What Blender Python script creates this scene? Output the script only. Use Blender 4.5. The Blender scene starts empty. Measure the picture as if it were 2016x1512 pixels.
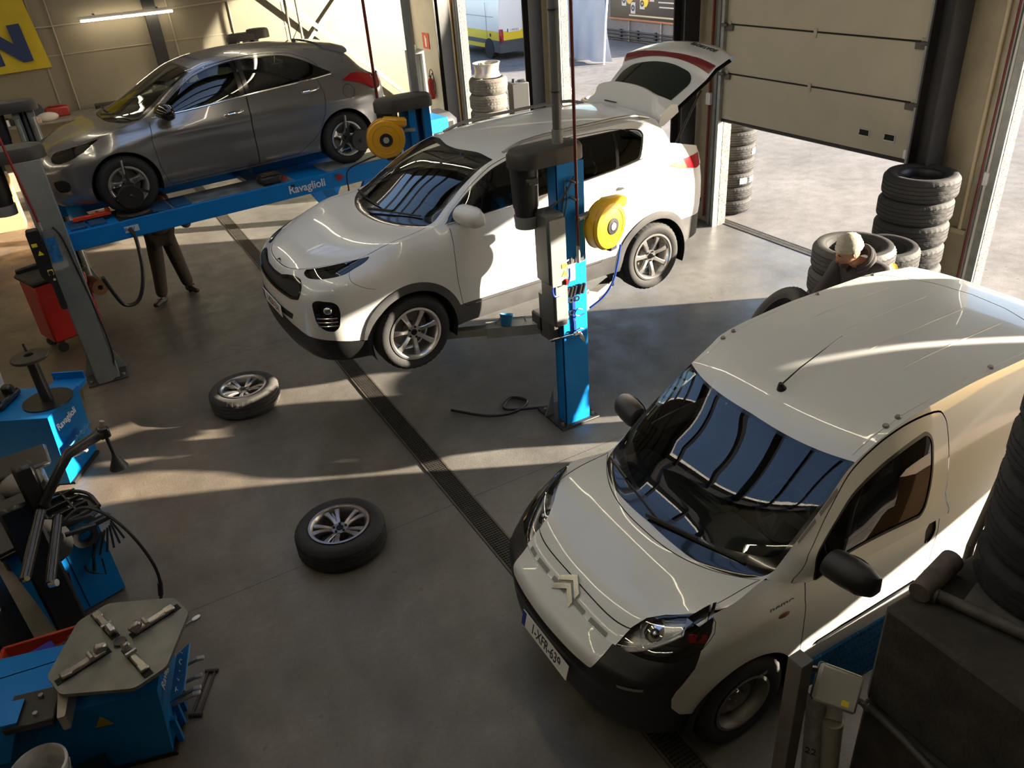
import bpy, bmesh, math, random
import numpy as np
from math import sin, cos, pi, radians, atan2, sqrt, hypot, tan
from mathutils import Vector, Matrix, geometry
random.seed(7)
SC = bpy.context.scene
COL = SC.collection
# ---------------------------------------------------------------- camera
CAM_YAW, CAM_PITCH, CAM_ROLL, CAM_F, CAM_H = 0.4734, 0.53168, -0.08253, 1561.8, 4.2
cam = bpy.data.cameras.new('camera'); camo = bpy.data.objects.new('camera', cam); COL.objects.link(camo)
cam.sensor_fit = 'HORIZONTAL'; cam.sensor_width = 36.0; cam.lens = CAM_F*36.0/2016; cam.clip_start = .05; cam.clip_end = 300
_f = Vector((sin(CAM_YAW)*cos(CAM_PITCH), cos(CAM_YAW)*cos(CAM_PITCH), -sin(CAM_PITCH)))
_r0 = Vector((cos(CAM_YAW), -sin(CAM_YAW), 0)); _u0 = _r0.cross(_f)
_r = _r0*cos(CAM_ROLL)+_u0*sin(CAM_ROLL); _u = -_r0*sin(CAM_ROLL)+_u0*cos(CAM_ROLL)
camo.matrix_world = Matrix(((_r.x, _u.x, -_f.x, 0), (_r.y, _u.y, -_f.y, 0), (_r.z, _u.z, -_f.z, CAM_H), (0, 0, 0, 1)))
SC.camera = camo
# ---------------------------------------------------------------- sky, sun, exposure
SUN_AZ, SUN_EL = radians(-28.0), radians(14.0)
wd = bpy.data.worlds.new('sky'); SC.world = wd; wd.use_nodes = True
nt = wd.node_tree; nt.nodes.clear()
sky = nt.nodes.new('ShaderNodeTexSky'); sky.sky_type = 'NISHITA'; sky.sun_disc = False
sky.sun_elevation = radians(24); sky.sun_rotation = radians(90)-SUN_AZ; sky.air_density = 1.0; sky.dust_density = 1.5
bg = nt.nodes.new('ShaderNodeBackground'); bg.inputs['Strength'].default_value = 0.55
wo = nt.nodes.new('ShaderNodeOutputWorld')
nt.links.new(sky.outputs[0], bg.inputs[0]); nt.links.new(bg.outputs[0], wo.inputs[0])
sun = bpy.data.lights.new('sun', 'SUN'); sun.energy = 38.0; sun.angle = radians(.7); sun.color = (1.0, .86, .68)
suno = bpy.data.objects.new('sun', sun); COL.objects.link(suno)
suno.rotation_euler = Vector((cos(SUN_AZ)*cos(SUN_EL), sin(SUN_AZ)*cos(SUN_EL), sin(SUN_EL))).to_track_quat('Z', 'Y').to_euler()
SC.view_settings.view_transform = 'Standard'; SC.view_settings.look = 'None'
SC.view_settings.exposure = 0.0; SC.view_settings.gamma = 1.0; SC.view_settings.use_curve_mapping = False
SC.cycles.use_denoising = True; SC.cycles.max_bounces = 8; SC.cycles.diffuse_bounces = 4; SC.cycles.glossy_bounces = 4
SC.cycles.transparent_max_bounces = 16; SC.cycles.sample_clamp_indirect = 6.0
SC.cycles.caustics_reflective = False; SC.cycles.caustics_refractive = False
# ---------------------------------------------------------------- materials
MATS = {}
def mat(name, col=(.5,.5,.5), rough=.5, metal=0.0, coat=0.0, noise=0.0, nscale=8.0, bump=0.0, bscale=60.0, emit=None, estr=0.0, spec=.5):
    if name in MATS: return MATS[name]
    m = bpy.data.materials.new(name); m.use_nodes = True; n = m.node_tree.nodes; l = m.node_tree.links
    b = n['Principled BSDF']; b.inputs['Base Color'].default_value = (*col, 1); b.inputs['Roughness'].default_value = rough
    b.inputs['Metallic'].default_value = metal; b.inputs['Coat Weight'].default_value = coat; b.inputs['Coat Roughness'].default_value = .03
    b.inputs['Specular IOR Level'].default_value = spec
    if noise or bump: tc = n.new('ShaderNodeTexCoord')
    if noise:
        t = n.new('ShaderNodeTexNoise'); t.inputs['Scale'].default_value = nscale; t.inputs['Detail'].default_value = 5
        l.new(tc.outputs['Object'], t.inputs['Vector'])
        r = n.new('ShaderNodeMapRange'); r.inputs[1].default_value = .3; r.inputs[2].default_value = .7
        r.inputs[3].default_value = 1-noise; r.inputs[4].default_value = 1+noise*.6
        l.new(t.outputs['Fac'], r.inputs[0])
        x = n.new('ShaderNodeVectorMath'); x.operation = 'SCALE'; x.inputs[0].default_value = col
        l.new(r.outputs[0], x.inputs['Scale']); l.new(x.outputs[0], b.inputs['Base Color'])
        q = n.new('ShaderNodeMapRange'); q.inputs[3].default_value = max(.03, rough-.12*noise*2); q.inputs[4].default_value = min(1, rough+.15*noise*2)
        l.new(t.outputs['Fac'], q.inputs[0]); l.new(q.outputs[0], b.inputs['Roughness'])
    if bump:
        t2 = n.new('ShaderNodeTexNoise'); t2.inputs['Scale'].default_value = bscale; t2.inputs['Detail'].default_value = 4
        l.new(tc.outputs['Object'], t2.inputs['Vector'])
        bn = n.new('ShaderNodeBump'); bn.inputs['Strength'].default_value = bump; bn.inputs['Distance'].default_value = .01
        l.new(t2.outputs['Fac'], bn.inputs['Height']); l.new(bn.outputs[0], b.inputs['Normal'])
    if emit: b.inputs['Emission Color'].default_value = (*emit, 1); b.inputs['Emission Strength'].default_value = estr
    MATS[name] = m; return m
def glass(name, tint=(.5,.55,.52), refl=1.0, ior=1.52):
    if name in MATS: return MATS[name]
    m = bpy.data.materials.new(name); m.use_nodes = True; n = m.node_tree.nodes; l = m.node_tree.links; n.clear()
    o = n.new('ShaderNodeOutputMaterial'); mx = n.new('ShaderNodeMixShader'); g = n.new('ShaderNodeBsdfGlossy'); t = n.new('ShaderNodeBsdfTransparent')
    g.inputs['Roughness'].default_value = .0; g.inputs['Color'].default_value = (refl, refl, refl, 1); t.inputs['Color'].default_value = (*tint, 1)
    f = n.new('ShaderNodeFresnel'); f.inputs['IOR'].default_value = ior
    mu = n.new('ShaderNodeMath'); mu.operation = 'MULTIPLY_ADD'; mu.inputs[1].default_value = 1.15; mu.inputs[2].default_value = .012; mu.use_clamp = True
    l.new(f.outputs[0], mu.inputs[0]); l.new(mu.outputs[0], mx.inputs[0]); l.new(t.outputs[0], mx.inputs[1]); l.new(g.outputs[0], mx.inputs[2]); l.new(mx.outputs[0], o.inputs[0])
    MATS[name] = m; return m
# ---------------------------------------------------------------- objects
def tag(o, label=None, cat=None, group=None, kind=None):
    if label: o['label'] = label
    if cat: o['category'] = cat
    if group: o['group'] = group
    if kind: o['kind'] = kind
    return o
def thing(name, label, cat, loc=(0,0,0), rz=0.0, group=None, rot=None):
    o = bpy.data.objects.new(name, None); COL.objects.link(o); o.location = loc
    o.rotation_euler = rot if rot else (0, 0, rz); o.empty_display_size = .1
    return tag(o, label, cat, group)
def dup(o, parent=None, label=None, group=None, **kw):
    c = o.copy(); COL.objects.link(c)
    if parent: c.parent = parent; c.matrix_parent_inverse = o.matrix_parent_inverse
    for k, v in kw.items(): setattr(c, k, v)
    if label: c['label'] = label
    if group: c['group'] = group
    for ch in list(o.children): dup(ch, c)
    return c
class MB:
    """Collects shapes; build() links them as ONE mesh object."""
    def __init__(s): s.bm = bmesh.new(); s.mats = []
    def add(s, vs, fs, M=None, mi=0, smooth=False):
        vv = [s.bm.verts.new(M @ Vector(v) if M else v) for v in vs]
        for f in fs:
            try:
                g = s.bm.faces.new([vv[i] for i in f]); g.material_index = mi; g.smooth = smooth
            except ValueError: pass
        return s
    def box(s, c, d, bev=0.0, M=None, mi=0, rot=None):
        x, y, z = d[0]/2, d[1]/2, d[2]/2; b = min(bev, x*.9, y*.9, z*.9)
        R = Matrix.Translation(c)
        if rot: R = R @ Matrix.Rotation(rot[2], 4, 'Z') @ Matrix.Rotation(rot[1], 4, 'Y') @ Matrix.Rotation(rot[0], 4, 'X')
        if M: R = M @ R
        if b <= 0:
            v = [(i*x, j*y, k*z) for k in (-1,1) for j in (-1,1) for i in (-1,1)]
            return s.add(v, [(0,2,3,1),(4,5,7,6),(0,1,5,4),(2,6,7,3),(0,4,6,2),(1,3,7,5)], R, mi)
        v = []; 
        for k in (-1,1):
            for j in (-1,1):
                for i in (-1,1):
                    v += [(i*x, j*(y-b), k*(z-b)), (i*(x-b), j*y, k*(z-b)), (i*(x-b), j*(y-b), k*z)]
        def q(i,j,k,a): return ((k>0)*4+(j>0)*2+(i>0))*3+a
        F = []
        for i in (-1,1): F.append([q(i,-1,-1,0),q(i,1,-1,0),q(i,1,1,0),q(i,-1,1,0)][::i])
        for j in (-1,1): F.append([q(-1,j,-1,1),q(1,j,-1,1),q(1,j,1,1),q(-1,j,1,1)][::-j])
        for k in (-1,1): F.append([q(-1,-1,k,2),q(1,-1,k,2),q(1,1,k,2),q(-1,1,k,2)][::k])
        for i in (-1,1):
            for j in (-1,1): F.append([q(i,j,-1,0),q(i,j,-1,1),q(i,j,1,1),q(i,j,1,0)][::i*j])
            for k in (-1,1): F.append([q(i,-1,k,0),q(i,1,k,0),q(i,1,k,2),q(i,-1,k,2)][::i*k])
        for j in (-1,1):
            for k in (-1,1): F.append([q(-1,j,k,1),q(-1,j,k,2),q(1,j,k,2),q(1,j,k,1)][::j*k])
        for i in (-1,1):
            for j in (-1,1):
                for k in (-1,1): F.append([q(i,j,k,0),q(i,j,k,1),q(i,j,k,2)][::i*j*k])
        return s.add(v, F, R, mi)
    def cyl(s, p0, p1, r0, r1=None, seg=20, mi=0, caps=True, M=None):
        r1 = r0 if r1 is None else r1; p0 = Vector(p0); p1 = Vector(p1); d = p1-p0; q = d.to_track_quat('Z', 'Y').to_matrix()
        v = []; 
        for p, r in ((p0, r0), (p1, r1)):
            for i in range(seg): a = 2*pi*i/seg; v.append(p+q @ Vector((r*cos(a), r*sin(a), 0)))
        n = len(s.bm.faces); s.add(v, [(i, (i+1)%seg, seg+(i+1)%seg, seg+i) for i in range(seg)], M, mi, True)
        if caps:
            s.add(v[:seg], [tuple(range(seg))[::-1]], M, mi); s.add(v[seg:], [tuple(range(seg))], M, mi)
        return s
    def tube(s, pts, r, seg=8, mi=0, caps=True, closed=False):
        P = [Vector(p) for p in pts]; n = len(P); rings = []; up = None
        rr = r if isinstance(r, (list, tuple)) else [r]*n
        for i, p in enumerate(P):
            a = P[i-1] if i or closed else P[i]; b = P[(i+1)%n] if i < n-1 or closed else P[i]
            d = (b-a).normalized()
            if up is None:
                up = Vector((0,0,1)) if abs(d.z) < .9 else Vector((1,0,0))
            x = up.cross(d).normalized(); up = d.cross(x).normalized()
            rings.append([p+(x*cos(2*pi*k/seg)+up*sin(2*pi*k/seg))*rr[i] for k in range(seg)])
        v = [q for R in rings for q in R]; F = []
        for i in range(n if closed else n-1):
            j = (i+1)%n
            for k in range(seg): F.append((i*seg+k, i*seg+(k+1)%seg, j*seg+(k+1)%seg, j*seg+k))
        s.add(v, F, None, mi, True)
        if caps and not closed:
            s.add(rings[0], [tuple(range(seg))[::-1]], None, mi); s.add(rings[-1], [tuple(range(seg))], None, mi)
        return s
    def lathe(s, prof, seg=32, M=None, mi=0, closed=False, rmod=None):
        """prof: (r, z) points turned about Z."""
        n = len(prof); v = []
        for k in range(seg):
            a = 2*pi*k/seg
            for i, (r, z) in enumerate(prof):
                rr = r if rmod is None else r+rmod(k, i)
                v.append((rr*cos(a), rr*sin(a), z))
        F = []
        for k in range(seg):
            for i in range(n if closed else n-1):
                F.append((k*n+i, ((k+1)%seg)*n+i, ((k+1)%seg)*n+(i+1)%n, k*n+(i+1)%n))
        return s.add(v, F, M, mi, True)
    def prism(s, poly, h0, h1, M=None, mi=0, smooth=False):
        """poly in XY, extruded h0..h1 in Z."""
        n = len(poly); v = [(x, y, h0) for x, y in poly]+[(x, y, h1) for x, y in poly]
        A = sum(poly[i][0]*poly[(i+1)%n][1]-poly[(i+1)%n][0]*poly[i][1] for i in range(n))
        F = [tuple(range(n))[::-1], tuple(range(n, 2*n))]+[(i, (i+1)%n, n+(i+1)%n, n+i) for i in range(n)]
        if A < 0: F = [f[::-1] for f in F]
        return s.add(v, F, M, mi, smooth)
    def sphere(s, c, r, seg=16, rings=10, mi=0, M=None, z0=-1, z1=1):
        if not isinstance(r, (tuple, list)): r = (r, r, r)
        prof = []
        for i in range(rings+1):
            a = math.asin(z0)+(math.asin(z1)-math.asin(z0))*i/rings; prof.append((max(1e-5, cos(a)), sin(a)))
        T = Matrix.Translation(c) @ Matrix.Diagonal((*r, 1))
        return s.lathe(prof, seg, (M @ T) if M else T, mi)
    def loft(s, rings, mi=0, closed=True, caps=True, smooth=True):
        n = len(rings[0]); v = [p for R in rings for p in R]; F = []
        for i in range(len(rings)-1):
            for k in range(n if closed else n-1): F.append((i*n+k, i*n+(k+1)%n, (i+1)*n+(k+1)%n, (i+1)*n+k))
        s.add(v, F, None, mi, smooth)
        if caps: s.add(rings[0], [tuple(range(n))[::-1]], None, mi); s.add(rings[-1], [tuple(range(n))], None, mi)
        return s
    def build(s, name, m, parent=None, label=None, cat=None, kind=None, group=None, loc=None, rot=None, fix=True, sharp=40):
        if fix: bmesh.ops.remove_doubles(s.bm, verts=s.bm.verts[:], dist=1e-5); bmesh.ops.recalc_face_normals(s.bm, faces=s.bm.faces[:])
        me = bpy.data.meshes.new(name); s.bm.to_mesh(me); s.bm.free()
        if sharp: me.set_sharp_from_angle(angle=radians(sharp))
        for q in (m if isinstance(m, (list, tuple)) else [m]): me.materials.append(q)
        o = bpy.data.objects.new(name, me); COL.objects.link(o)
        if parent: o.parent = parent
        if loc: o.location = loc
        if rot: o.rotation_euler = rot
        return tag(o, label, cat, group, kind)
def smoothpath(pts, n=8):
    P = [Vector(p) for p in pts]; P = [P[0]*2-P[1]]+P+[P[-1]*2-P[-2]]; out = []
    for i in range(1, len(P)-2):
        for k in range(n):
            q = k/n; a, b, c, e = P[i-1], P[i], P[i+1], P[i+2]
            out.append(.5*((2*b)+(c-a)*q+(2*a-5*b+4*c-e)*q*q+(3*b-a-3*c+e)*q**3))
    return out+[P[-2]]
def arc(cx, cy, r, a0, a1, n): return [(cx+r*cos(a0+(a1-a0)*i/n), cy+r*sin(a0+(a1-a0)*i/n)) for i in range(n+1)]
def RX(a): return Matrix.Rotation(a, 4, 'X')
def RY(a): return Matrix.Rotation(a, 4, 'Y')
def RZ(a): return Matrix.Rotation(a, 4, 'Z')
def TR(*v): return Matrix.Translation(v if len(v) == 3 else v[0])
def text(name, body, size, m, parent=None, loc=(0,0,0), rot=(0,0,0), ext=.001, align='CENTER', label=None, mw=None, sx=1.0, bold=0.0):
    cu = bpy.data.curves.new(name+'_c', 'FONT'); cu.body = body; cu.size = size; cu.extrude = ext; cu.align_x = align; cu.align_y = 'CENTER'; cu.offset = bold
    t = bpy.data.objects.new(name+'_t', cu); COL.objects.link(t)
    bpy.context.view_layer.update()
    me = bpy.data.meshes.new_from_object(t.evaluated_get(bpy.context.evaluated_depsgraph_get())); me.name = name
    bpy.data.objects.remove(t); bpy.data.curves.remove(cu)
    me.materials.clear(); me.materials.append(m)
    if sx != 1.0: me.transform(Matrix.Diagonal((sx, 1, 1, 1)))
    o = bpy.data.objects.new(name, me); COL.objects.link(o)
    if parent: o.parent = parent
    if mw is not None: o.matrix_local = mw
    else: o.location = loc; o.rotation_euler = rot
    if label: o['label'] = label
    return o
def basis(o, x, y):
    """Local frame at o with given X and (approx) Y axes."""
    x = Vector(x).normalized(); z = x.cross(Vector(y)).normalized(); y = z.cross(x)
    return Matrix(((x.x, y.x, z.x, o[0]), (x.y, y.y, z.y, o[1]), (x.z, y.z, z.z, o[2]), (0,0,0,1)))
# ---------------------------------------------------------------- surface patches cut along outlines
def pip(P, poly):
    x, y = P[:, 0], P[:, 1]; ins = np.zeros(len(P), bool); n = len(poly); j = n-1
    for i in range(n):
        xi, yi = poly[i]; xj, yj = poly[j]
        if yi != yj:
            c = ((yi > y) != (yj > y)) & (x < (xj-xi)*(y-yi)/(yj-yi)+xi); ins ^= c
        j = i
    return ins
def pdist(P, line, closed):
    d = np.full(len(P), 1e9); n = len(line)
    for i in range(n if closed else n-1):
        a = np.array(line[i]); b = np.array(line[(i+1)%n]); ab = b-a; L = ab@ab
        if L < 1e-14: continue
        t = np.clip(((P-a)@ab)/L, 0, 1); q = a+t[:, None]*ab; d = np.minimum(d, np.hypot(*(P-q).T))
    return d
def dens(poly, h, closed=True):
    out = []; n = len(poly)
    for i in range(n if closed else n-1):
        a = np.array(poly[i], float); b = np.array(poly[(i+1)%n], float); k = max(1, int(np.ceil(np.hypot(*(b-a))/h)))
        for j in range(k): out.append(tuple(a+(b-a)*j/k))
    if not closed: out.append(tuple(poly[-1]))
    return out
def offs(line, d, closed):
    P = np.array(line, float); n = len(P)
    if closed: t = np.roll(P, -1, 0)-np.roll(P, 1, 0)
    else: t = np.gradient(P, axis=0)
    t /= np.maximum(1e-9, np.hypot(t[:, 0], t[:, 1]))[:, None]
    return P+np.stack([-t[:, 1], t[:, 0]], -1)*d
def rnd(poly, r, n=5):
    """Round the corners of a polygon."""
    out = []; N = len(poly); P = [np.array(p, float) for p in poly]
    rs = r if isinstance(r, (list, tuple)) else [r]*N
    for i in range(N):
        a, b, c = P[i-1], P[i], P[(i+1)%N]; u = a-b; w = c-b; lu = np.hypot(*u); lw = np.hypot(*w)
        k = min(rs[i], lu*.48, lw*.48)
        if k <= 1e-6: out.append(tuple(b)); continue
        p = b+u/lu*k; q = b+w/lw*k
        for j in range(n+1):
            s = j/n; out.append(tuple((1-s)**2*p+2*s*(1-s)*b+s*s*q))
    return out
def spl(pts, n=6, closed=True):
    """Smooth closed curve through 2-D points."""
    P = [np.array(p, float) for p in pts]; N = len(P); out = []
    for i in range(N if closed else N-1):
        a = P[i-1] if closed or i else P[0]; b = P[i]; c = P[(i+1)%N]; e = P[(i+2)%N] if closed or i+2 < N else P[-1]
        for k in range(n):
            q = k/n; out.append(tuple(.5*((2*b)+(c-a)*q+(2*a-5*b+4*c-e)*q*q+(3*b-a-3*c+e)*q**3)))
    if not closed: out.append(tuple(P[-1]))
    return out
def cut_surface(f, domain, regions, h, center=None, seams=(), extra=()):
    """Triangulate `domain` (2-D polygon) along the outlines of `regions` [(key, polygon)] and `seams` [(polyline, closed, width)]
    and return {key: (verts, tris, normals)} lifted by f(u, v).  Key None drops the faces."""
    co = []; ed = []
    def addline(L, closed):
        i0 = len(co); co.extend([tuple(map(float, p)) for p in L]); n = len(L)
        ed.extend([(i0+i, i0+(i+1)%n) for i in range(n if closed else n-1)])
    dom = dens(domain, h*.6); addline(dom, True)
    rg = [(k, dens(p, h*.6)) for k, p in regions]
    for k, p in rg: addline(p, True)
    sm = [(dens(L, h*.6, c), c, w) for L, c, w in seams]
    for L, c, w in sm:
        addline(offs(L, w/2, c), c); addline(offs(L, -w/2, c), c)
    D = np.array(dom); lo = D.min(0); hi = D.max(0)
    gx = np.arange(lo[0]+h/2, hi[0], h); gy = np.arange(lo[1]+h/2, hi[1], h)
    G = np.stack(np.meshgrid(gx, gy), -1).reshape(-1, 2); G = G[pip(G, dom)]
    if len(co):
        Q = np.array(co); keep = np.ones(len(G), bool)
        for i in range(0, len(Q), 400):
            q = Q[i:i+400]; dd = ((G[:, None, :]-q[None])**2).sum(-1).min(1); keep &= dd > (h*.3)**2
        G = G[keep]
    co.extend(map(tuple, G)); co.extend(extra)
    r = geometry.delaunay_2d_cdt([Vector(c) for c in co], ed, [], 0, 1e-7)
    V = np.array([tuple(v) for v in r[0]]); T = np.array([tuple(t) for t in r[2] if len(t) == 3])
    cen = V[T].mean(1); ins = pip(cen, dom); T = T[ins]; cen = cen[ins]
    lab = np.full(len(T), -1)
    keys = [k for k, _ in rg]
    for i in range(len(rg)-1, -1, -1): lab[pip(cen, rg[i][1])] = i
    for L, c, w in sm: lab[pdist(cen, L, c) < w*.5] = -2
    P = f(V[:, 0], V[:, 1]); e = 2e-3
    du = f(V[:, 0]+e, V[:, 1])-f(V[:, 0]-e, V[:, 1]); dv = f(V[:, 0], V[:, 1]+e)-f(V[:, 0], V[:, 1]-e)
    N = np.cross(du, dv); ln = np.linalg.norm(N, axis=1); bad = ln < 1e-12; N[~bad] /= ln[~bad][:, None]; N[bad] = (0, 0, 1)
    out = {}
    for i in set(lab.tolist()):
        if i == -2: continue
        k = 'base' if i == -1 else keys[i]
        if k is None: continue
        tt = T[lab == i]; out.setdefault(k, []).append((P, tt, N))
    return out
def patch_obj(name, pieces, m, parent, off=0.0, label=None, flipto=None, thick=0.0):
    """One mesh out of surface pieces; normals come from the surface itself."""
    vs, fs, ns = [], [], []
    for P, T, N in pieces:
        u = np.unique(T); mp = {a: i+len(vs) for i, a in enumerate(u)}
        c = np.array(flipto) if flipto is not None else None
        for a in u:
            n = N[a]
            if c is not None and n@(P[a]-c) < 0: n = -n
            vs.append(tuple(P[a]+n*off)); ns.append(tuple(n))
        for t in T:
            a, b, d = P[t]; g = np.cross(b-a, d-a); nn = np.array(ns[mp[t[0]]])
            if np.linalg.norm(g) < 1e-12: continue
            fs.append([mp[q] for q in (t if g@nn > 0 else t[::-1])])
    me = bpy.data.meshes.new(name); me.from_pydata(vs, [], fs); me.materials.append(m)
    me.polygons.foreach_set('use_smooth', [True]*len(me.polygons))
    me.validate()
    if len(me.vertices) == len(ns): me.normals_split_custom_set_from_vertices(ns)
    o = bpy.data.objects.new(name, me); COL.objects.link(o); o.parent = parent
    if label: o['label'] = label
    return o
# ---------------------------------------------------------------- car surfaces (numpy only)
def pchip(xs, ys):
    xs = np.array(xs, float); ys = np.array(ys, float)
    h = np.diff(xs); d = np.diff(ys)/h
    m = np.zeros_like(ys)
    if len(xs) > 2:
        for i in range(1, len(xs)-1):
            if d[i-1]*d[i] > 0:
                w1 = 2*h[i]+h[i-1]; w2 = h[i]+2*h[i-1]
                m[i] = (w1+w2)/(w1/d[i-1]+w2/d[i])
    m[0] = d[0]; m[-1] = d[-1]
    def f(x):
        x = np.clip(np.asarray(x, float), xs[0], xs[-1])
        i = np.clip(np.searchsorted(xs, x, side='right')-1, 0, len(xs)-2)
        s = (x-xs[i])/h[i]
        return ((2*s**3-3*s**2+1)*ys[i]+(s**3-2*s**2+s)*h[i]*m[i]
                + (-2*s**3+3*s**2)*ys[i+1]+(s**3-s**2)*h[i]*m[i+1])
    return f

class CarShape:
    """Three charts: A lower shell (t around the plan outline, z), B side greenhouse (x, w), C hood/screen/roof (x', v)."""
    def __init__(s, k):
        s.k = k
        o = np.array(k['outline'], float)
        # dense smooth outline through the points (Catmull-Rom)
        P = np.vstack([[o[0,0]*1, -o[1,1]], o, [o[-1,0], -o[-2,1]]])
        P[0] = [o[1,0], -o[1,1]]; P[-1] = [o[-2,0], -o[-2,1]]
        d = []
        for i in range(1, len(P)-2):
            for q in np.linspace(0, 1, 24, endpoint=False):
                a, b, c, e = P[i-1], P[i], P[i+1], P[i+2]
                d.append(0.5*((2*b)+(c-a)*q+(2*a-5*b+4*c-e)*q*q+(3*b-a-3*c+e)*q**3))
        d.append(o[-1]); d = np.array(d)
        s.t = np.concatenate([[0], np.cumsum(np.hypot(*np.diff(d, axis=0).T))])
        s.ox, s.oy = d[:, 0], d[:, 1]
        tx = np.gradient(d[:, 0], s.t); ty = np.gradient(d[:, 1], s.t)
        n = np.hypot(tx, ty); s.nx, s.ny = -ty/n, tx/n
        s.T = s.t[-1]
        s.zc = pchip(*zip(*k['center'])); s.ye = pchip(*[[r[i] for r in k['edge']] for i in (0, 1)])
        s.ze = pchip(*[[r[i] for r in k['edge']] for i in (0, 2)])
        s.bow = pchip(*zip(*k['bow'])); s.kk = pchip(*zip(*k['crown'])); s.gp = pchip(*zip(*k['gpow']))
        s.x0, s.x1 = k['center'][0][0], k['center'][-1][0]
        xs = np.linspace(s.x0, s.x1, 400); s.xi_x = xs+s.bow(xs); s.xi = xs
        s.dS = pchip(*zip(*k['dside'])); s.dF = pchip(*zip(*k['dfront'])); s.dR = pchip(*zip(*k['drear']))
        s.by = pchip(*[[r[i] for r in k['belt']] for i in (0, 1)]); s.bz = pchip(*[[r[i] for r in k['belt']] for i in (0, 2)])
        s.xcowl = k['belt'][0][0]; s.xbend = k['belt'][-1][0]
        # corner parameter: where the outline reaches the x of the front hood corner
        xc = s.x0+float(s.bow(s.x0)); half = len(s.t)//2
        s.tc = float(np.interp(xc, s.ox[:half*2*3//4], s.t[:half*2*3//4]))
        s.yc = float(np.interp(s.tc, s.t, s.oy))
        s.zb = pchip(*zip(*k['bottom']))
        s.tail = k['tail']            # z along the rear end
        s.w = k.get('wheels', [])
    def xp(s, x): return np.interp(x, s.xi_x, s.xi)
    def t_of_x(s, x):
        h = np.searchsorted(s.ox, s.k.get('xmaxside', s.ox.max()-.25))
        return np.interp(x, s.ox[:h+1], s.t[:h+1])
    def t_of_y(s, y):
        i = np.argmax(s.oy > s.yc*.98) if (s.oy > s.yc*.98).any() else len(s.oy)//3
        return np.sign(y)*np.interp(np.abs(y), s.oy[:i+1], s.t[:i+1])
    def C(s, x, v):
        x = np.asarray(x, float); v = np.asarray(v, float); a = np.abs(v)
        zc, ze = s.zc(x), s.ze(x)
        X = x+s.bow(x)*a**s.gp(x)
        return np.stack([X, v*s.ye(x), zc-(zc-ze)*a**s.kk(x)], -1)
    def M(s, t):
        a = np.minimum(np.abs(np.asarray(t, float)), s.T)
        x = np.interp(a, s.t, s.ox); y = np.interp(a, s.t, s.oy)
        out = np.zeros(a.shape+(3,))
        f = a <= s.tc
        p0 = s.C(np.full(a.shape, s.x0), np.clip(y/s.yc, 0, 1))
        p1 = s.C(s.xp(x), np.ones(a.shape))
        p2 = np.stack([x, s.by(x), s.bz(x)], -1)
        rear = (a > s.tc) & (x >= s.xbend-1e-6)
        zr = np.interp(a, [s.t_of_x(s.xbend), s.T], [float(s.bz(s.xbend)), s.tail])
        p3 = np.stack([x-.03*0, y*float(s.by(s.xbend))/max(1e-6, float(np.interp(s.t_of_x(s.xbend), s.t, s.oy))), zr], -1)
        out = np.where(f[..., None], p0, np.where((x < s.xcowl)[..., None], p1, np.where(rear[..., None], p3, p2)))
        return out
    def A(s, t, z):
        t = np.asarray(t, float); z = np.asarray(z, float); a = np.minimum(np.abs(t), s.T)
        x = np.interp(a, s.t, s.ox); y = np.interp(a, s.t, s.oy)
        nx = np.interp(a, s.t, s.nx); ny = np.interp(a, s.t, s.ny)
        tf = s.k.get('tfront', s.tc); w = np.clip((a-tf*.35)/(tf*1.1), 0, 1); w = w*w*(3-2*w)
        tr = s.T-s.k.get('trear', .9); wr = np.clip((a-tr)/(s.T-tr), 0, 1); wr = wr*wr*(3-2*wr)
        def base(z):
            ins = (s.dF(z)*(1-w)+s.dS(z)*w)*(1-wr)+s.dR(z)*wr
            for (cx, cz, R, h, wd) in s.k.get('flare', []):
                xx = x; r = np.hypot(xx-cx, z-cz)
                ins = ins-h*np.exp(-((r-R)/wd)**2)*w*(z > cz-.25)
            for (zl, h, wd, xa, xb) in s.k.get('crease', []):
                g = np.clip((x-xa)/.25, 0, 1)*np.clip((xb-x)/.25, 0, 1)
                ins = ins-h*np.exp(-np.abs((z-zl)/wd)**1.5)*w*g
            return np.stack([x-nx*ins, y-ny*ins], -1)
        m = s.M(a); mz = m[..., 2]; bw = s.k.get('band', .22)
        b = base(z); D = m[..., :2]-base(mz)
        q = np.clip((z-(mz-bw))/bw, 0, 1.3)**2
        b = b+D*q[..., None]
        return np.stack([b[..., 0], b[..., 1]*np.where(t < 0, -1, 1), z], -1)
    def B(s, x, w, side=-1):
        x = np.asarray(x, float); w = np.asarray(w, float)
        lo = np.stack([x, s.by(x), s.bz(x)], -1)
        xq = s.xp(x); up = np.stack([x, s.ye(xq), s.ze(xq)], -1)
        p = lo*(1-w)[..., None]+up*w[..., None]
        ln = np.maximum(0, up[..., 2]-lo[..., 2])
        p[..., 1] += s.k.get('bulge', .08)*ln*4*w*(1-w)
        p[..., 1] *= side
        return p
    def w_of_z(s, x, z):
        lo = s.bz(x); up = s.ze(s.xp(x)); return (z-lo)/np.maximum(1e-4, up-lo)
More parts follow.
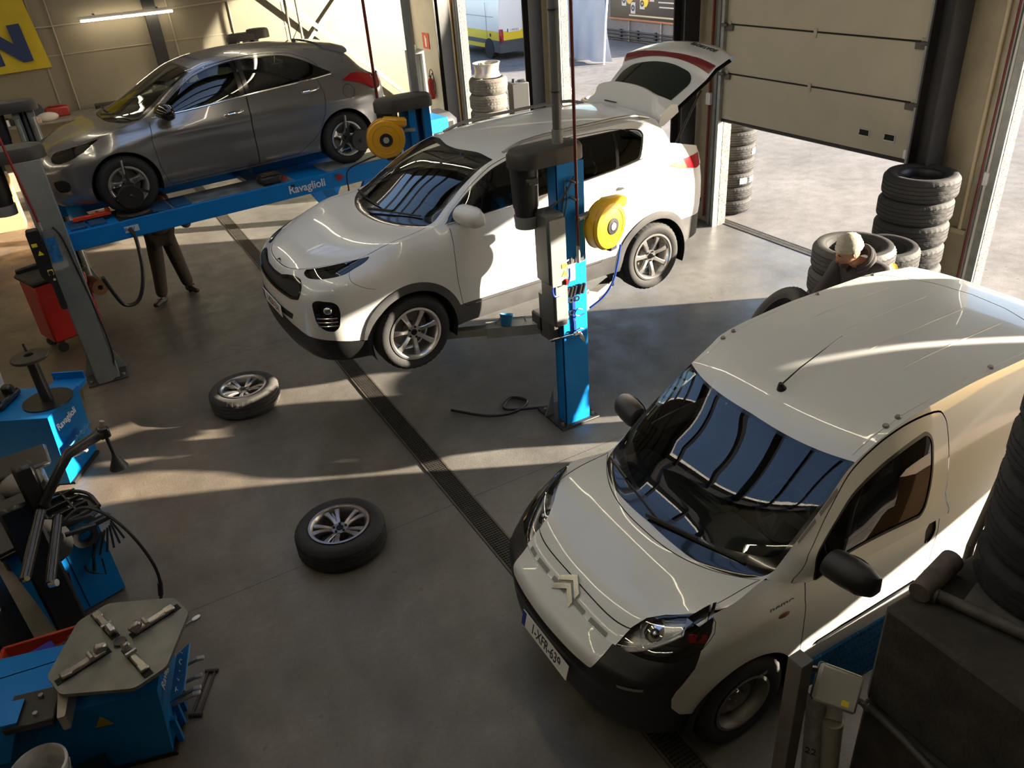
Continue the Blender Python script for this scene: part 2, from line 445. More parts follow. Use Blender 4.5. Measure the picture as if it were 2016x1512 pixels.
SUV = dict(
 outline=[(0,0),(.012,.3),(.055,.56),(.14,.735),(.29,.85),(.52,.905),(.85,.925),(1.5,.922),(2.5,.925),(3.4,.927),(3.9,.905),(4.22,.83),(4.38,.68),(4.46,.35),(4.48,0)],
 center=[(.11,.965),(.2,1.02),(.35,1.085),(.65,1.15),(.98,1.185),(1.03,1.20),(1.5,1.46),(1.75,1.575),(1.9,1.62),(2.1,1.66),(2.6,1.695),(3.2,1.70),(3.6,1.685),(3.86,1.66)],
 edge=[(.11,.79,1.11),(.5,.83,1.17),(1.0,.80,1.215),(1.25,.755,1.33),(1.6,.685,1.495),(1.9,.635,1.59),(2.2,.61,1.632),(2.7,.60,1.655),(3.3,.595,1.655),(3.7,.585,1.635),(3.86,.58,1.615)],
 bow=[(.11,.56),(.5,.42),(1.0,.28),(1.5,.16),(1.9,.085),(2.3,.02),(2.6,0),(3.86,0)],
 crown=[(.11,2.0),(1.0,2.2),(1.3,2.2),(1.9,2.6),(2.3,3),(3.86,3)], gpow=[(.11,3),(1,2.4),(4,2.4)],
 dside=[(.15,.12),(.3,.05),(.42,.03),(.6,.02),(.8,0),(.95,0),(1.1,.015),(1.25,.045),(1.45,.1)],
 dfront=[(.2,.16),(.3,.05),(.42,.01),(.55,0),(.7,.01),(.82,.03),(.92,.07),(1.0,.13),(1.15,.24)],
 drear=[(.2,.15),(.35,.04),(.6,0),(.8,.01),(1.1,.06),(1.4,.1)],
 belt=[(1.28,.80,1.215),(1.45,.845,1.225),(1.8,.868,1.238),(2.3,.877,1.262),(3.2,.872,1.325),(3.5,.855,1.36),(3.7,.83,1.40),(3.86,.80,1.43)],
 bottom=[(0,.28),(.5,.27),(1,.27),(1.6,.30),(3.9,.33),(4.6,.40),(6,.42)],
 tail=1.08, flare=[(.91,.35,.42,.012,.09),(3.58,.35,.42,.012,.09)], crease=[(1.04,.008,.05,1.3,4.0)], band=.2, bulge=.10, xmaxside=4.2, tfront=.95)
VAN = dict(
 outline=[(0,0),(.02,.3),(.07,.52),(.17,.69),(.33,.79),(.55,.835),(.8,.85),(1.2,.858),(2.2,.86),(3.2,.855),(3.6,.835),(3.8,.76),(3.86,.6),(3.88,.3),(3.88,0)],
 center=[(.17,.775),(.25,.84),(.4,.915),(.6,.975),(.76,1.01),(.82,1.035),(1.2,1.28),(1.5,1.50),(1.6,1.565),(1.75,1.635),(2.1,1.715),(2.6,1.765),(3.2,1.775),(3.6,1.75),(3.75,1.72)],
 edge=[(.17,.745,1.02),(.4,.76,1.04),(.75,.72,1.045),(1.0,.715,1.19),(1.25,.70,1.36),(1.5,.675,1.52),(1.7,.68,1.61),(1.85,.69,1.66),(2.2,.69,1.705),(2.62,.69,1.73),(3.2,.69,1.73),(3.75,.67,1.68)],
 bow=[(.17,.43),(.4,.33),(.75,.25),(1.0,.2),(1.5,.12),(1.7,.09),(2.1,0),(3.75,0)],
 crown=[(.17,6),(.4,3),(.8,2.3),(1.5,2.6),(2.2,3),(3.75,3)], gpow=[(.17,6),(.5,3.4),(.8,2.6),(3.75,2.6)],
 dside=[(.2,.08),(.32,.03),(.5,.01),(.7,0),(.85,0),(1.0,.02),(1.2,.05)],
 dfront=[(.2,.12),(.3,.05),(.42,.035),(.52,.03),(.6,.02),(.68,.02),(.76,.09),(.9,.2),(1.1,.3)],
 drear=[(.2,.05),(.4,0),(1,.0)],
 belt=[(1.0,.72,1.045),(1.15,.80,1.0),(1.35,.835,.97),(1.8,.845,.965),(2.5,.85,.97),(3.4,.84,.975),(3.65,.815,.975),(3.75,.80,.975)],
 bottom=[(0,.20),(.5,.22),(1.2,.26),(4,.28),(6,.3)],
 tail=.975, flare=[(.79,.31,.37,.016,.09),(3.3,.31,.37,.016,.09)], crease=[(.62,.008,.05,1.2,3.6)], band=.2, bulge=.06, xmaxside=3.7, tfront=.8)
I30 = dict(
 outline=[(0,0),(.015,.3),(.06,.52),(.15,.68),(.32,.8),(.55,.855),(.9,.885),(1.5,.885),(2.5,.89),(3.3,.89),(3.7,.87),(4.0,.8),(4.18,.66),(4.28,.35),(4.3,0)],
 center=[(.12,.68),(.3,.78),(.6,.87),(.95,.945),(1.0,.965),(1.5,1.22),(1.85,1.37),(2.1,1.43),(2.6,1.47),(3.1,1.455),(3.5,1.41),(3.72,1.365),(3.8,1.29),(4.05,1.05),(4.12,.98)],
 edge=[(.12,.70,.82),(.5,.78,.89),(1.0,.745,.955),(1.25,.70,1.06),(1.55,.63,1.22),(1.85,.575,1.345),(2.15,.56,1.395),(2.6,.55,1.42),(3.1,.54,1.405),(3.5,.52,1.36),(3.75,.51,1.29),(4.0,.56,1.05),(4.12,.6,.97)],
 bow=[(.12,.52),(.5,.38),(1.0,.22),(1.5,.12),(1.9,.06),(2.3,0),(4.12,0)],
 crown=[(.12,2.4),(1.0,2.2),(1.9,2.6),(2.3,3),(4.12,3)], gpow=[(.12,3),(1,2.4),(4.12,2.4)],
 dside=[(.15,.12),(.28,.05),(.4,.025),(.55,.015),(.7,0),(.8,0),(.95,.03),(1.1,.06)],
 dfront=[(.15,.14),(.25,.04),(.4,.0),(.5,.0),(.6,.02),(.7,.06),(.8,.13),(.9,.2)],
 drear=[(.15,.12),(.3,.03),(.5,0),(.7,.02),(.9,.06),(1.1,.1)],
 belt=[(1.22,.745,.955),(1.4,.80,.965),(1.8,.83,.985),(2.4,.838,1.03),(3.2,.83,1.08),(3.5,.80,1.10),(3.8,.74,1.06),(4.05,.66,.99)],
 bottom=[(0,.18),(.5,.18),(1.6,.20),(3.9,.23),(5,.27),(6,.3)],
 tail=.96, flare=[(.85,.32,.37,.010,.09),(3.5,.32,.37,.010,.09)], crease=[(.80,.012,.05,1.3,4.0)], band=.2, bulge=.10, xmaxside=4.0, tfront=.9)
POSE = dict(SUV=((1.157, 6.749, .78), radians(2.0)), VAN=((1.54, 2.90, 0), radians(-.7)), I30=((-.489, 10.514, 1.61), radians(5.36)))
# ---------------------------------------------------------------- wheels
RUB = mat('tyre_rubber', (.018,.018,.019), .78, noise=.35, nscale=14, bump=.25, bscale=90)
RUBD = mat('dusty_tyre_rubber', (.045,.042,.038), .85, noise=.4, nscale=9, bump=.3, bscale=70)
RUBG = mat('greyed_tyre_rubber', (.13,.12,.105), .9, noise=.45, nscale=7, bump=.3, bscale=70)
ALU = mat('silver_alloy', (.62,.61,.60), .28, metal=.9, noise=.15, nscale=5)
ALUD = mat('machined_grey_alloy', (.34,.31,.30), .3, metal=.9, noise=.25, nscale=6)
STEEL = mat('dull_steel', (.30,.29,.27), .5, metal=.6, noise=.3, nscale=8)
BLK = mat('black_plastic', (.012,.012,.013), .45, noise=.2, nscale=12)
GLOSSBLK = mat('gloss_black', (.006,.006,.007), .12, coat=.4)
DARK = mat('dark_void', (.004,.004,.004), .9)
CHROME = mat('chrome', (.75,.75,.76), .12, metal=1.0)
def tyre_mesh(R, W, rim, seg=120, style=0):
    """Tyre turned about local Z, mid plane at z=0, with grooves and tread blocks."""
    m = MB(); h = W/2
    side = [(rim-.012, h*.80), (rim+.004, h*.86), (rim+.012, h*.90), (rim+(R-rim)*.22, h*.965), (rim+(R-rim)*.5, h*1.0), (rim+(R-rim)*.74, h*.95), (R-.022, h*.84), (R-.008, h*.72)]
    g = .007
    tread = []
    cuts = [.62,.60,.585,.34,.33,.315,.06,.05]
    tread = [(R-.004, h*.66)]
    for k in (.52, .17, -.17, -.52):
        tread += [(R, h*(k+.045)), (R-g, h*(k+.03)), (R-g, h*(k-.03)), (R, h*(k-.045))]
    tread += [(R-.004, -h*.66)]
    prof = side+tread+[(r, -z) for r, z in side[::-1]]+[(rim-.012, -h*.7), (rim-.012, h*.7)]
    n0 = len(side)-1; nt = n0+len(tread)+2
    def mod(k, i):
        if n0 <= i < nt-1:
            z = prof[i][1]/h; s = int((z+1)*3.4) if style == 0 else 0
            kk = k+(int(abs(z)*7) if style == 1 else s*2)
            if abs(z) > .5 or style == 1: return -.006 if kk % 3 == 0 else 0
            return -.004 if kk % 6 == 0 else 0
        return 0
    m.lathe(prof, seg, closed=True, rmod=mod); return m
def rim_mesh(Rr, W, kind, m=None):
    """Rim turned about Z; outer face towards +Z."""
    m = m or MB(); h = W/2
    m.lathe([(Rr-.002, h*.93), (Rr+.006, h*.97), (Rr-.012, h*.98), (Rr-.022, h*.9), (Rr-.035, h*.55), (Rr-.045, -h*.2), (Rr-.02, -h*.85), (Rr, -h*.95), (Rr+.006, -h*.9), (Rr-.01, -h*.8), (Rr-.03, -h*.2), (Rr-.02, h*.5)], 64, closed=True)
    zf = h*.72
    def spoke(a, w0, w1, t=.03, zi=zf-.02, zo=zf+.01, r0=.055, r1=None, tw=0.0):
        r1 = r1 or Rr-.016; rg = []
        for q in (0, .3, .65, 1):
            r = r0+(r1-r0)*q; w = (w0+(w1-w0)*q)*(1-.25*sin(pi*q)); zz = zi+(zo-zi)*q+.012*sin(pi*q); aa = a+tw*q
            c, s = cos(aa), sin(aa)
            rg.append([(r*c-u*s, r*s+u*c, zz+dz) for u, dz in ((-w/2, -t), (w/2, -t), (w/2, -.006), (w*.36, 0), (-w*.36, 0), (-w/2, -.006))])
        m.loft(rg, smooth=False)
    if kind == 'seven':
        for i in range(7): spoke(2*pi*i/7+.2, .040, .062)
    elif kind == 'five':
        for i in range(5): spoke(2*pi*i/5+.3, .075, .05, zi=zf-.03); spoke(2*pi*i/5+.3+.16, .03, .035, r0=Rr*.62, t=.02); spoke(2*pi*i/5+.3-.16, .03, .035, r0=Rr*.62, t=.02)
    elif kind == 'double':
        for i in range(5):
            for sg in (-1, 1): spoke(2*pi*i/5+.3+sg*.17, .036, .050, tw=sg*.05); 
            spoke(2*pi*i/5+.3, .05, .012, t=.02, zi=zf-.035, zo=zf-.012)
    if kind == 'steel':
        m.lathe([(.03, zf-.055), (.07, zf-.05), (.10, zf-.03), (.125, zf-.045), (.14, zf-.052)], 40)
        m.lathe([(Rr-.035, zf-.10), (Rr-.015, zf-.06), (Rr-.03, zf-.10), (Rr-.04, zf-.12)], 48)
        for i in range(12):
            a = 2*pi*i/12; spoke(a, .034, .06, t=.01, zi=zf-.052, zo=zf-.075, r0=.135, r1=Rr-.024)
        m.cyl((0,0,zf-.10), (0,0,zf-.045), .035, seg=24)
    else:
        m.cyl((0,0,zf-.09), (0,0,zf-.018), .072, .066, seg=32)
    return m
def bolt_mesh(kind, W):
    m = MB(); zf = W/2*.72; r = .049
    for i in range(4 if kind == 'steel' else 5):
        a = 2*pi*i/(4 if kind == 'steel' else 5); z0 = zf-(.05 if kind == 'steel' else .03)
        m.cyl((r*cos(a), r*sin(a), z0), (r*cos(a), r*sin(a), z0+.022), .010, seg=6)
    return m
def make_wheel(parent, R, W, rim, kind, rmat, tmat=RUB, mw=None, seg=120, style=0, name='tyre', disc=True):
    """tyre (part) > rim, wheel_bolts, centre_cap (sub-parts)"""
    t = tyre_mesh(R, W, rim, seg, style).build(name, tmat, parent, sharp=50)
    if mw is not None: t.matrix_local = mw
    rim_mesh(rim, W, kind).build('rim', rmat, t, sharp=35)
    bolt_mesh(kind, W).build('wheel_bolts', DARK if kind != 'steel' else STEEL, t)
    zf = W/2*.72
    if kind != 'steel':
        MB().cyl((0,0,zf-.02), (0,0,zf-.010), .030, .027, seg=28).build('centre_cap', GLOSSBLK, t)
    if disc:
        MB().cyl((0,0,-W*.28), (0,0,-W*.22), rim*.74, seg=40).cyl((0,0,-W*.4), (0,0,zf-.09), .07, seg=20).build('brake_disc', STEEL, t)
    return t
# ---------------------------------------------------------------- car body out of the three charts
KB, KC = .4, .8
def car_charts(S, hA=.05, hB=.05, hC=.05, A=(), B=(), C=(), sA=(), sB=(), sC=(), arches=(), back=True):
    """Cut the charts. A regions in (t, z) with t<0 on the left side; B regions in (x, w*KB); C regions in (x', v*KC)."""
    ts = np.linspace(-S.T, S.T, 260); zt = S.M(ts)[:, 2]; zb = S.zb(np.abs(ts))
    dom = list(zip(ts, zb))+list(zip(ts[::-1], zt[::-1]))
    ar = []
    for cx, cz, R in arches:
        for sg in (-1, 1):
            t0 = float(S.t_of_x(cx))*sg; ar.append((None, [(t0+R*cos(a), cz+R*sin(a)) for a in np.linspace(0, 2*pi, 72, endpoint=False)]))
    oA = cut_surface(lambda u, v: S.A(u, v), dom, list(ar)+list(A), hA, seams=sA)
    x0, x1 = S.xcowl+.012, S.xbend
    dB = [(x0, 0), (x1, 0), (x1, KB), (x0, KB)]
    oB = {}
    for side in (-1, 1):
        oB[side] = cut_surface(lambda u, v, sd=side: S.B(u, v/KB, sd), dB, list(B), hB, seams=sB)
    dC = [(S.x0, -KC), (S.x1, -KC), (S.x1, KC), (S.x0, KC)]
    oC = cut_surface(lambda u, v: S.C(u, v/KC), dC, list(C), hC, seams=sC)
    def fD(u, v):
        top = S.C(np.full(u.shape, S.x1), u/KC); yb = float(S.by(S.xbend)); y = np.abs(u/KC)*yb
        tt = S.t_of_x(S.xbend)+(S.T-S.t_of_x(S.xbend))*(1-np.abs(u/KC)); bot = S.M(tt); bot = bot.copy(); bot[..., 1] = y*np.sign(u)
        return top*(1-v)[..., None]+bot*v[..., None]
    oD = cut_surface(fD, [(-KC, 0), (KC, 0), (KC, 1), (-KC, 1)], [], .1) if back else None
    return oA, oB, oC, oD
def both(regs):
    """(key, polygon) on the left side -> also mirrored to the right: keyL, keyR."""
    out = []
    for k, p in regs:
        out.append((k and k+'L', p)); out.append((k and k+'R', [(-a, b) for a, b in p]))
    return out
def bothC(regs): 
    out = []
    for k, p in regs:
        out.append((k and k+'L', p)); out.append((k and k+'R', [(a, -b) for a, b in p]))
    return out
def seam2(lines): return [x for L, c, w in lines for x in ((L, c, w), ([(-a, b) for a, b in L], c, w))]
def seam2C(lines): return [x for L, c, w in lines for x in ((L, c, w), ([(a, -b) for a, b in L], c, w))]
def surf_at(S, ch, u, v, e=1e-3):
    """Point and frame (P, du, dv, n) of a chart."""
    f = (lambda a, b: S.A(np.array(a), np.array(b))) if ch == 'A' else (lambda a, b: S.C(np.array(a), np.array(b)/KC)) if ch == 'C' else (lambda a, b: S.B(np.array(a), np.array(b)/KB, -1))
    P = Vector(f(u, v)); du = (Vector(f(u+e, v))-P).normalized(); dv = (Vector(f(u, v+e))-P).normalized(); n = du.cross(dv).normalized()
    if n.dot(P-Vector((2, 0, .7))) < 0: n = -n
    return P, du, dv, n
CLEAR = glass('clear_lens', (.93,.93,.93)); SCREEN = glass('windscreen_glass', (.62,.70,.66)); TINT = glass('tinted_glass', (.22,.26,.25))
PRIV = glass('dark_privacy_glass', (.10,.12,.12))
REDLENS = mat('red_lens', (.32,.008,.012), .12, coat=.6)
SEAT = mat('dark_seat_fabric', (.03,.032,.034), .85); DASH = mat('dark_dashboard', (.022,.024,.024), .6)
WHITE = mat('white_plastic', (.75,.75,.73), .5); PLATEW = mat('plate_white', (.80,.80,.78), .4); PLATER = mat('plate_lettering', (.10,.015,.02), .5); PLATEB = mat('plate_blue', (.01,.03,.25), .5)
def interior(root, xf, xr, zf, zd, hw, seats, hk=1.0):
    """Floor pan, dashboard, wheel, seats: dark shapes seen through the glass."""
    MB().box(((xf+xr)/2, 0, zf), (xr-xf, hw*2, .04)).build('floor_pan', DARK, root)
    d = MB(); pr = [(xf, zd-.35), (xf, zd-.02), (xf+.22, zd+.01), (xf+.42, zd), (xf+.50, zd-.07), (xf+.46, zd-.3)]
    d.prism(pr, -hw+.03, hw-.03, M=Matrix(((1,0,0,0),(0,0,1,0),(0,1,0,0),(0,0,0,1))))
    dd = d.build('dashboard', DASH, root)
    MB().box((xf+.42, 0, zd+.02), (.12, .28, .07), .02).box((xf+.5, 0, zd-.12), (.05,.24,.16), .01).build('centre_console', BLK, dd)
    yw = -hw*.46
    w = MB(); c = Vector((xf+.68, yw, zd+.0)); Mx = TR(c) @ RY(radians(-62))
    w.tube([Mx @ Vector((.18*cos(a), .18*sin(a), 0)) for a in [2*pi*i/28 for i in range(28)]], .016, 8, closed=True)
    w.box((0,0,-.01), (.08,.32,.02), .008, Mx).box((-.08,0,-.01), (.18,.06,.02), .008, Mx)
    w.cyl(Mx @ Vector((0,0,-.2)), Mx @ Vector((0,0,.0)), .035); w.build('steering_wheel', BLK, dd)
    for x, n in seats:
        for s in ((-1, 1) if n == 2 else (0,)):
            y = s*hw*.48; wdt = .48 if n == 2 else hw*1.7; m = MB()
            m.box((x, y, zf+.32*hk), (.5, wdt, .16), .05).box((x+.30, y, zf+.66*hk), (.14, wdt*.95, .64*hk), .06, rot=(0, radians(14), 0))
            for yy in ((y,) if n == 2 else (-.35, .35)): m.box((x+.39, yy, zf+1.04*hk), (.09, .25, .16*hk), .035)
            m.build('seat', SEAT, root)
def plate(root, txt, P, xd, yd, w=.52, h=.11, lm=PLATER):
    Mx = basis(P, xd, yd)
    o = MB().box((0,0,0), (w, h, .006), .002).build('license_plate', PLATEW, root); o.matrix_local = Mx
    MB().box((-w/2+.022, 0, .0035), (.040, h*.92, .002)).build('plate_strip', PLATEB, o)
    text('plate_lettering', txt, h*.92, lm, o, (.018, 0, .0035), ext=.001, sx=.74, bold=.001)
    return o
def mirror(root, P, m, s=1.0, mlow=None, depth=.10, arm=(.10, .05)):
    """Door mirror on the left side: P is the middle of the housing."""
    a = MB(); rg = []
    for q, k in ((-1, .30), (-.9, .66), (-.5, .95), (.1, 1), (.7, .97), (.95, .86), (1, .7)):
        ring = []
        for i in range(24):
            t = 2*pi*i/24; cx, sz = cos(t), sin(t)
            ring.append((P[0]+depth*k*(.55*min(1, cx*1.6) if cx > 0 else 1.0*cx)-.02*q, P[1]+q*.125*s, P[2]+.085*s*k*(sz if sz > 0 else .85*sz)))
        rg.append(ring)
    a.loft(rg); o = a.build('door_mirror', m, root)
    b = MB(); b.loft([[(P[0]+dx, P[1]+.10*s, P[2]-.05*s+dz) for dx, dz in ((-.05,-.02),(.04,-.02),(.04,.02),(-.05,.02))], [(P[0]+arm[0]*.6+dx, P[1]+.10*s+arm[0]+.06, P[2]-.06*s-arm[1]+dz) for dx, dz in ((-.06,-.02),(.05,-.02),(.05,.02),(-.06,.02))]], smooth=False)
    b.build('mirror_bracket', mlow or m, o)
    c = MB(); c.sphere((P[0]+depth*.60, P[1], P[2]), (.006, .105*s, .068*s), 20, 8); c.build('mirror_glass', CHROME, o)
    return o
def wiper(root, S, pts, name='wiper'):
    """Wiper lying on the screen through chart-C points (x', v*KC)."""
    P = []
    for u, v in pts:
        p, du, dv, n = surf_at(S, 'C', u, v); P.append(p+n*.022)
    P = smoothpath(P, 6)
    m = MB().tube(P, .007, 6); k = len(P)//2
    m.tube([q+Vector((0,0,.012)) for q in P[:k+1]], .009, 6)
    return m.build(name, BLK, root)
def lamp(root, key, pieces, depth=.045, housing=None, bowls=(), S=None, label=None, rim=None):
    """Clear lens over a recessed housing with reflector bowls."""
    o = patch_obj(key, pieces, CLEAR, root, flipto=(2,0,.7), label=label)
    patch_obj('lamp_housing', pieces, housing or CHROME, o, off=-depth, flipto=(2,0,.7))
    for i, (u, v, r, mm) in enumerate(bowls):
        P, du, dv, n = surf_at(S, 'A', u, v)
        Mx = basis(P-n*(depth*.85), du, dv)
        b = MB(); b.lathe([(.012, .0), (r*.5, .006), (r*.8, .016), (r, .030), (r*1.04, .030), (r*1.04, .0)], 24, M=Mx); b.sphere((0,0,.014), r*.36, 12, 8, M=Mx)
        b.build('lamp_bowl', mm, o)
    return o
def shell_liner(root, S, arches, oC, zmax=None):
    """Dark inner skin so shut lines and wheel arches read as depth."""
    ts = np.linspace(-S.T, S.T, 160); zt = S.M(ts)[:, 2]-.015; zb = S.zb(np.abs(ts))+.012
    dom = list(zip(ts, zb))+list(zip(ts[::-1], zt[::-1]))
    ar = []
    for cx, cz, R in arches:
        for sg in (-1, 1):
            t0 = float(S.t_of_x(cx))*sg; ar.append((None, [(t0+(R)*cos(a), cz+(R)*sin(a)) for a in np.linspace(0, 2*pi, 40, endpoint=False)]))
    oA = cut_surface(lambda u, v: S.A(u, v), dom, ar, .11)
    L = patch_obj('inner_skin', oA['base'], DARK, root, off=-.022, flipto=(2,0,.7))
    m = MB()
    for cx, cz, R in arches:
        for sg in (-1, 1):
            y1 = sg*(abs(float(S.A(np.array(-float(S.t_of_x(cx))), np.array(cz+R*.9))[1]))-.008); y0 = sg*(abs(y1)-.36)
            pts = [(cx+R*cos(a), cz+R*sin(a)) for a in np.linspace(-.35, pi+.35, 36)]
            m.add([(x, y1, z) for x, z in pts]+[(x, y0, z) for x, z in pts], [(i, i+1, 36+i+1, 36+i) for i in range(35)], None, 0, True)
            m.add([(x, y0, z) for x, z in pts], [tuple(range(36))])
    m.build('wheel_housing', DARK, root, fix=False)
    return L
# ---------------------------------------------------------------- the setting
def floor_mat(name, joints, base=(.136,.108,.078), lo=.55, hi=1.25, rough=.42, grey=None):
    m = bpy.data.materials.new(name); m.use_nodes = True; n = m.node_tree.nodes; l = m.node_tree.links; b = n['Principled BSDF']
    tc = n.new('ShaderNodeTexCoord')
    def noise(sc, det, a, bb, c, d):
        t = n.new('ShaderNodeTexNoise'); t.inputs['Scale'].default_value = sc; t.inputs['Detail'].default_value = det; t.inputs['Roughness'].default_value = .62
        l.new(tc.outputs['Object'], t.inputs['Vector']); r = n.new('ShaderNodeMapRange')
        for i, v in ((1, a), (2, bb), (3, c), (4, d)): r.inputs[i].default_value = v
        l.new(t.outputs['Fac'], r.inputs[0]); return r.outputs[0]
    def mul(a, c):
        x = n.new('ShaderNodeMath'); x.operation = 'MULTIPLY'; l.new(a, x.inputs[0])
        if isinstance(c, float): x.inputs[1].default_value = c
        else: l.new(c, x.inputs[1])
        return x.outputs[0]
    k = mul(mul(noise(.55, 6, .32, .68, lo, hi), noise(4.5, 8, .3, .7, .82, 1.12)), noise(38, 4, .3, .7, .90, 1.07))
    if grey: 
        sg = n.new('ShaderNodeSeparateXYZ'); l.new(tc.outputs['Object'], sg.inputs[0]); gr = n.new('ShaderNodeMapRange'); gr.interpolation_type = 'SMOOTHSTEP'; gr.inputs[1].default_value = grey[0]-4.5; gr.inputs[2].default_value = grey[0]; l.new(sg.outputs[0], gr.inputs[0])
    spots = noise(9, 3, .66, .74, 1.0, .62); k = mul(k, spots)
    sx = n.new('ShaderNodeSeparateXYZ'); l.new(tc.outputs['Object'], sx.inputs[0])
    for ax, pos, w in joints:
        a = n.new('ShaderNodeMath'); a.operation = 'SUBTRACT'; l.new(sx.outputs[ax], a.inputs[0]); a.inputs[1].default_value = pos
        q = n.new('ShaderNodeMath'); q.operation = 'ABSOLUTE'; l.new(a.outputs[0], q.inputs[0])
        c = n.new('ShaderNodeMath'); c.operation = 'GREATER_THAN'; l.new(q.outputs[0], c.inputs[0]); c.inputs[1].default_value = w/2
        r = n.new('ShaderNodeMapRange'); r.inputs[3].default_value = .22; l.new(c.outputs[0], r.inputs[0]); k = mul(k, r.outputs[0])
    v = n.new('ShaderNodeVectorMath'); v.operation = 'SCALE'; v.inputs[0].default_value = base; l.new(k, v.inputs['Scale']); l.new(v.outputs[0], b.inputs['Base Color'])
    if grey:
        mxc = n.new('ShaderNodeMix'); mxc.data_type = 'RGBA'; mxc.inputs[6].default_value = (*base, 1); mxc.inputs[7].default_value = (*grey[1], 1); l.new(gr.outputs[0], mxc.inputs[0]); l.new(mxc.outputs[2], v.inputs[0]); l.new(v.outputs[0], b.inputs['Base Color'])
    l.new(noise(3, 6, .3, .7, rough-.12, rough+.2), b.inputs['Roughness'])
    t2 = n.new('ShaderNodeTexNoise'); t2.inputs['Scale'].default_value = 60; l.new(tc.outputs['Object'], t2.inputs['Vector'])
    bn = n.new('ShaderNodeBump'); bn.inputs['Strength'].default_value = .12; bn.inputs['Distance'].default_value = .01; l.new(t2.outputs['Fac'], bn.inputs['Height']); l.new(bn.outputs[0], b.inputs['Normal'])
    return m
def structure(mb, name, m, parent=None, **k): return mb.build(name, m, parent, kind=None if parent else 'structure', **k)
XW, YB, ZC = 8.05, 19.35, 6.2
FLOORM = floor_mat('polished_concrete', [(1, 4.92, .006), (1, 8.92, .006), (1, 12.9, .006), (1, .9, .006)], grey=(3.2, (.147,.143,.133)))
YARDM = floor_mat('yard_asphalt', [], (.165,.162,.162), .8, 1.12, .9); YARDM.node_tree.nodes['Principled BSDF'].inputs['Specular IOR Level'].default_value = .08
structure(MB().box(((XW+.15-7)/2, 7.6, -.1), (XW+.15+7, 24.4, .2)), 'floor', FLOORM)
structure(MB().box((35, 12, -.12), (53.6, 90, .2)), 'floor_yard', YARDM)
WALLM = mat('beige_wall_panel', (.20,.174,.127), .75, noise=.12, nscale=1.3)
WGREY = mat('grey_wall_paint', (.55,.54,.52), .8, noise=.08, nscale=3)
WBEI = mat('precast_beige', (.36,.31,.22), .8, noise=.12, nscale=4)
AGG = mat('exposed_aggregate', (.22,.205,.18), .9, noise=.85, nscale=48, bump=.8, bscale=60)
DKST = mat('dark_painted_steel', (.022,.021,.022), .5, noise=.2)
GALV = mat('galvanised_steel', (.33,.35,.34), .45, metal=.6, noise=.2, nscale=10)
CEIL = mat('ceiling_sheet', (.42,.42,.40), .8)
w = MB(); w.box((.55, YB+.1, ZC/2), (15.4, .2, ZC)); structure(w, 'wall_back', WALLM)
structure(MB().box((-7.1, 7.6, ZC/2), (.2, 24.0, ZC)), 'wall_left', WALLM)
structure(MB().box((.55, -4.5, ZC/2), (15.4, .2, ZC)), 'wall_front', WALLM)
# right-hand wall: solid pieces between the door openings
piers = [(16.75, YB), (12.75, 13.75), (8.60, 9.65), (4.62, 5.55), (.55, 1.55), (-4.4, -2.6)]
w = MB()
for a, b in piers: w.box((XW+.07, (a+b)/2, ZC/2), (.14, b-a, ZC))
for (a0, b0), (a1, b1) in zip(piers[1:], piers[:-1]): w.box((XW+.07, (b0+a1)/2, (3.9+ZC)/2), (.14, a1-b0, ZC-3.9))
structure(w, 'wall_right', WBEI)
w = MB().box((XW-.01, (17.35+YB)/2, 2.1), (.02, YB-17.35, 4.2)); structure(w, 'trim_1', WGREY)
# exposed aggregate reveals and steel angles on the openings (left jamb of each, facing the camera)
def reveal(k, y, yj):
    structure(MB().box((XW+.075, y-.012, 1.95), (.145, .024, 3.9)), 'trim_%d' % k, AGG)
    structure(MB().box((XW-.015, y+.03, 1.95), (.03, .10, 3.9)).box((XW-.03, y+.12, 1.95), (.06, .05, 3.9)), 'trim_%d' % (k+1), GALV)
    structure(MB().box((XW-.02, y+.075, 1.95), (.035, .025, 3.9)), 'trim_%d' % (k+2), mat('seal_white', (.6,.6,.58), .6))
for i, y in enumerate((16.75, 12.75, 8.60, 4.62)): reveal(2+i*3, y, 0)
# steel columns inside the wall line
def icol(k, x, y, d=.26, f=.24):
    m = MB(); m.box((x, y-f/2+.01, ZC/2), (d, .02, ZC)).box((x, y+f/2-.01, ZC/2), (d, .02, ZC)).box((x, y, ZC/2), (.014, f-.04, ZC)); structure(m, 'trim_%d' % k, DKST)
for i, (x, y) in enumerate(((7.78, 17.05), (7.78, 13.25), (7.78, 9.12), (7.78, 5.25), (7.78, 1.05))): icol(20+i, x, y)
m = MB(); m.box((2.27, YB-.13, ZC/2), (.24, .02, ZC)).box((2.27, YB-.01, ZC/2), (.24, .02, ZC)).box((2.27, YB-.07, ZC/2), (.02, .12, ZC)); structure(m, 'trim_26', DKST)
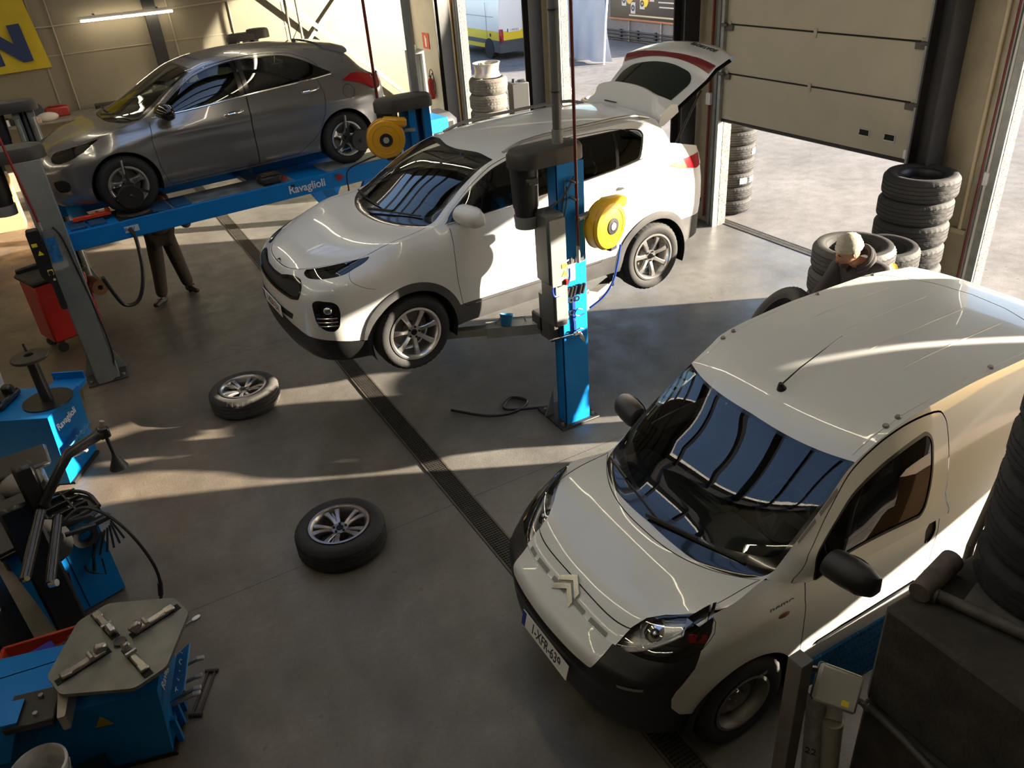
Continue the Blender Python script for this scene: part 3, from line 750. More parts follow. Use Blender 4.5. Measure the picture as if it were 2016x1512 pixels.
# cross braces, conduits on the back wall
def bar(m, a, b, w=.10, t=.05):
    a = Vector(a); b = Vector(b); L = (b-a).length; Mx = basis((a+b)/2, b-a, (0, 1, 0)); m.box((0,0,0), (L, t, w), M=Mx)
m = MB(); bar(m, (3.0, YB-.32, 4.75), (7.75, YB-.32, .45)); structure(m, 'trim_27', GALV)
m = MB(); bar(m, (3.3, YB-.26, .15), (7.75, YB-.26, 4.35), .07); structure(m, 'trim_28', GALV)
CON = mat('white_conduit', (.30,.27,.21), .6)
for k, x in ((29, .42), (30, 2.62), (31, 3.85)): structure(MB().cyl((x, YB-.03, 0), (x, YB-.03, ZC), .015, seg=10), 'trim_%d' % k, CON)
structure(MB().cyl((-7, YB-.03, 2.93), (.95, YB-.03, 2.98), .016, seg=8).cyl((2.7, YB-.03, 3.05), (7.9, YB-.03, 3.2), .016, seg=8), 'trim_32', CON)
m = MB()
for x in (-4.9, -2.4, .1, 5.0): m.box((x, YB-.008, ZC/2), (.03, .016, ZC))
m.box((.5, YB-.006, 2.45), (14.8, .012, .02)); structure(m, 'trim_33', mat('panel_joint', (.28,.24,.17), .8))
# red service pipes on the piers
RPIPE = mat('red_pipe', (.14,.02,.015), .5)
for k, (y, r) in enumerate(((4.74, .018), (8.83, .02), (12.98, .016), (17.0, .016))):
    structure(MB().cyl((XW-.05, y, .1), (XW-.05, y, 5.5), r, seg=8), 'trim_%d' % (35+k), RPIPE)
m = MB().cyl((XW-.03, 4.86, .95), (XW-.03, 4.86, 5.5), .022, seg=10).box((XW-.03, 4.86, .95), (.05, .16, .05)); structure(m, 'trim_40', mat('cream_pipe', (.5,.43,.30), .6))
structure(MB().box((XW-.03, 4.70, 1.55), (.05, .06, .14), .01), 'trim_41', WHITE)
# ceiling with two roof-light strips, purlins below
m = MB(); holes = [(.05, 2.65, 2.5, 8.6), (.9, 2.4, 9.0, 16.0)]
xs = sorted({-7.2, 8.3, *[h[0] for h in holes], *[h[1] for h in holes]}); ys = sorted({-4.6, 19.6, *[h[2] for h in holes], *[h[3] for h in holes]})
for a, b in zip(xs, xs[1:]):
    for c, d in zip(ys, ys[1:]):
        if not any(h[0] <= a and b <= h[1] and h[2] <= c and d <= h[3] for h in holes): m.box(((a+b)/2, (c+d)/2, ZC+.05), (b-a, d-c, .1))
structure(m, 'ceiling', CEIL)
for i, x in enumerate((-5.5, -3.3, -1.6, -.05, 2.75, 4.5, 6.5)):
    structure(MB().box((x, 7.5, ZC-.09), (.07, 23.8, .16)), 'trim_%d' % (50+i), DKST)
for i, (y, w_) in enumerate(((3.3, .08), (4.2, .10), (5.4, .28), (6.6, .10), (7.9, .10), (9.0, .28), (10.4, .10), (11.7, .10), (12.8, .28), (14.2, .10), (15.5, .10))):
    structure(MB().box((1.35, y, ZC-.02), (2.7, w_, .14)), 'trim_%d' % (80+i), DKST)
# ---- the half-open sectional door in the second opening
DW = mat('door_panel_cream', (.42,.38,.29), .55, noise=.05, nscale=3)
dr = bpy.data.objects.new('door_1', None); COL.objects.link(dr); dr.location = (XW-.02, 0, 0); tag(dr, kind='structure')
y0, y1 = 5.60, 8.58
for i in range(4):
    z0 = 1.56+i*.61
    m = MB().box((0, (y0+y1)/2, z0+.30), (.045, y1-y0, .595), .006)
    for k in range(6): m.box((-.0235, y1-.10-.24, z0+.06+k*.1), (.002, .44-.05*k, .006))
    m.build('door_panel', DW, dr)
    m = MB()
    for yy in (y0+.06, y1-.06, (y0+y1)/2): m.box((-.03, yy, z0+.595), (.012, .05, .10), .003)
    m.build('door_hinge', mat('hinge_cream', (.40,.36,.28), .5), dr)
    for yy, sg in ((y0-.02, 1), (y1+.02, -1)):
        b = MB().box((-.045, yy+sg*.09, z0+.57), (.03, .14, .07), .006).box((-.07, yy+sg*.03, z0+.60), (.05, .10, .04), .01).cyl((-.06, yy-.03, z0+.6), (-.06, yy+.03, z0+.6), .028, seg=14); b.build('roller_bracket', mat('bracket_dark', (.10,.095,.085), .5, metal=.4), dr)
MB().box((0, (y0+y1)/2, 1.545), (.06, y1-y0, .05), .012).build('bottom_seal', BLK, dr)
for i in range(3):
    MB().box((-.002, (y0+y1)/2, 1.56+(i+1)*.61-.003), (.044, y1-y0, .016)).build('panel_gap', DARK, dr)
for yy in (5.88, 6.22):
    h = MB().box((-.026, yy, 1.76), (.012, .155, .095), .01).build('door_handle', mat('handle_frame_white', (.5,.48,.42), .5), dr)
    MB().box((-.032, yy, 1.765), (.006, .125, .062), .01).box((-.034, yy, 1.745), (.01, .13, .02), .004).build('handle_recess', DARK, h)
MB().box((-.03, 5.64, 1.62), (.03, .06, .10), .01).build('latch', WHITE, dr)
for k, y in ((70, 5.56), (72, 8.62)):
    sg = 1 if y > 7 else -1
    structure(MB().box((XW-.07, y-.02*sg, 2.2), (.06, .05, 4.4)).box((XW-.03, y+.05*sg, 2.2), (.02, .10, 4.4)), 'trim_%d' % k, GALV)
structure(MB().box((XW-.06, 8.83, 1.80), (.06, .09, .16), .01), 'trim_73', WHITE)
structure(MB().box((XW-.10, 5.42, 2.2), (.10, .14, 4.4)), 'trim_74', mat('grey_column', (.09,.088,.08), .5, noise=.2))
# ---- doors further along (rolled up or partly lowered)
def lift_door(k, ya, yb, zb):
    d = bpy.data.objects.new('door_%d' % k, None); COL.objects.link(d); d.location = (XW-.02, 0, 0); tag(d, kind='structure'); n = int(math.ceil((4.3-zb)/.61))
    for i in range(n): MB().box((0, (ya+yb)/2, zb+.30+i*.61), (.045, yb-ya, .60), .006).build('door_panel', DW, d)
lift_door(2, 1.60, 4.58, 3.28); lift_door(3, -2.55, .5, 2.03); lift_door(4, 13.78, 16.72, 3.35); lift_door(5, 9.68, 12.72, 3.35)
# ---- drains
def drain(name, label, x, w, ya, yb, nl, pitch):
    t = thing(name, label, 'drain', (x, (ya+yb)/2, 0)); L = yb-ya
    MB().box((0, 0, .0015), (w+.05, L, .003)).build('channel', DARK, t)
    m = MB()
    for sg in (-1, 1): m.box((sg*(w/2+.014), 0, .004), (.016, L, .009)); 
    m.build('drain_frame', mat('drain_iron', (.10,.085,.065), .6, metal=.4, noise=.3), t)
    g = MB()
    for i in range(nl): g.box((-w/2+w*(i+.5)/nl, 0, .0045), (.005, L, .006))
    for i in range(int(L/pitch)): g.box((0, -L/2+(i+.5)*pitch, .005), (w, pitch*.42, .006))
    g.build('grate', mat('drain_grate', (.055,.05,.042), .55, metal=.5, noise=.3), t)
drain('floor_drain', 'long narrow grated drain running across the workshop floor', 1.975, .145, 1.5, 19.0, 6, .026)
drain('threshold_drain', 'slotted iron drain along the sill of the big door', XW+.20, .12, -3.0, 18.8, 1, .03)
# ---- lamps: tubes on the ceiling and one on the back wall
TUBE = mat('lit_tube', (1, .95, .8), .5, emit=(1.0, .87, .62), estr=32.0)
FIX = mat('lamp_housing_white', (.6,.6,.58), .5)
def tube_lamp(name, label, a, b, grp=None, drop=0):
    a = Vector(a); b = Vector(b); c = (a+b)/2; L = (b-a).length
    t = thing(name, label, 'lamp', c, atan2((b-a).y, (b-a).x), grp)
    MB().box((0, 0, .055), (L+.06, .09, .05), .01).build('lamp_body', FIX, t)
    MB().cyl((-L/2, 0, 0), (L/2, 0, 0), .020, seg=12).build('lamp_tube', TUBE, t)
    return t
wl = tube_lamp('wall_lamp', 'lit fluorescent tube lamp on the beige back wall', (.93, YB-.32, 3.0), (2.67, YB-.32, 3.04))
MB().box((-.6, .16, .09), (.03, .30, .02)).box((.6, .16, .09), (.03, .30, .02)).build('lamp_arm', DKST, wl)
for i, x in enumerate((-4.4, -.75, 3.2)):
    for j, y in enumerate((1.0, 4.2, 7.4, 10.6, 13.8, 17.0)):
        tube_lamp('ceiling_lamp', 'long lit tube lamp under the workshop ceiling', (x, y-1.4, ZC-.30), (x, y+1.4, ZC-.30), 'ceiling tube lamps')
# added fill lamp high on the pier, stands in for sun on the far corner
fl = thing('corner_fill', 'added fill lamp high on the pier brightening the back wall corner', 'lamp', (7.55, 15.6, 4.0))
MB().box((0, 0, 0), (.22, .10, .18), .02, M=RZ(radians(20)) @ RX(radians(20))).build('lamp_body', BLK, fl)
MB().cyl((.0, 0, 0), (.38, -.1, .05), .015).build('lamp_arm', DKST, fl)
sp = bpy.data.lights.new('corner_fill_beam', 'SPOT'); sp.energy = 7200; sp.color = (1, .92, .70); sp.spot_size = radians(66); sp.spot_blend = .12; sp.shadow_soft_size = .05
so = bpy.data.objects.new('corner_fill_beam', sp); COL.objects.link(so); so.location = (7.50, 15.72, 3.96)
so.rotation_euler = (Vector((6.3, YB, 1.7))-Vector((7.50, 15.72, 3.96))).to_track_quat('-Z', 'Y').to_euler()
# ---------------------------------------------------------------- the white van (front right)
def paint(name, col, rough=.32, metal=0.0, coat=.6, noise=.03):
    return mat(name, col, rough, metal, coat, noise=noise, nscale=2.5)
def wheels(root, S, arches, R, W, rim, kind, rmat, yo, rot=0.0, label=None):
    ws = []
    for k, (cx, cz, _) in enumerate(arches):
        for sg in (-1, 1):
            ws.append(make_wheel(root, R, W, rim, kind, rmat, mw=TR(cx, sg*yo, cz) @ RX(radians(90)*(1 if sg < 0 else -1)) @ RZ(rot+k), style=0))
    return ws
def build_van():
    S = CarShape(VAN); (ox, oy, oz), yw = POSE['VAN']
    root = thing('van', 'small white delivery van with black bumper and roof aerial, nearest vehicle', 'van', (ox, oy, oz), yw)
    W = paint('van_white', (.68,.685,.66), .30); rubber = BLK
    bump = mat('black_bumper_plastic', (.012,.013,.014), .42, bump=.15, bscale=300)
    arches = [(.80,.315,.365), (3.3,.315,.365)]
    hl = [(-.552,.792),(-.605,.874),(-.664,.956),(-.724,.995),(-.821,1.03),(-1.033,1.05),(-1.199,1.05),(-1.205,1.0),(-1.163,.955),(-1.078,.885),(-1.019,.857),(-.915,.827),(-.744,.806)]
    bumper = [(0,.79),(-.538,.79),(-.60,.80),(-.744,.806),(-.915,.827),(-1.019,.857),(-1.078,.885),(-1.048,.783),(-.985,.70),(-.945,.65),(-.921,.592),(-.925,.513),(-.97,.455),(-1.06,.43),(-1.12,.40),(-1.12,.1),(0,.1)]
    bumper = bumper+[(-a, b) for a, b in bumper[::-1]]
    bar = rnd([(-.535,.805),(-.475,.70),(-.44,.648),(-.3,.640),(.3,.640),(.44,.648),(.475,.70),(.535,.805)], [0,.03,.02,.05,.05,.02,.03,0])
    strip = [(-.614,.650),(-.772,.680),(-.767,.659),(-.622,.633)]
    grille = rnd([(-.42,.622),(.42,.622),(.38,.575),(-.38,.575)], .015)
    doorA = [(-1.795,.50),(-1.78,.9),(-1.80,1.0),(-1.815,1.15),(-2.86,1.15),(-2.85,1.0),(-2.83,.66),(-2.80,.56),(-2.74,.515)]
    doorB = spl([(1.195,-.03),(1.235,.20),(1.29,.275),(1.39,.342),(1.52,.375),(1.66,.389),(1.9,.391),(2.19,.378),(2.262,.352),(2.275,.29),(2.262,.1),(2.258,-.03)], 4)
    winB = rnd([(1.268,.014),(1.305,.20),(1.40,.258),(1.533,.297),(1.74,.314),(1.9,.320),(2.11,.327),(2.145,.305),(2.13,.2),(2.09,.09),(2.06,.066),(1.75,.08),(1.42,.09)], [.01,.05,.05,.1,.1,.1,.03,.03,.1,.03,.03,.1,.05])
    seal = offs(winB, -.012, True); seal = [tuple(p) for p in seal]
    if pip(np.array(winB), seal).sum() < len(winB)//2: seal = [tuple(p) for p in offs(winB, .012, True)]
    handle = rnd([(-2.775,.985),(-2.815,.985),(-2.825,.90),(-2.79,.825),(-2.735,.83),(-2.728,.93)], .03)
    mould = rnd([(-1.915,.462),(-1.93,.490),(-2.74,.540),(-2.75,.505)], .01)
    hood = [(.10,-.505),(.255,-.512),(.325,-.538),(.358,-.60),(.366,-.722),(.55,-.757),(.735,-.787),(.735,.787),(.55,.757),(.366,.722),(.358,.60),(.325,.538),(.255,.512),(.10,.505)]
    cowl = rnd([(.735,-.735),(.75,-.5),(.778,-.25),(.79,0),(.778,.25),(.75,.5),(.735,.735),(.80,.80),(.93,.802),(1.52,.806),(1.535,0),(1.52,-.806),(.93,-.802),(.80,-.80)], [.05]*3+[.05]*4+[.06,.05,.02,.0,.02,.05,.06])
    ws = rnd([(.905,-.775),(.885,-.4),(.88,0),(.885,.4),(.905,.775),(1.505,.782),(1.515,0),(1.505,-.782)], [.05,.1,.1,.1,.05,.03,.1,.03])
    hlC = [(.05,-.85),(.05,-.508),(.255,-.514),(.325,-.541),(.356,-.603),(.364,-.85)]
    fuelflap = None
    oA, oB, oC, oD = car_charts(S, .045, .045, .05,
        A=both([('hl', hl), ('strip', strip), ('handle', handle), ('mould', mould)])+[('bar', bar), ('grille', grille), ('bumper', bumper)]+both([('door', doorA)]),
        B=[('win', winB), ('seal', seal), ('door', doorB)],
        C=[('ws', ws), ('cowl', cowl), ('hood', hood)]+bothC([('hl', hlC)]),
        sA=seam2([(doorA, True, .006), ([(-1.20,1.06),(-1.21,.99),(-1.185,.95),(-1.078,.885)], False, .004)]), sB=[(doorB, True, .006)],
        sC=[(hood[1:-1], True, .006), ([(3.30,.80),(3.345,.72),(3.46,.3),(3.49,0),(3.46,-.3),(3.345,-.72),(3.30,-.80)], False, .008)], arches=arches)
    F = (2, 0, .7)
    patch_obj('body', oA['base']+oB[-1]['base']+oB[1]['base']+oC['base']+oD['base'], W, root, flipto=F)
    patch_obj('hood', oC['hood'], W, root, flipto=F)
    patch_obj('engine_bay', oC['hood'], DARK, root, off=-.03, flipto=F)
    for sd, k in ((-1, 'L'), (1, 'R')):
        d = patch_obj('front_door', oA['door'+k]+oB[sd]['door'], W, root, flipto=F)
        patch_obj('window', oB[sd]['win'], TINT, d, off=-.004, flipto=F)
        patch_obj('window_seal', oB[sd]['seal'], BLK, d, off=.001, flipto=F)
        h = patch_obj('door_handle', oA['handle'+k], BLK, d, off=-.012, flipto=F)
        patch_obj('side_moulding', oA['mould'+k], bump, root, off=.008, flipto=F)
        bowls = [(-.73, .90, .085, CHROME), (-.98, .945, .05, CHROME)]
        if k == 'R': bowls = [(-a, b, c, m) for a, b, c, m in bowls]
        l = lamp(root, 'headlight', oA['hl'+k]+oC['hl'+k], .05, mat('lamp_silver', (.42,.42,.42), .25, metal=.7), bowls, S)
        if k == 'L':
            P, du, dv, n = surf_at(S, 'A', -1.06, .93); q = MB().box((0,0,0), (.10,.05,.012), .005); o = q.build('indicator_bulb_cover', REDLENS, l); o.matrix_local = basis(P-n*.03, du, dv)
        patch_obj('reflector_strip', oA['strip'+k], mat('grey_strip', (.22,.22,.21), .5), root, off=.003, flipto=F)
    patch_obj('front_bumper', oA['bumper']+oA.get('grille', []), bump, root, flipto=F)
    patch_obj('grille_bar', oA['bar'], W, root, off=.004, flipto=F)
    patch_obj('grille', oA['grille'], DARK, root, off=.002, flipto=F)
    wsx = patch_obj('windscreen', oC['ws'], SCREEN, root, off=.001, flipto=F)
    patch_obj('windscreen_surround', oC['cowl'], GLOSSBLK, root, off=.0, flipto=F)
    for (v0, v1, v2) in (((.775,.70),(.85,.40),(.83,-.02)), ((.80,.05),(.86,-.35),(.84,-.66))): wiper(root, S, (v0, v1, v2))
    # grey tape pieces along hood edge and pillar
    tp = MB(); tape = mat('grey_tape', (.24,.235,.22), .7)
    for a, b in ((-.45,-.28),(-.22,-.06),(.0,.16),(.22,.36),(.40,.48)):
        rr = []
        for yy in (a, b): P, du, dv, n = surf_at(S, 'C', .185, yy*.95); rr.append((P+n*.004, du))
        tp.add([tuple(rr[0][0]-rr[0][1]*.014), tuple(rr[1][0]-rr[1][1]*.014), tuple(rr[1][0]+rr[1][1]*.014), tuple(rr[0][0]+rr[0][1]*.014)], [(0,1,2,3)])
    for a, b in ((1.05,1.17),(1.20,1.33)):
        rr = []
        for xx in (a, b):
            P, du, dv, n = surf_at(S, 'C', xx, -.815/1.035); P2, *_ = surf_at(S, 'C', xx, -.79); rr.append((P2+n*.0 , n))
        tp.add([tuple(surf_at(S,'B',xx,yy)[0]+surf_at(S,'B',xx,yy)[3]*.003) for xx, yy in ((a+.17,.395),(b+.17,.395),(b+.17,.372),(a+.17,.372))], [(0,1,2,3)])
    tp.build('tape_piece', tape, root)
    # chevrons
    P, du, dv, n = surf_at(S, 'C', .20, 0); ch = MB()
    for k in (0, 1):
        y0 = -.045+.062*k
        for sg in (-1, 1):
            ch.prism([(0, y0+.045), (0, y0+.085), (sg*.092, y0+.018), (sg*.092, y0-.022)], .004, .016)
    o = ch.build('emblem', mat('emblem_silver', (.62,.62,.60), .22, metal=.75), root); o.matrix_local = basis(P, (0,-1,0), du)
    plate(root, '1-XFR-639', Vector(S.A(np.array(0.), np.array(.455)))+Vector((-.016,0,0)), (0,-1,0), (.22,0,1), lm=mat('plate_black', (.02,.02,.02), .5))
    # roof: aerial, ridges, gutter plugs
    P, du, dv, n = surf_at(S, 'C', 1.745, -.02); an = MB()
    an.lathe([(.0,.045),(.012,.045),(.022,.02),(.03,.0)], 16, M=basis(P, du, dv))
    tip = P+Vector((.46, -.01, .22)); an.tube([P+n*.03, P+Vector((.14,0,.10)), tip], [.006,.004,.0025], 6); an.build('roof_aerial', BLK, root)
    rg = MB()
    for v, a, b in ((-.43,2.29,3.3),(-.135,2.32,3.3),(.165,2.40,3.25),(.46,2.40,3.2)):
        pts = []
        for q in np.linspace(0, 1, 14):
            p, du, dv, n = surf_at(S, 'C', a+(b-a)*q, v); pts.append(p-n*.0045)
        rg.tube(pts, [.003]+[.008]*12+[.003], 8)
    for sg in (-1, 1):
        pts = []
        for q in np.linspace(1.56, 3.6, 30):
            p, du, dv, n = surf_at(S, 'C', q, sg*.752); pts.append(p-n*.004)
        rg.tube(pts, .007, 6)
    rg.build('roof_ridge', W, root)
    pl = MB()
    for q in (1.83, 1.95, 2.74, 3.3):
        for sg in (-1, 1):
            p, du, dv, n = surf_at(S, 'C', q, sg*.752); pl.lathe([(.0,.010),(.012,.010),(.018,.002),(.018,-.004)], 14, M=basis(p+n*.004, du, dv))
    pl.build('roof_plug', STEEL, root)
    mirror(root, (1.36, -.985, 1.10), bump, 1.12, depth=.10)
    mm = mirror(root, (1.36, -.985, 1.10), bump, 1.12, depth=.10); mm.scale = (1, -1, 1)
    # badge on the wing
    P, du, dv, n = surf_at(S, 'A', -1.625, .93)
    text('wing_lettering', 'nemo', .062, mat('badge_grey', (.10,.10,.10), .4), root, ext=.001, mw=basis(P+n*.003, (1,0,0), (0,0,1)), sx=1.25)
    q = MB().lathe([(0,.003),(.02,.003),(.024,0)], 24, M=Matrix.Diagonal((1.7,.8,1,1))); o = q.build('wing_badge', mat('badge_orange', (.25,.09,.05), .4), root)
    P, du, dv, n = surf_at(S, 'A', -1.625, .875); o.matrix_local = basis(P, (1,0,0), (0,0,1))
    # stickers at the top corner of the screen
    st = MB(); blu = mat('sticker_blue', (.42,.60,.70), .5)
    for u, v in ((1.22,.765),(1.30,.755),(1.385,.745),(1.46,.735)):
        p, du, dv, n = surf_at(S, 'C', u, v); st.box((0,0,0), (.065,.075,.001), M=basis(p-n*.006, du, dv))
    st.build('screen_sticker', blu, wsx)
    shell_liner(root, S, arches, oC)
    wheels(root, S, arches, .315, .185, .19, 'steel', mat('dull_wheel_steel', (.25,.245,.23), .5, metal=.7, noise=.3), .765)
    interior(root, .86, 2.5, .38, .98, .70, [(1.65, 2)])
    b = MB().box((2.45,0,1.0), (.02,1.4,1.3)); b.build('bulkhead', DARK, root)
    p = MB().box((1.30,.05,1.02), (.14,.30,.04), .015).box((1.28,.05,.99),(.2,.36,.03),.01); p.build('dash_tray', BLK, root)
    return root
# ---------------------------------------------------------------- the white SUV on the two post lift
def build_suv():
    S = CarShape(SUV); (ox, oy, oz), yw = POSE['SUV']
    root = thing('suv', 'white SUV with open tailgate raised on the two post lift', 'car', (ox, oy, oz), yw)
    W = paint('suv_white', (.64,.645,.64), .26); clad = mat('dark_cladding', (.045,.045,.046), .6, noise=.2)
    F = (2.2, 0, .8); arches = [(.93,.36,.405), (3.585,.36,.405)]
    hl = spl([(-.535,1.0),(-.603,1.062),(-.721,1.118),(-.86,1.165),(-1.15,1.20),(-1.46,1.215),(-1.452,1.172),(-1.34,1.115),(-1.20,1.078),(-1.076,1.048),(-.992,1.018),(-.85,.995),(-.705,.978),(-.60,.975)], 4)
    grille = [(0,.915),(-.20,.925),(-.33,.95),(-.44,.963),(-.54,.955),(-.592,.915),(-.60,.87),(-.575,.815),(-.45,.79),(-.25,.785),(0,.782)]; grille = rnd(grille+[(-a,b) for a, b in grille[-2:0:-1]], .02)
    gr2 = [tuple(p) for p in offs(dens(grille, .02), .022, True)]
    if not pip(np.array(gr2), grille).all(): gr2 = [tuple(p) for p in offs(dens(grille, .02), -.022, True)]
    fog = rnd([(-.742,.82),(-.80,.845),(-.93,.83),(-.975,.80),(-.985,.73),(-.955,.60),(-.904,.56),(-.82,.575),(-.755,.64)], .05)
    low = [(0,.585),(-.30,.57),(-.5,.54),(-.62,.505),(-.873,.482),(-1.03,.455),(-1.16,.44),(-1.16,.1),(0,.1)]; low = low+[(-a,b) for a, b in low[::-1]]
    slot = rnd([(-.46,.66),(.46,.66),(.42,.60),(-.42,.60)], .02)
    def ring(cx, cz, R, a0, a1): return [(-float(S.t_of_x(cx))-R*cos(a), cz+R*sin(a)) for a in np.linspace(a0, a1, 44)]
    aF = ring(.93,.36,.475,-.25,pi+.35)+[(-1.05,.1),(-2.05,.1)][::1]; aR = ring(3.585,.36,.475,-.3,pi+.3)
    aF = ring(.93,.36,.475,0.05,pi-.02); aF = [(-2.06,.1)]+[p for p in aF[::-1]][:: -1][::-1][:0]+aF[::-1][::-1]+[(-1.12,.1)] if False else aF
    archF = [(aF[0][0],.1)]+aF+[(aF[-1][0],.1)]; aR = ring(3.585,.36,.475,.08,pi-.05); archR = [(aR[0][0],.1)]+aR+[(aR[-1][0],.1)]
    sill = [(-1.9,.495),(-3.95,.505),(-3.95,.1),(-1.9,.1)]
    rearlow = [(-4.4,.66),(-4.7,.66),(-5.2,.60),(-5.9,.60),(-5.9,.1),(-4.4,.1)]
    doorF = [(-2.075,1.4),(-2.06,1.19),(-2.046,1.0),(-2.05,.75),(-2.085,.505),(-2.12,.47),(-3.06,.475),(-3.10,.75),(-3.10,1.0),(-3.08,1.5)]
    doorR = [(-3.09,1.5),(-3.108,1.0),(-3.108,.75),(-3.068,.475),(-3.60,.485),(-3.66,.56),(-3.74,.78),(-3.90,.95),(-4.08,1.06),(-4.135,1.17),(-4.14,1.35),(-4.10,1.5)]
    taill = rnd([(-4.46,1.235),(-4.62,1.262),(-4.93,1.25),(-5.15,1.235),(-5.15,1.15),(-4.91,1.13),(-4.87,1.127),(-4.6,1.185)], [.01,.03,0,0,0,0,.03,.03])
    tx = float(S.t_of_x(1.0)) - 1.0
    def tB(x): return -(x+tx)
    fuel = [(-4.306+.085*cos(a), 1.116+.085*sin(a)) for a in np.linspace(0, 2*pi, 36, endpoint=False)]
    # side glass, in (x, w*KB)
    winF = rnd([(1.40,.03),(1.46,.30),(1.60,.325),(1.95,.345),(2.37,.350),(2.385,.02)], [.02,.08,.08,.1,.02,.02])
    winR = rnd([(2.45,.02),(2.44,.350),(2.85,.350),(3.265,.340),(3.155,.022)], [.02,.02,.1,.02,.02])
    winQ = rnd([(3.30,.338),(3.19,.025),(3.43,.032),(3.58,.245),(3.565,.30),(3.48,.325)], [.02,.02,.04,.05,.04,.05])
    black = rnd([(1.36,.015),(1.43,.318),(1.60,.343),(1.95,.362),(2.40,.366),(2.85,.366),(3.3,.355),(3.50,.340),(3.60,.305),(3.605,.25),(3.45,.012)], [.01,.08,.08,.1,.1,.1,.1,.06,.05,.06,.04])
    doorBF = [(1.30,-.03),(1.375,.20),(1.44,.345),(1.60,.372),(1.95,.385),(2.42,.388),(2.43,-.03)]
    doorBR = [(2.44,-.03),(2.43,.388),(2.85,.386),(3.25,.372),(3.42,.345),(3.52,.20),(3.50,-.03)]
    hood = [(.06,-.80),(.11,-.80),(.5,-.745),(.93,-.745),(.985,-.74),(.985,.74),(.93,.745),(.5,.745),(.11,.80),(.06,.80)]
    ws = rnd([(1.135,-.70),(1.125,-.35),(1.12,0),(1.125,.35),(1.135,.70),(1.885,.722),(1.885,.3),(1.86,0),(1.885,-.3),(1.885,-.722)], [.04,.1,.1,.1,.04,.03,.1,.15,.1,.03])
    blk = rnd([(.985,-.72),(.975,-.3),(.97,0),(.975,.3),(.985,.72),(1.08,.755),(1.93,.765),(1.965,.5),(1.91,.12),(1.91,-.12),(1.965,-.5),(1.93,-.765),(1.08,-.755)], [.05,.1,.1,.1,.05,.05,.02,.08,.08,.08,.08,.02,.05])
    oA, oB, oC, oD = car_charts(S, .045, .045, .05,
        A=both([('hl', hl), ('fog', fog), ('fuel', fuel), ('tail', taill)])+[('gr2', gr2), ('grille', grille), ('slot', slot), ('low', low)]+both([('archF', archF), ('archR', archR), ('sill', sill), ('rearlow', rearlow), ('doorF', doorF), ('doorR', doorR)]),
        B=[('winF', winF), ('winR', winR), ('winQ', winQ), ('black', black), ('doorF', doorBF), ('doorR', doorBR)],
        C=[('ws', ws), ('blk', blk), ('hood', hood)],
        sA=seam2([(doorF[1:-1], False, .005), (doorR[1:-1], False, .005), (fuel, True, .004), ([(-1.02,1.045),(-1.10,.97),(-1.22,.90),(-1.30,.87)], False, .003)]),
        sB=[(doorBF, True, .005), (doorBR, True, .005)],
        sC=[([(.985,-.74),(.93,-.745),(.5,-.745),(.2,-.765),(.13,-.75),(.122,-.5),(.12,0),(.122,.5),(.13,.75),(.2,.765),(.5,.745),(.93,.745),(.985,.74)], False, .006)], arches=arches, back=False)
    patch_obj('body', oA['base']+oB[-1]['base']+oB[1]['base']+oC['base'], W, root, flipto=F)
    patch_obj('hood', oC['hood'], W, root, flipto=F); patch_obj('engine_bay', oC['hood'], DARK, root, off=-.03, flipto=F)
    for sd, k in ((-1, 'L'), (1, 'R')):
        d = patch_obj('front_door', oA['doorF'+k]+oB[sd]['doorF'], W, root, flipto=F)
        patch_obj('window', oB[sd]['winF'], TINT, d, off=-.003, flipto=F)
        e = patch_obj('rear_door', oA['doorR'+k]+oB[sd]['doorR'], W, root, flipto=F)
        patch_obj('window', oB[sd]['winR'], PRIV, e, off=-.003, flipto=F)
        patch_obj('quarter_window', oB[sd]['winQ'], PRIV, root, off=-.003, flipto=F)
        patch_obj('window_surround', oB[sd]['black'], GLOSSBLK, root, flipto=F)
        patch_obj('wheel_arch_trim', oA['archF'+k], clad, root, off=.010, flipto=F); patch_obj('wheel_arch_trim', oA['archR'+k], clad, root, off=.010, flipto=F)
        patch_obj('sill_trim', oA['sill'+k], clad, root, off=.006, flipto=F)
        patch_obj('rear_bumper_trim', oA['rearlow'+k], clad, root, off=.004, flipto=F)
        patch_obj('tail_light', oA['tail'+k], REDLENS, root, off=.006, flipto=F)
        patch_obj('fuel_flap', oA['fuel'+k], W, root, flipto=F)
        g = -1 if k == 'L' else 1
        lamp(root, 'headlight', oA['hl'+k], .05, mat('lamp_dark', (.11,.11,.115), .25, metal=.5), [(g*.70,1.020,.036,CHROME),(g*.82,1.055,.050,CHROME),(g*.97,1.085,.050,CHROME)], S)
        fo = patch_obj('fog_lamp_surround', oA['fog'+k], GLOSSBLK, root, off=-.006, flipto=F)
        q = MB()
        for zz in (.69,.655,.62): 
            pts = [Vector(S.A(np.array(g*t), np.array(zz))) for t in np.linspace(.775,.955,7)]; q.tube([p+Vector((-.006,-.004,0)) for p in pts], .006, 6)
        q.build('fog_fin', CHROME, fo)
        P, du, dv, n = surf_at(S, 'A', g*.88, .755); q = MB().sphere((0,0,-.004), (.035,.032,.014), 16, 8); o = q.build('fog_lamp', CHROME, fo); o.matrix_local = basis(P, du, dv)
    patch_obj('grille_frame', oA['grille'], GLOSSBLK, root, off=.004, flipto=F)
    gg = patch_obj('grille', oA['gr2'], mat('grille_mesh', (.012,.012,.013), .4, bump=1.0, bscale=220), root, off=-.012, flipto=F)
    patch_obj('front_bumper_trim', oA['low'], BLK, root, off=.004, flipto=F); patch_obj('bumper_slot', oA['slot'], DARK, root, off=.001, flipto=F)
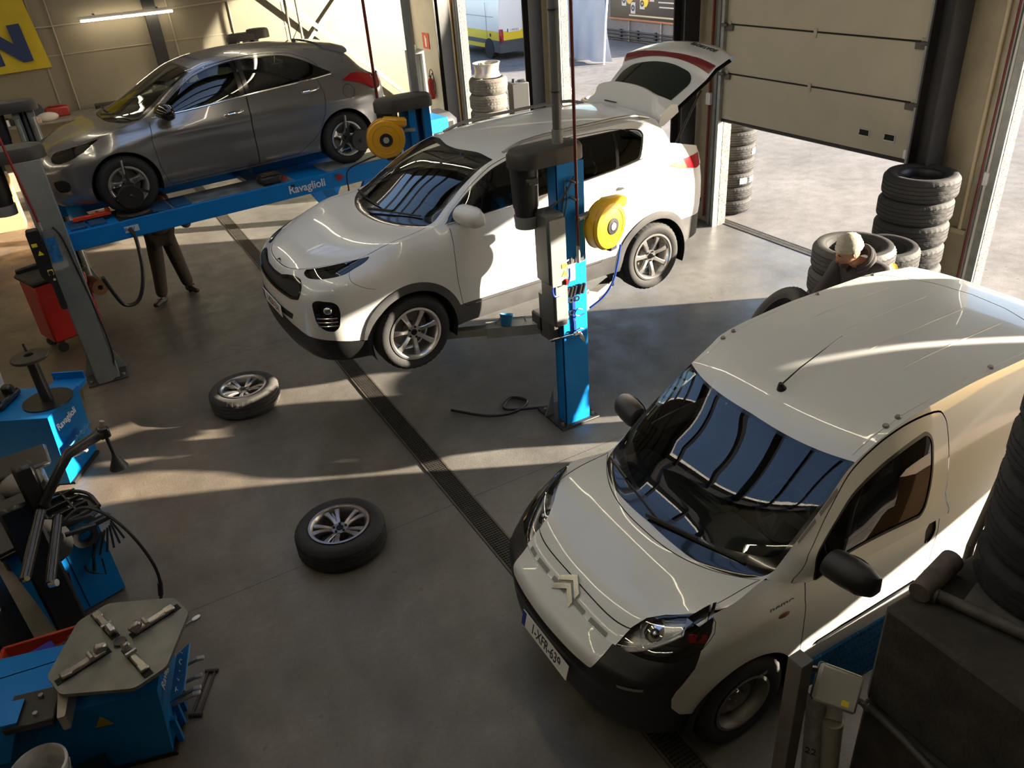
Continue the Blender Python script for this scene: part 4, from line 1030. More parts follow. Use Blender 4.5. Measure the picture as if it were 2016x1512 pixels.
    patch_obj('windscreen', oC['ws'], SCREEN, root, off=.001, flipto=F); patch_obj('windscreen_surround', oC['blk'], GLOSSBLK, root, flipto=F)
    wiper(root, S, ((1.03,.62),(1.10,.30),(1.12,-.02))); wiper(root, S, ((1.03,.05),(1.11,-.30),(1.12,-.62)))
    # chrome line under the side glass
    for sd in (-1, 1):
        pts = [Vector(S.B(np.array(x), np.array(.012/KB), sd)) for x in np.linspace(1.38,3.47,24)]
        MB().tube([p+Vector((0, sd*.006, 0)) for p in pts], .007, 6).build('window_line', CHROME, root)
        pts = []
        for x in np.linspace(2.08, 3.80, 22):
            p, du, dv, n = surf_at(S, 'C', x, sd*.74); hgt = .035*min(1, (x-2.08)/.25+.1, (3.80-x)/.2+.1); pts.append(p+Vector((0,0,hgt)))
        r = MB(); r.tube(pts, .016, 8); r.build('roof_rail', mat('rail_silver', (.35,.35,.35), .35, metal=.8), root)
    P, du, dv, n = surf_at(S, 'C', .155, .0); q = MB().lathe([(0,.006),(.03,.006),(.042,.004),(.046,.0)], 28, M=Matrix.Diagonal((1,.62,1,1)) if False else None); o = q.build('emblem', GLOSSBLK, root, loc=None)
    P, du, dv, n = surf_at(S, 'A', .012, .965); o.matrix_local = basis(P-n*.002, du, dv)
    pv = plate(root, '1-KDV-214', Vector(S.A(np.array(-.02), np.array(.635)))+Vector((-.02,0,0)), (0,-1,0), (0,0,1))
    for u, zz in ((-2.80,1.10),(-3.92,1.165)):
        P, du, dv, n = surf_at(S, 'A', u, zz); q = MB()
        q.tube([(-.10,0,.004),(-.07,0,.03),(0,0,.036),(.07,0,.03),(.10,0,.004)], [.010,.013,.013,.013,.010], 8); o = q.build('door_handle', W, root); o.matrix_local = basis(P, (1,0,.02), (0,0,1))
        q = MB().sphere((-.02,-.004,.0), (.05,.028,.004), 16, 6); o2 = q.build('handle_recess', mat('recess_grey', (.25,.25,.24), .5), o)
    mirror(root, (1.50,-1.06,1.31), W, 1.12, BLK)
    # open tailgate: spoiler standing up, glass and lower panel leaning back
    gl = PRIV; prof = lambda a, b, n: [a+(b-a)*i/n for i in range(n+1)]
    def gp(d, u):      # d along the gate, u in -1..1 across
        D = [0, .10, .62, .74, .80, 1.02, 1.06]; X = [3.93,4.01,4.43,4.50,4.55,4.77,4.78]; Z = [1.64,1.72,2.01,2.10,2.12,2.16,2.11]; Wd = [.52,.58,.66,.70,.71,.66,.64]
        x = np.interp(d, D, X); z = np.interp(d, D, Z); w = np.interp(d, D, Wd)
        return (x+.10*(1-u*u)*np.interp(d, [0,.6,1.06], [0,.25,1]), u*w, z-.10*abs(u)**2.2*np.interp(d, [0,.6,1.06],[.9,1,.8])+.0)
    def gpatch(name, poly, m, off, parent):
        o_ = cut_surface(lambda a, b: np.stack(np.vectorize(lambda p, q: gp(p, q/.65), otypes=[float]*3)(a, b), -1), poly, [], .05)
        return patch_obj(name, o_['base'], m, parent, off=off, flipto=(4.2,0,1.2))
    gate = gpatch('tailgate', [(0,-.65),(1.06,-.65),(1.06,.65),(0,.65)], W, 0, root)
    gpatch('tailgate_lining', [(0,-.65),(1.06,-.65),(1.06,.65),(0,.65)], DARK, -.05, gate)
    gpatch('rear_window', rnd([(.06,-.52),(.50,-.55),(.585,-.45),(.62,0),(.585,.45),(.50,.55),(.06,.52)], [.05,.12,.1,.3,.1,.12,.05]), glass('rear_window_glass', (.10,.16,.14)), .006, gate)
    gpatch('light_strip', rnd([(.665,-.63),(.76,-.63),(.735,-.3),(.725,0),(.735,.3),(.76,.63),(.665,.63),(.675,0)], .01), mat('gate_lamp_red', (.16,.012,.014), .2, coat=.5), .006, gate)
    a = Vector(gp(.93,-.62)); b = Vector(gp(.93,-.22)); c = Vector(gp(.99,-.4)); c0 = Vector(gp(.93,-.4))
    text('gate_lettering', 'SPORTAGE', .075, mat('letter_grey', (.05,.05,.05), .3), gate, ext=.003, mw=basis(c0+Vector((0,0,.004)), a-b, c0-c), sx=1.1)
    sp = MB(); rg = []
    for u in np.linspace(-1, 1, 25):
        y = .60*u; zb = 1.635-.075*abs(u)**2.4; ht = .245*(1-.30*abs(u)**3); lean = .06; back = .13*max(0, abs(u)-.72)/.28
        x0 = 3.885; rg.append([(x0, y*.985, zb-.02), (x0+lean*.5, y, zb+ht*.55), (x0+lean+back*.6, y*1.015, zb+ht), (x0+lean+.03+back, y*1.02, zb+ht-.005), (x0+lean+.055+back, y*1.01, zb+ht*.5), (x0+.07, y*.98, zb-.02)])
    sp.loft(rg); s_ = sp.build('spoiler', W, gate, sharp=60)
    MB().box((3.895,.18,1.685), (.012,.20,.008)).build('high_brake_light', BLK, s_)
    for sg in (-1, 1): MB().tube([(4.05, sg*.60, 1.25), (4.42, sg*.60, 1.80)], .011, 8).build('gas_strut', BLK, gate)
    shell_liner(root, S, arches, oC)
    wheels(root, S, arches, .35, .225, .235, 'seven', ALU, .80)
    interior(root, 1.2, 3.5, .50, 1.16, .76, [(1.95, 2), (2.75, 1)], hk=.88)
    MB().box((3.9,0,.75), (.9,1.5,.04)).box((2.4,0,.42),(3.6,1.5,.10)).build('underbody', DARK, root)
    return root
# ---------------------------------------------------------------- the grey hatchback on the alignment lift
def build_hatch(label, cat, pose, W, plain=False):
    S = CarShape(I30); (ox, oy, oz), yw = pose
    root = thing('hatchback', label, cat, (ox, oy, oz), yw)
    F = (2, 0, .7); arches = [(.85,.325,.365), (3.5,.325,.365)]
    hl = spl([(-.60,.715),(-.644,.752),(-.734,.80),(-.924,.835),(-1.12,.86),(-1.33,.865),(-1.308,.828),(-1.189,.772),(-1.049,.728),(-.953,.687),(-.823,.657),(-.70,.665)], 4)
    grille = rnd([(-.46,.56),(-.40,.62),(0,.64),(.40,.62),(.46,.56),(.42,.50),(-.42,.50)], .03)
    low = rnd([(-.60,.42),(-.55,.46),(.55,.46),(.60,.42),(.50,.28),(-.50,.28)], .03)
    fog = rnd([(-.70,.47),(-.83,.50),(-.90,.45),(-.86,.36),(-.74,.36)], .04)
    tf = float(S.t_of_x(1.3))-1.3
    doorF = [(-1.88,1.3),(-1.87,.926),(-1.826,.742),(-1.842,.447),(-1.895,.262),(-1.93,.235),(-2.945,.245),(-2.955,.285),(-2.948,.708),(-2.968,1.015),(-2.99,1.3)]
    doorR = [(-3.0,1.3),(-2.976,1.015),(-2.956,.708),(-2.963,.285),(-2.955,.245),(-3.45,.262),(-3.52,.30),(-3.68,.40),(-3.77,.49),(-3.867,.683),(-3.905,.887),(-3.885,1.0),(-3.859,1.075),(-3.85,1.3)]
    fuel = [(-4.23+.078*cos(a), .878+.078*sin(a)) for a in np.linspace(0, 2*pi, 36, endpoint=False)]
    tail = rnd([(-4.18,1.012),(-4.33,1.06),(-4.72,1.05),(-5.0,1.02),(-5.0,.90),(-4.66,.83),(-4.60,.845),(-4.436,.937)], [.01,.04,.02,0,0,.03,.03,.04])
    winF = rnd([(1.335,.02),(1.50,.285),(1.70,.325),(1.95,.345),(2.20,.360),(2.33,.358),(2.30,.018)], [.02,.06,.06,.08,.06,.02,.02])
    winR = rnd([(2.42,.018),(2.44,.358),(2.70,.352),(2.98,.330),(3.18,.235),(3.43,.025),(3.25,.012)], [.02,.03,.08,.1,.08,.02,.02])
    blk = rnd([(1.30,.008),(1.48,.300),(1.70,.340),(1.95,.358),(2.35,.372),(2.70,.366),(3.0,.342),(3.2,.245),(3.47,.02),(3.25,.004)], [.01,.06,.06,.08,.08,.08,.1,.08,.02,.02])
    doorBF = [(1.235,-.03),(1.33,.12),(1.46,.315),(1.70,.362),(2.0,.383),(2.375,.389),(2.36,-.03)]
    doorBR = [(2.37,-.03),(2.385,.389),(2.75,.385),(3.05,.360),(3.25,.26),(3.33,.16),(3.33,-.03)]
    hood = [(.06,-.78),(.12,-.78),(.5,-.745),(.87,-.745),(.90,.0),(.87,.745),(.5,.745),(.12,.78),(.06,.78)]
    ws = rnd([(1.02,-.69),(1.0,0),(1.02,.69),(1.83,.715),(1.845,0),(1.83,-.715)], [.06,.2,.06,.03,.2,.03])
    cw = rnd([(.875,-.70),(.90,0),(.875,.70),(.95,.765),(1.86,.770),(1.875,0),(1.86,-.770),(.95,-.765)], [.05,.2,.05,.05,.02,.2,.02,.05])
    rgl = rnd([(3.80,-.64),(3.79,0),(3.80,.64),(4.03,.66),(4.05,0),(4.03,-.66)], .03)
    oA, oB, oC, oD = car_charts(S, .055, .05, .055,
        A=both([('hl', hl), ('fog', fog), ('fuel', fuel), ('tail', tail)])+[('grille', grille), ('low', low)]+both([('doorF', doorF), ('doorR', doorR)]),
        B=[('winF', winF), ('winR', winR), ('blk', blk), ('doorF', doorBF), ('doorR', doorBR)], C=[('ws', ws), ('cw', cw), ('hood', hood), ('rg', rgl)],
        sA=seam2([(doorF[1:-1], False, .006), (doorR[1:-1], False, .006), (fuel, True, .005)]), sB=[(doorBF, True, .005), (doorBR, True, .005)],
        sC=[(hood[1:-1], False, .007)], arches=arches)
    patch_obj('body', oA['base']+oB[-1]['base']+oB[1]['base']+oC['base']+oD['base'], W, root, flipto=F)
    patch_obj('hood', oC['hood'], W, root, flipto=F); patch_obj('engine_bay', oC['hood'], DARK, root, off=-.03, flipto=F)
    for sd, k in ((-1, 'L'), (1, 'R')):
        d = patch_obj('front_door', oA['doorF'+k]+oB[sd]['doorF'], W, root, flipto=F); patch_obj('window', oB[sd]['winF'], TINT, d, off=-.003, flipto=F)
        e = patch_obj('rear_door', oA['doorR'+k]+oB[sd]['doorR'], W, root, flipto=F); patch_obj('window', oB[sd]['winR'], PRIV, e, off=-.003, flipto=F)
        patch_obj('window_surround', oB[sd]['blk'], GLOSSBLK, root, flipto=F)
        g = -1 if k == 'L' else 1
        lamp(root, 'headlight', oA['hl'+k], .05, mat('lamp_dark', (.11,.11,.115), .25, metal=.5), [(g*.76,.735,.045,CHROME),(g*.94,.765,.055,CHROME),(g*1.12,.80,.035,CHROME)], S)
        patch_obj('fog_lamp', oA['fog'+k], BLK, root, off=-.005, flipto=F); patch_obj('fuel_flap', oA['fuel'+k], W, root, flipto=F)
        patch_obj('tail_light', oA['tail'+k], REDLENS, root, off=.006, flipto=F)
        pts = [Vector(S.B(np.array(x), np.array(.004/KB), sd)) for x in np.linspace(1.30,3.45,24)]
        MB().tube([p+Vector((0, sd*.006, 0)) for p in pts], .008, 6).build('window_line', CHROME, root)
    patch_obj('grille', oA['grille'], BLK, root, off=-.005, flipto=F); patch_obj('lower_grille', oA['low'], BLK, root, off=-.005, flipto=F)
    patch_obj('windscreen', oC['ws'], SCREEN, root, off=.001, flipto=F); patch_obj('windscreen_surround', oC['cw'], GLOSSBLK, root, flipto=F)
    patch_obj('rear_window', oC['rg'], PRIV, root, off=.003, flipto=F)
    wiper(root, S, ((.92,.55),(.99,.25),(1.0,-.05))); wiper(root, S, ((.92,.0),(.99,-.3),(1.0,-.6)))
    for u, zz in ((-2.78,.875),(-3.74,.965)):
        P, du, dv, n = surf_at(S, 'A', u, zz); q = MB()
        q.tube([(-.11,0,.004),(-.07,0,.032),(0,0,.038),(.07,0,.032),(.11,0,.004)], [.011,.014,.014,.014,.011], 8); o = q.build('door_handle', CHROME, root); o.matrix_local = basis(P, (1,0,.08), (0,0,1))
        MB().sphere((-.02,-.004,.0), (.055,.03,.004), 16, 6).build('handle_recess', mat('recess_dark', (.08,.08,.08), .5), o)
    sp = MB(); rg = []
    for u in np.linspace(-1, 1, 17):
        y = .53*u; z0 = float(S.C(np.array(3.60), np.array(abs(u)*.9))[2])
        rg.append([(3.50, y, z0+.03), (3.70, y, z0+.0), (3.87-.05*u*u, y*1.02, z0-.045), (3.87-.05*u*u, y*1.02, z0-.075), (3.76, y*.98, z0-.10), (3.55, y*.96, z0-.06)])
    sp.loft(rg); sp.build('spoiler', W, root, sharp=60)
    P, du, dv, n = surf_at(S, 'C', 3.36, 0); q = MB(); q.lathe([(0,.03),(.02,.025),(.03,0)], 12, M=basis(P, du, dv)); q.tube([P+n*.02, P+Vector((.13,0,.20))], [.005,.003], 6); q.build('roof_aerial', BLK, root)
    mirror(root, (1.42,-1.01,1.02), GLOSSBLK, 1.1)
    shell_liner(root, S, arches, oC)
    wheels(root, S, arches, .32, .205, .205, 'five', ALU, .775, rot=.1)
    interior(root, 1.08, 3.3, .34, .90, .70, [(1.85, 2), (2.65, 1)], hk=.78)
    MB().box((2.1,0,.24),(3.4,1.4,.10)).build('underbody', DARK, root)
    return root
VANO = build_van(); SUVO = build_suv()
HATCH = build_hatch('grey five door hatchback on the blue alignment lift', 'car', POSE['I30'], paint('hatch_grey', (.25,.245,.245), .24, metal=.65, coat=.8))
# ---------------------------------------------------------------- lifts
BLUE = mat('lift_blue', (.002,.19,.56), .45, noise=.08, nscale=4, spec=.3)
LGREY = mat('lift_grey', (.20,.21,.205), .5, noise=.12, nscale=5)
LDARK = mat('lift_dark_cover', (.030,.028,.026), .55, noise=.35, nscale=6)
YEL = mat('reel_yellow', (.80,.46,.012), .38, noise=.06)
YLAB = mat('label_yellow', (.75,.62,.03), .5); RED = mat('red_enamel', (.38,.012,.010), .35, coat=.3, noise=.1)
def capsule(m, c, dx, dy, h, n=18, mi=0, taper=.9):
    """Rounded slab with straight flanks along X: centre of base c."""
    r = dy/2; P = arc(c[0]+dx/2-r, c[1], r, -pi/2, pi/2, n)+arc(c[0]-dx/2+r, c[1], r, pi/2, 3*pi/2, n)
    def ring(k, z): return [(c[0]+(x-c[0])*k, c[1]+(y-c[1])*k, z) for x, y in P]
    m.loft([ring(1, c[2]), ring(1, c[2]+h*.7), ring(taper*1.03, c[2]+h*.95), ring(taper*.9, c[2]+h)], mi)
def lift_post(name, label, x, y, face, m, grp=None, motor=True, dep=.28):
    """Two post lift column; `face`=+1 when the carriage side looks to +Y."""
    t = thing(name, label, 'car lift', (x, y, 0), 0, grp); H = 2.48; s = face
    c = MB(); c.box((0, -s*.13, H/2), (.255, .03, H), .004).box((-.115, -s*(.14-dep/2), H/2), (.025, dep, H), .004).box((.115, -s*(.14-dep/2), H/2), (.025, dep, H), .004)
    c.box((-.085, -s*(.145-dep), H/2), (.085, .012, H)).box((.085, -s*(.145-dep), H/2), (.085, .012, H)); c.build('column', m, t)
    MB().cyl((0, -s*(.14-dep/2), .02), (0, -s*(.14-dep/2), H), .03, seg=14).build('lifting_screw', GALV, t)
    b = MB().box((0, s*.04, .012), (.42, .46, .024), .004); b.build('base_plate', LDARK, t)
    g = MB()
    for sx in (-1, 1): g.prism([(0, 0), (.10, 0), (0, .26)], -.006, .006, M=TR(sx*.127, s*.10, .024) @ RZ(0 if sx > 0 else pi) @ RX(pi/2))
    g.build('gusset', GALV, t)
    for i, (bx, by) in enumerate(((-.17,-.13),(.17,-.13),(-.17,.19),(.17,.19))): MB().cyl((bx, by*s, .02), (bx, by*s, .05), .016, seg=6).build('anchor_bolt', STEEL, t)
    k = MB(); capsule(k, (-.13, s*.03, H), .66, .34, .13); k.build('top_cover', LDARK, t)
    if motor:
        q = MB().cyl((-.33, s*.03, H-.33), (-.33, s*.03, H), .105, .115, 24).cyl((-.33, s*.03, H-.46), (-.33, s*.03, H-.33), .085, .10, 24).box((-.33, -.09, H-.10), (.10, .05, .06), .01)
        q.build('motor', mat('motor_black', (.018,.018,.02), .45), t)
        MB().cyl((-.33, s*.03, H-.50), (-.33, s*.03, H-.40), .10, .105, 24).build('fan_cover', LGREY, t)
    return t
def lift_arm(t, p0, p1, zz, m=LGREY):
    """Telescopic arm (part of the lift) in the post's own frame."""
    a = Vector((*p0, zz)); b = Vector((*p1, zz)); q = a+(b-a)*.55; d = MB()
    bar(d, a, q, .10, .14); o = d.build('arm', m, t); e = MB(); bar(e, q-(b-a)*.1, b, .07, .085); e.build('arm_extension', STEEL, o)
    f = MB().cyl((b.x, b.y, zz-.03), (b.x, b.y, zz+.085), .03, seg=14).cyl((b.x, b.y, zz+.085), (b.x, b.y, zz+.105), .06, seg=20); f.build('lift_pad', LDARK, o)
    h = MB().tube([a+(b-a)*.15+Vector((0,0,.06)), a+(b-a)*.18+Vector((0,-.03,.12)), a+(b-a)*.42+Vector((0,-.03,.12)), a+(b-a)*.45+Vector((0,0,.06))], .008, 6); h.build('arm_handle', GALV, o)
P1 = lift_post('lift_post', 'blue lift post in front of the white SUV with yellow hose reel', 3.42, 5.49, 1, BLUE, dep=.15)
cb = MB().box((-.215, -.13, 1.82), (.17, .24, .62), .025).box((-.19, -.12, 1.36), (.14, .22, .50), .02).build('control_box', mat('cover_grey', (.075,.075,.07), .5, noise=.15), P1)
MB().box((-.215, -.255, 1.80), (.15, .014, .58), .004).box((-.19, -.236, 1.37), (.12, .014, .40), .004).build('box_lid', LGREY, cb)
MB().box((-.165, -.264, 1.68), (.05, .003, .035)).build('yellow_label', YLAB, cb)
q = MB(); q.prism([(-.028, 0), (.028, 0), (0, .05)], 0, .003, M=TR(-.165, -.262, 1.59) @ RX(pi/2)); q.build('warning_label', YLAB, cb)
q = MB().cyl((-.16, -.24, 1.535), (-.16, -.265, 1.535), .028, seg=20).box((-.16, -.27, 1.535), (.014, .02, .05), .004); q.build('main_switch', RED, cb)
MB().box((-.03, -.147, 1.545), (.085, .002, .15)).build('notice_sheet', mat('notice_pale_blue', (.30,.55,.68), .5), P1)
MB().box((-.17, .02, 1.12), (.10, .20, .46), .02).box((-.155, -.04, 1.19), (.12, .16, .32), .01).build('carriage_cover', mat('cover_dark', (.05,.05,.048), .5), P1)
MB().box((0, .16, 1.02), (.44, .20, .16), .015).build('carriage', LDARK, P1)
lift_arm(P1, (-.16, .20), (-.98, .60), .945); lift_arm(P1, (.16, .22), (.92, .62), .945, mat('arm_pale', (.55,.55,.52), .5))
MB().tube(smoothpath([(.02,-.165,2.37),(-.10,-.17,2.22),(-.24,-.12,2.12),(-.17,-.15,1.98),(-.10,-.14,2.05)],8), .009, 6).tube(smoothpath([(-.07,-.16,2.36),(-.085,-.165,2.22),(-.10,-.15,2.10),(-.09,-.13,2.03)],6), .006, 6).tube(smoothpath([(-.05,-.16,2.30),(-.06,-.165,2.18),(-.08,-.15,2.05)],6), .006, 6).build('power_cable', mat('cable_grey', (.06,.06,.06), .5), P1)
P2 = lift_post('lift_post', 'blue and grey lift post behind the white SUV', 3.42, 8.50, -1, BLUE)
MB().box((-.06, -.10, 1.3), (.05, .02, 2.3)).box((.07, -.10, 1.3), (.05, .02, 2.3)).build('screw_guard', LGREY, P2)
MB().box((0, -.20, 1.02), (.44, .14, .16), .015).build('carriage', LDARK, P2)
lift_arm(P2, (-.16, -.20), (-.95, -.66), .945); lift_arm(P2, (.16, -.22), (.95, -.60), .945)
P3 = lift_post('lift_post', 'grey lift post with black control panel beside the red tool cart', -.42, 9.28, 1, LGREY)
f = MB(); f.prism(rnd([(-.105, .02), (.10, .02), (.115, 1.0), (.10, 1.78), (-.09, 1.80), (-.12, 1.2)], [.01,.1,.1,.12,.05,.1]), 0, .03, M=TR(.0, -.16, 0) @ RX(pi/2)); f.build('front_cover', mat('cover_light_grey', (.165,.175,.17), .5, noise=.15), P3)
f = MB(); f.prism(rnd([(-.23,1.84),(-.11,1.84),(-.11,.98),(-.17,.98),(-.17,1.28),(-.235,1.36)], .03), -.02, .10, M=TR(0, -.15, 0) @ RX(pi/2)); pn = f.build('control_panel', BLK, P3)
MB().box((-.19, -.258, 1.70), (.05, .004, .035)).build('yellow_label', YLAB, pn); q = MB(); q.prism([(-.025, 0), (.03, 0), (0, .05)], 0, .003, M=TR(-.165, -.255, 1.59) @ RX(pi/2)); q.build('warning_label', YLAB, pn)
q = MB().box((-.14, -.258, 1.40), (.05, .006, .06), .003); q.build('switch_plate', YLAB, pn); q = MB().cyl((-.14,-.26,1.40), (-.14,-.285,1.40), .022, seg=16); q.build('main_switch', BLK, pn)
MB().cyl((-.13,-.255,1.32), (-.13,-.265,1.32), .012, seg=12).build('indicator', mat('lamp_pale', (.7,.65,.4), .4), pn)
MB().box((-.04, -.192, 1.60), (.10, .003, .26)).build('notice_sheet', mat('notice_blue', (.02,.16,.40), .6, noise=.5, nscale=30), P3)
MB().tube(smoothpath([(.02,-.17,1.82),(.07,-.20,1.70),(.10,-.20,1.35),(.125,-.18,.9),(.14,-.18,.55),(.12,-.18,.25),(.02,-.18,.04)],8), .011, 6).build('air_hose', BLK, P3)
P4 = lift_post('lift_post', 'dark lift post at the left behind the grey hatchback bonnet', -.40, 12.55, -1, LGREY)
MB().cyl((-.09,-.16,.1),(-.09,-.16,2.4),.03,seg=12).cyl((.09,-.16,.1),(.09,-.16,2.4),.03,seg=12).build('screw_guard', GALV, P4)
P5 = lift_post('lift_post', 'lift post with twin black motor covers by the back wall', 3.72, 17.3, -1, LGREY)
k = MB(); capsule(k, (.16, -.03, 2.49), .44, .36, .17); k.build('top_cover', LDARK, P5)
cl = thing('lift_column', 'pale grey slotted lift column near the far wall corner', 'car lift', (5.02, 12.15, 0))
MB().box((-.10,0,1.27),(.03,.2,2.54)).box((.10,0,1.27),(.03,.2,2.54)).box((0,.09,1.27),(.2,.02,2.54)).box((0,0,2.52),(.22,.22,.05)).build('column', mat('cream_grey', (.40,.40,.37), .5), cl)
MB().cyl((0,-.02,0),(0,-.02,2.62),.022,seg=12).build('lifting_screw', GALV, cl)
# conduit poles and hoses from the roof down to the posts
pp = thing('cable_pole', 'grey conduit pole running up from the blue lift post', 'pole', (3.40, 5.49, 2.6))
MB().cyl((0,0,0),(.02,.01,ZC-2.6),.036,seg=14).build('pole', mat('pole_grey', (.10,.10,.095), .45, noise=.1), pp)
MB().cyl((0,0,0),(0,0,.12),.045,seg=14).build('pole_socket', LGREY, pp)
for z in (.40, .98, 1.6): MB().cyl((0.003,0,z),(0.003,0,z+.012),.040,seg=14).build('strap', BLK, pp)
hs = thing('air_line', 'dark red air line hanging down the front of the blue post', 'hose', (3.415, 5.26, 1.72))
MB().cyl((0,0,.08),(0.0,.0,ZC-1.72),.013,seg=10).build('hose', mat('hose_dark_red', (.11,.012,.010), .4), hs)
MB().cyl((0,0,-.06),(0,0,.09),.017,seg=10).build('coupling', STEEL, hs)
for z in (.48,.62): MB().box((0,.04,z),(.035,.10,.02),.004).build('pipe_clip', STEEL, hs)
hs = thing('air_line', 'thin red air line left of the grey post with control panel', 'hose', (-.50, 9.02, 1.9))
MB().tube([(.0,0,0),(-.06,.0,1.0),(-.12,0,ZC-1.9)],.012,8).build('hose', mat('hose_red', (.22,.012,.012), .4), hs); MB().cyl((0,0,-.07),(0,0,.02),.016,seg=10).build('coupling', STEEL, hs)
hs = thing('air_line', 'dark red air line above the yellow reel of the rear lift post', 'hose', (3.18, 8.95, 2.6)); MB().cyl((0,0,-.15),(0,0,ZC-2.6),.018,seg=8).build('hose', mat('hose_dark_red'), hs)
pp = thing('cable_pole', 'grey conduit pole above the rear lift post', 'pole', (3.52, 8.62, 2.6)); MB().cyl((0,0,0),(0,0,ZC-2.6),.045,seg=12).build('pole', LGREY, pp)
for i, (x, y, lab) in enumerate(((4.72,18.0,'thin steel pole rising left of the wall braces'), (4.98,18.1,'second thin steel pole beside the wall braces'))):
    pp = thing('cable_pole', lab, 'pole', (x, y, 0)); MB().cyl((0,0,0),(0,0,ZC),.028,seg=10).build('pole', mat('pole_dark', (.12,.105,.085), .5), pp)
# yellow hose reels
def reel(label, c, axis, r=.205, w=.15, m=YEL):
    t = thing('hose_reel', label, 'hose reel', c); Mx = basis((0,0,0), Vector((0,0,1)).cross(Vector(axis)), (0,0,1)); t.matrix_world = TR(c) @ Mx
    b = MB(); b.lathe([(0,-w/2),(r*.9,-w/2),(r,-w/2+.02),(r,w/2-.025),(r*.93,w/2),(r*.72,w/2+.008),(r*.70,w/2+.002),(r*.45,w/2+.012),(0,w/2+.012)], 44)
    b.box((r*.55, r*.80, 0), (r*1.25, r*.42, w*.85), .02, rot=(0,0,radians(-8))); b.build('casing', m, t)
    MB().lathe([(r*.34,w/2+.010),(r*.34,w/2+.02),(r*.2,w/2+.022),(r*.18,w/2+.016),(0,w/2+.016)], 28).build('hub', BLK, t)
    h = MB().cyl((0,0,w/2+.014),(0,0,w/2+.024),r*.16,seg=20); h.build('hub_badge', mat('badge_silver', (.35,.35,.33), .4), t)
    MB().box((r*.15, -r*.98, .03), (.10,.05,.09), .012).build('hose_guide', BLK, t)
    for z in (-.3, .3): MB().tube([((r+.003)*cos(a), (r+.003)*sin(a), z*w) for a in np.linspace(pi*.55, pi*1.45, 20)], .004, 5).build('casing_rib', mat('reel_ochre', (.45,.24,.01), .5), t)
    return t
R1 = reel('yellow hose reel mounted on the blue post in front of the SUV', (3.70, 5.28, 1.92), (.28, -.95, .06))
MB().box((-.17, .12, -.06), (.22, .03, .06), .005).build('bracket', GALV, R1)
R2 = reel('yellow hose reel hanging beside the grey hatchback rear wheel', (2.98, 8.30, 2.24), (-.35, -.93, .05), m=mat('reel_amber', (.62,.30,.01), .4))
MB().box((.2, .05, -.06), (.25, .03, .06), .005).build('bracket', GALV, R2)
def hose(name, label, pts, r, m, cat='hose', grp=None, n=8, seg=7):
    return tag(MB().tube(smoothpath(pts, n), r, seg).build(name, m), label, cat, grp)
BH = mat('hose_blue', (.012,.05,.28), .4)
hose('air_hose', 'blue air hose hanging from the yellow reel to the SUV side', [(3.82,5.22,1.73),(3.80,5.24,1.55),(3.77,5.27,1.38),(3.70,5.32,1.24),(3.58,5.36,1.15)], .010, BH)
hose('air_hose', 'loop of blue hose around the tool rack on the post', [(3.36,5.30,1.70),(3.27,5.27,1.67),(3.15,5.25,1.52),(3.16,5.25,1.42),(3.25,5.26,1.43),(3.32,5.27,1.52),(3.335,5.28,1.62)], .009, BH)
hose('air_hose', 'black hose hanging from the amber reel over the lift runway', [(2.90,8.26,2.10),(2.90,8.9,1.9),(2.86,9.5,1.66),(2.85,9.57,1.40)], .010, BLK)
hose('drain_hose', 'black hose loop on the floor behind the blue lift post', [(2.5,6.25,.015),(2.75,5.95,.015),(3.0,5.85,.015),(3.2,5.95,.015),(3.1,6.1,.015),(2.95,5.95,.016),(3.28,5.75,.016)], .014, BLK)
# tools on the blue post
rk = thing('tool_rack', 'small steel rack of bits on the blue lift post', 'tool rack', (3.42, 5.33, 1.64))
MB().box((0,0,0),(.19,.025,.02)).build('bar', STEEL, rk)
for i in range(8): MB().cyl((-.085+i*.024,-.012,.0),(-.085+i*.024,-.012,.035+.012*(i%3)),.008,seg=8).build('bit', CHROME if i%2 else STEEL, rk)
MB().cyl((-.09,-.02,-.02),(-.09,-.02,-.17),.008,seg=8).build('hanging_bit', STEEL, rk)
for i, x in enumerate((3.325,3.365,3.40,3.455,3.49)):
    s = MB(); s.lathe([(.010,-.045),(.017,-.045),(.017,.045),(.010,.045)], 14, M=TR(x, 5.315, 1.385) @ RY(radians(18)), closed=True)
    tag(s.build('impact_socket', BLK), 'black impact socket in the row clipped to the blue post', 'socket', 'impact sockets on the blue post')
st = thing('tool_strap', 'blue strap with pliers rings on the lift post face', 'strap', (3.40, 5.335, 1.20))
MB().box((0,0,.0),(.035,.012,.24),.004).box((.003,-.002,-.17),(.03,.012,.14),.004).build('strap', BH, st)
for z, x in ((.10,-.03),(.10,.03),(-.02,-.03)): MB().lathe([(.012,0),(.026,0),(.026,.006),(.012,.006)],18,M=TR(x,-.006,z) @ RX(pi/2),closed=True).build('ring', CHROME, st)
MB().tube(smoothpath([(.07,-.03,-.01),(.02,-.03,.01),(-.01,-.03,-.03),(.03,-.03,-.06),(.09,-.03,-.055)],5),.006,6).build('hook', BH, st)
gn = thing('air_gun', 'chrome blow gun with long thin nozzle on the blue post', 'air gun', (3.40, 5.30, .98))
MB().tube([(-.02,0,0),(-.30,-.02,.03)],.005,6).build('nozzle', CHROME, gn); MB().box((0,0,0),(.07,.03,.04),.01).box((.05,0,-.05),(.035,.028,.12),.008,rot=(0,radians(-25),0)).build('grip', CHROME, gn)
MB().tube([(.0,0,.03),(.03,-.01,.045),(.07,0,.02)],.006,6).build('trigger', STEEL, gn)
cu = thing('plastic_cup', 'blue plastic cup on the lift arm under the SUV door', 'cup', (2.96, 5.80, .995))
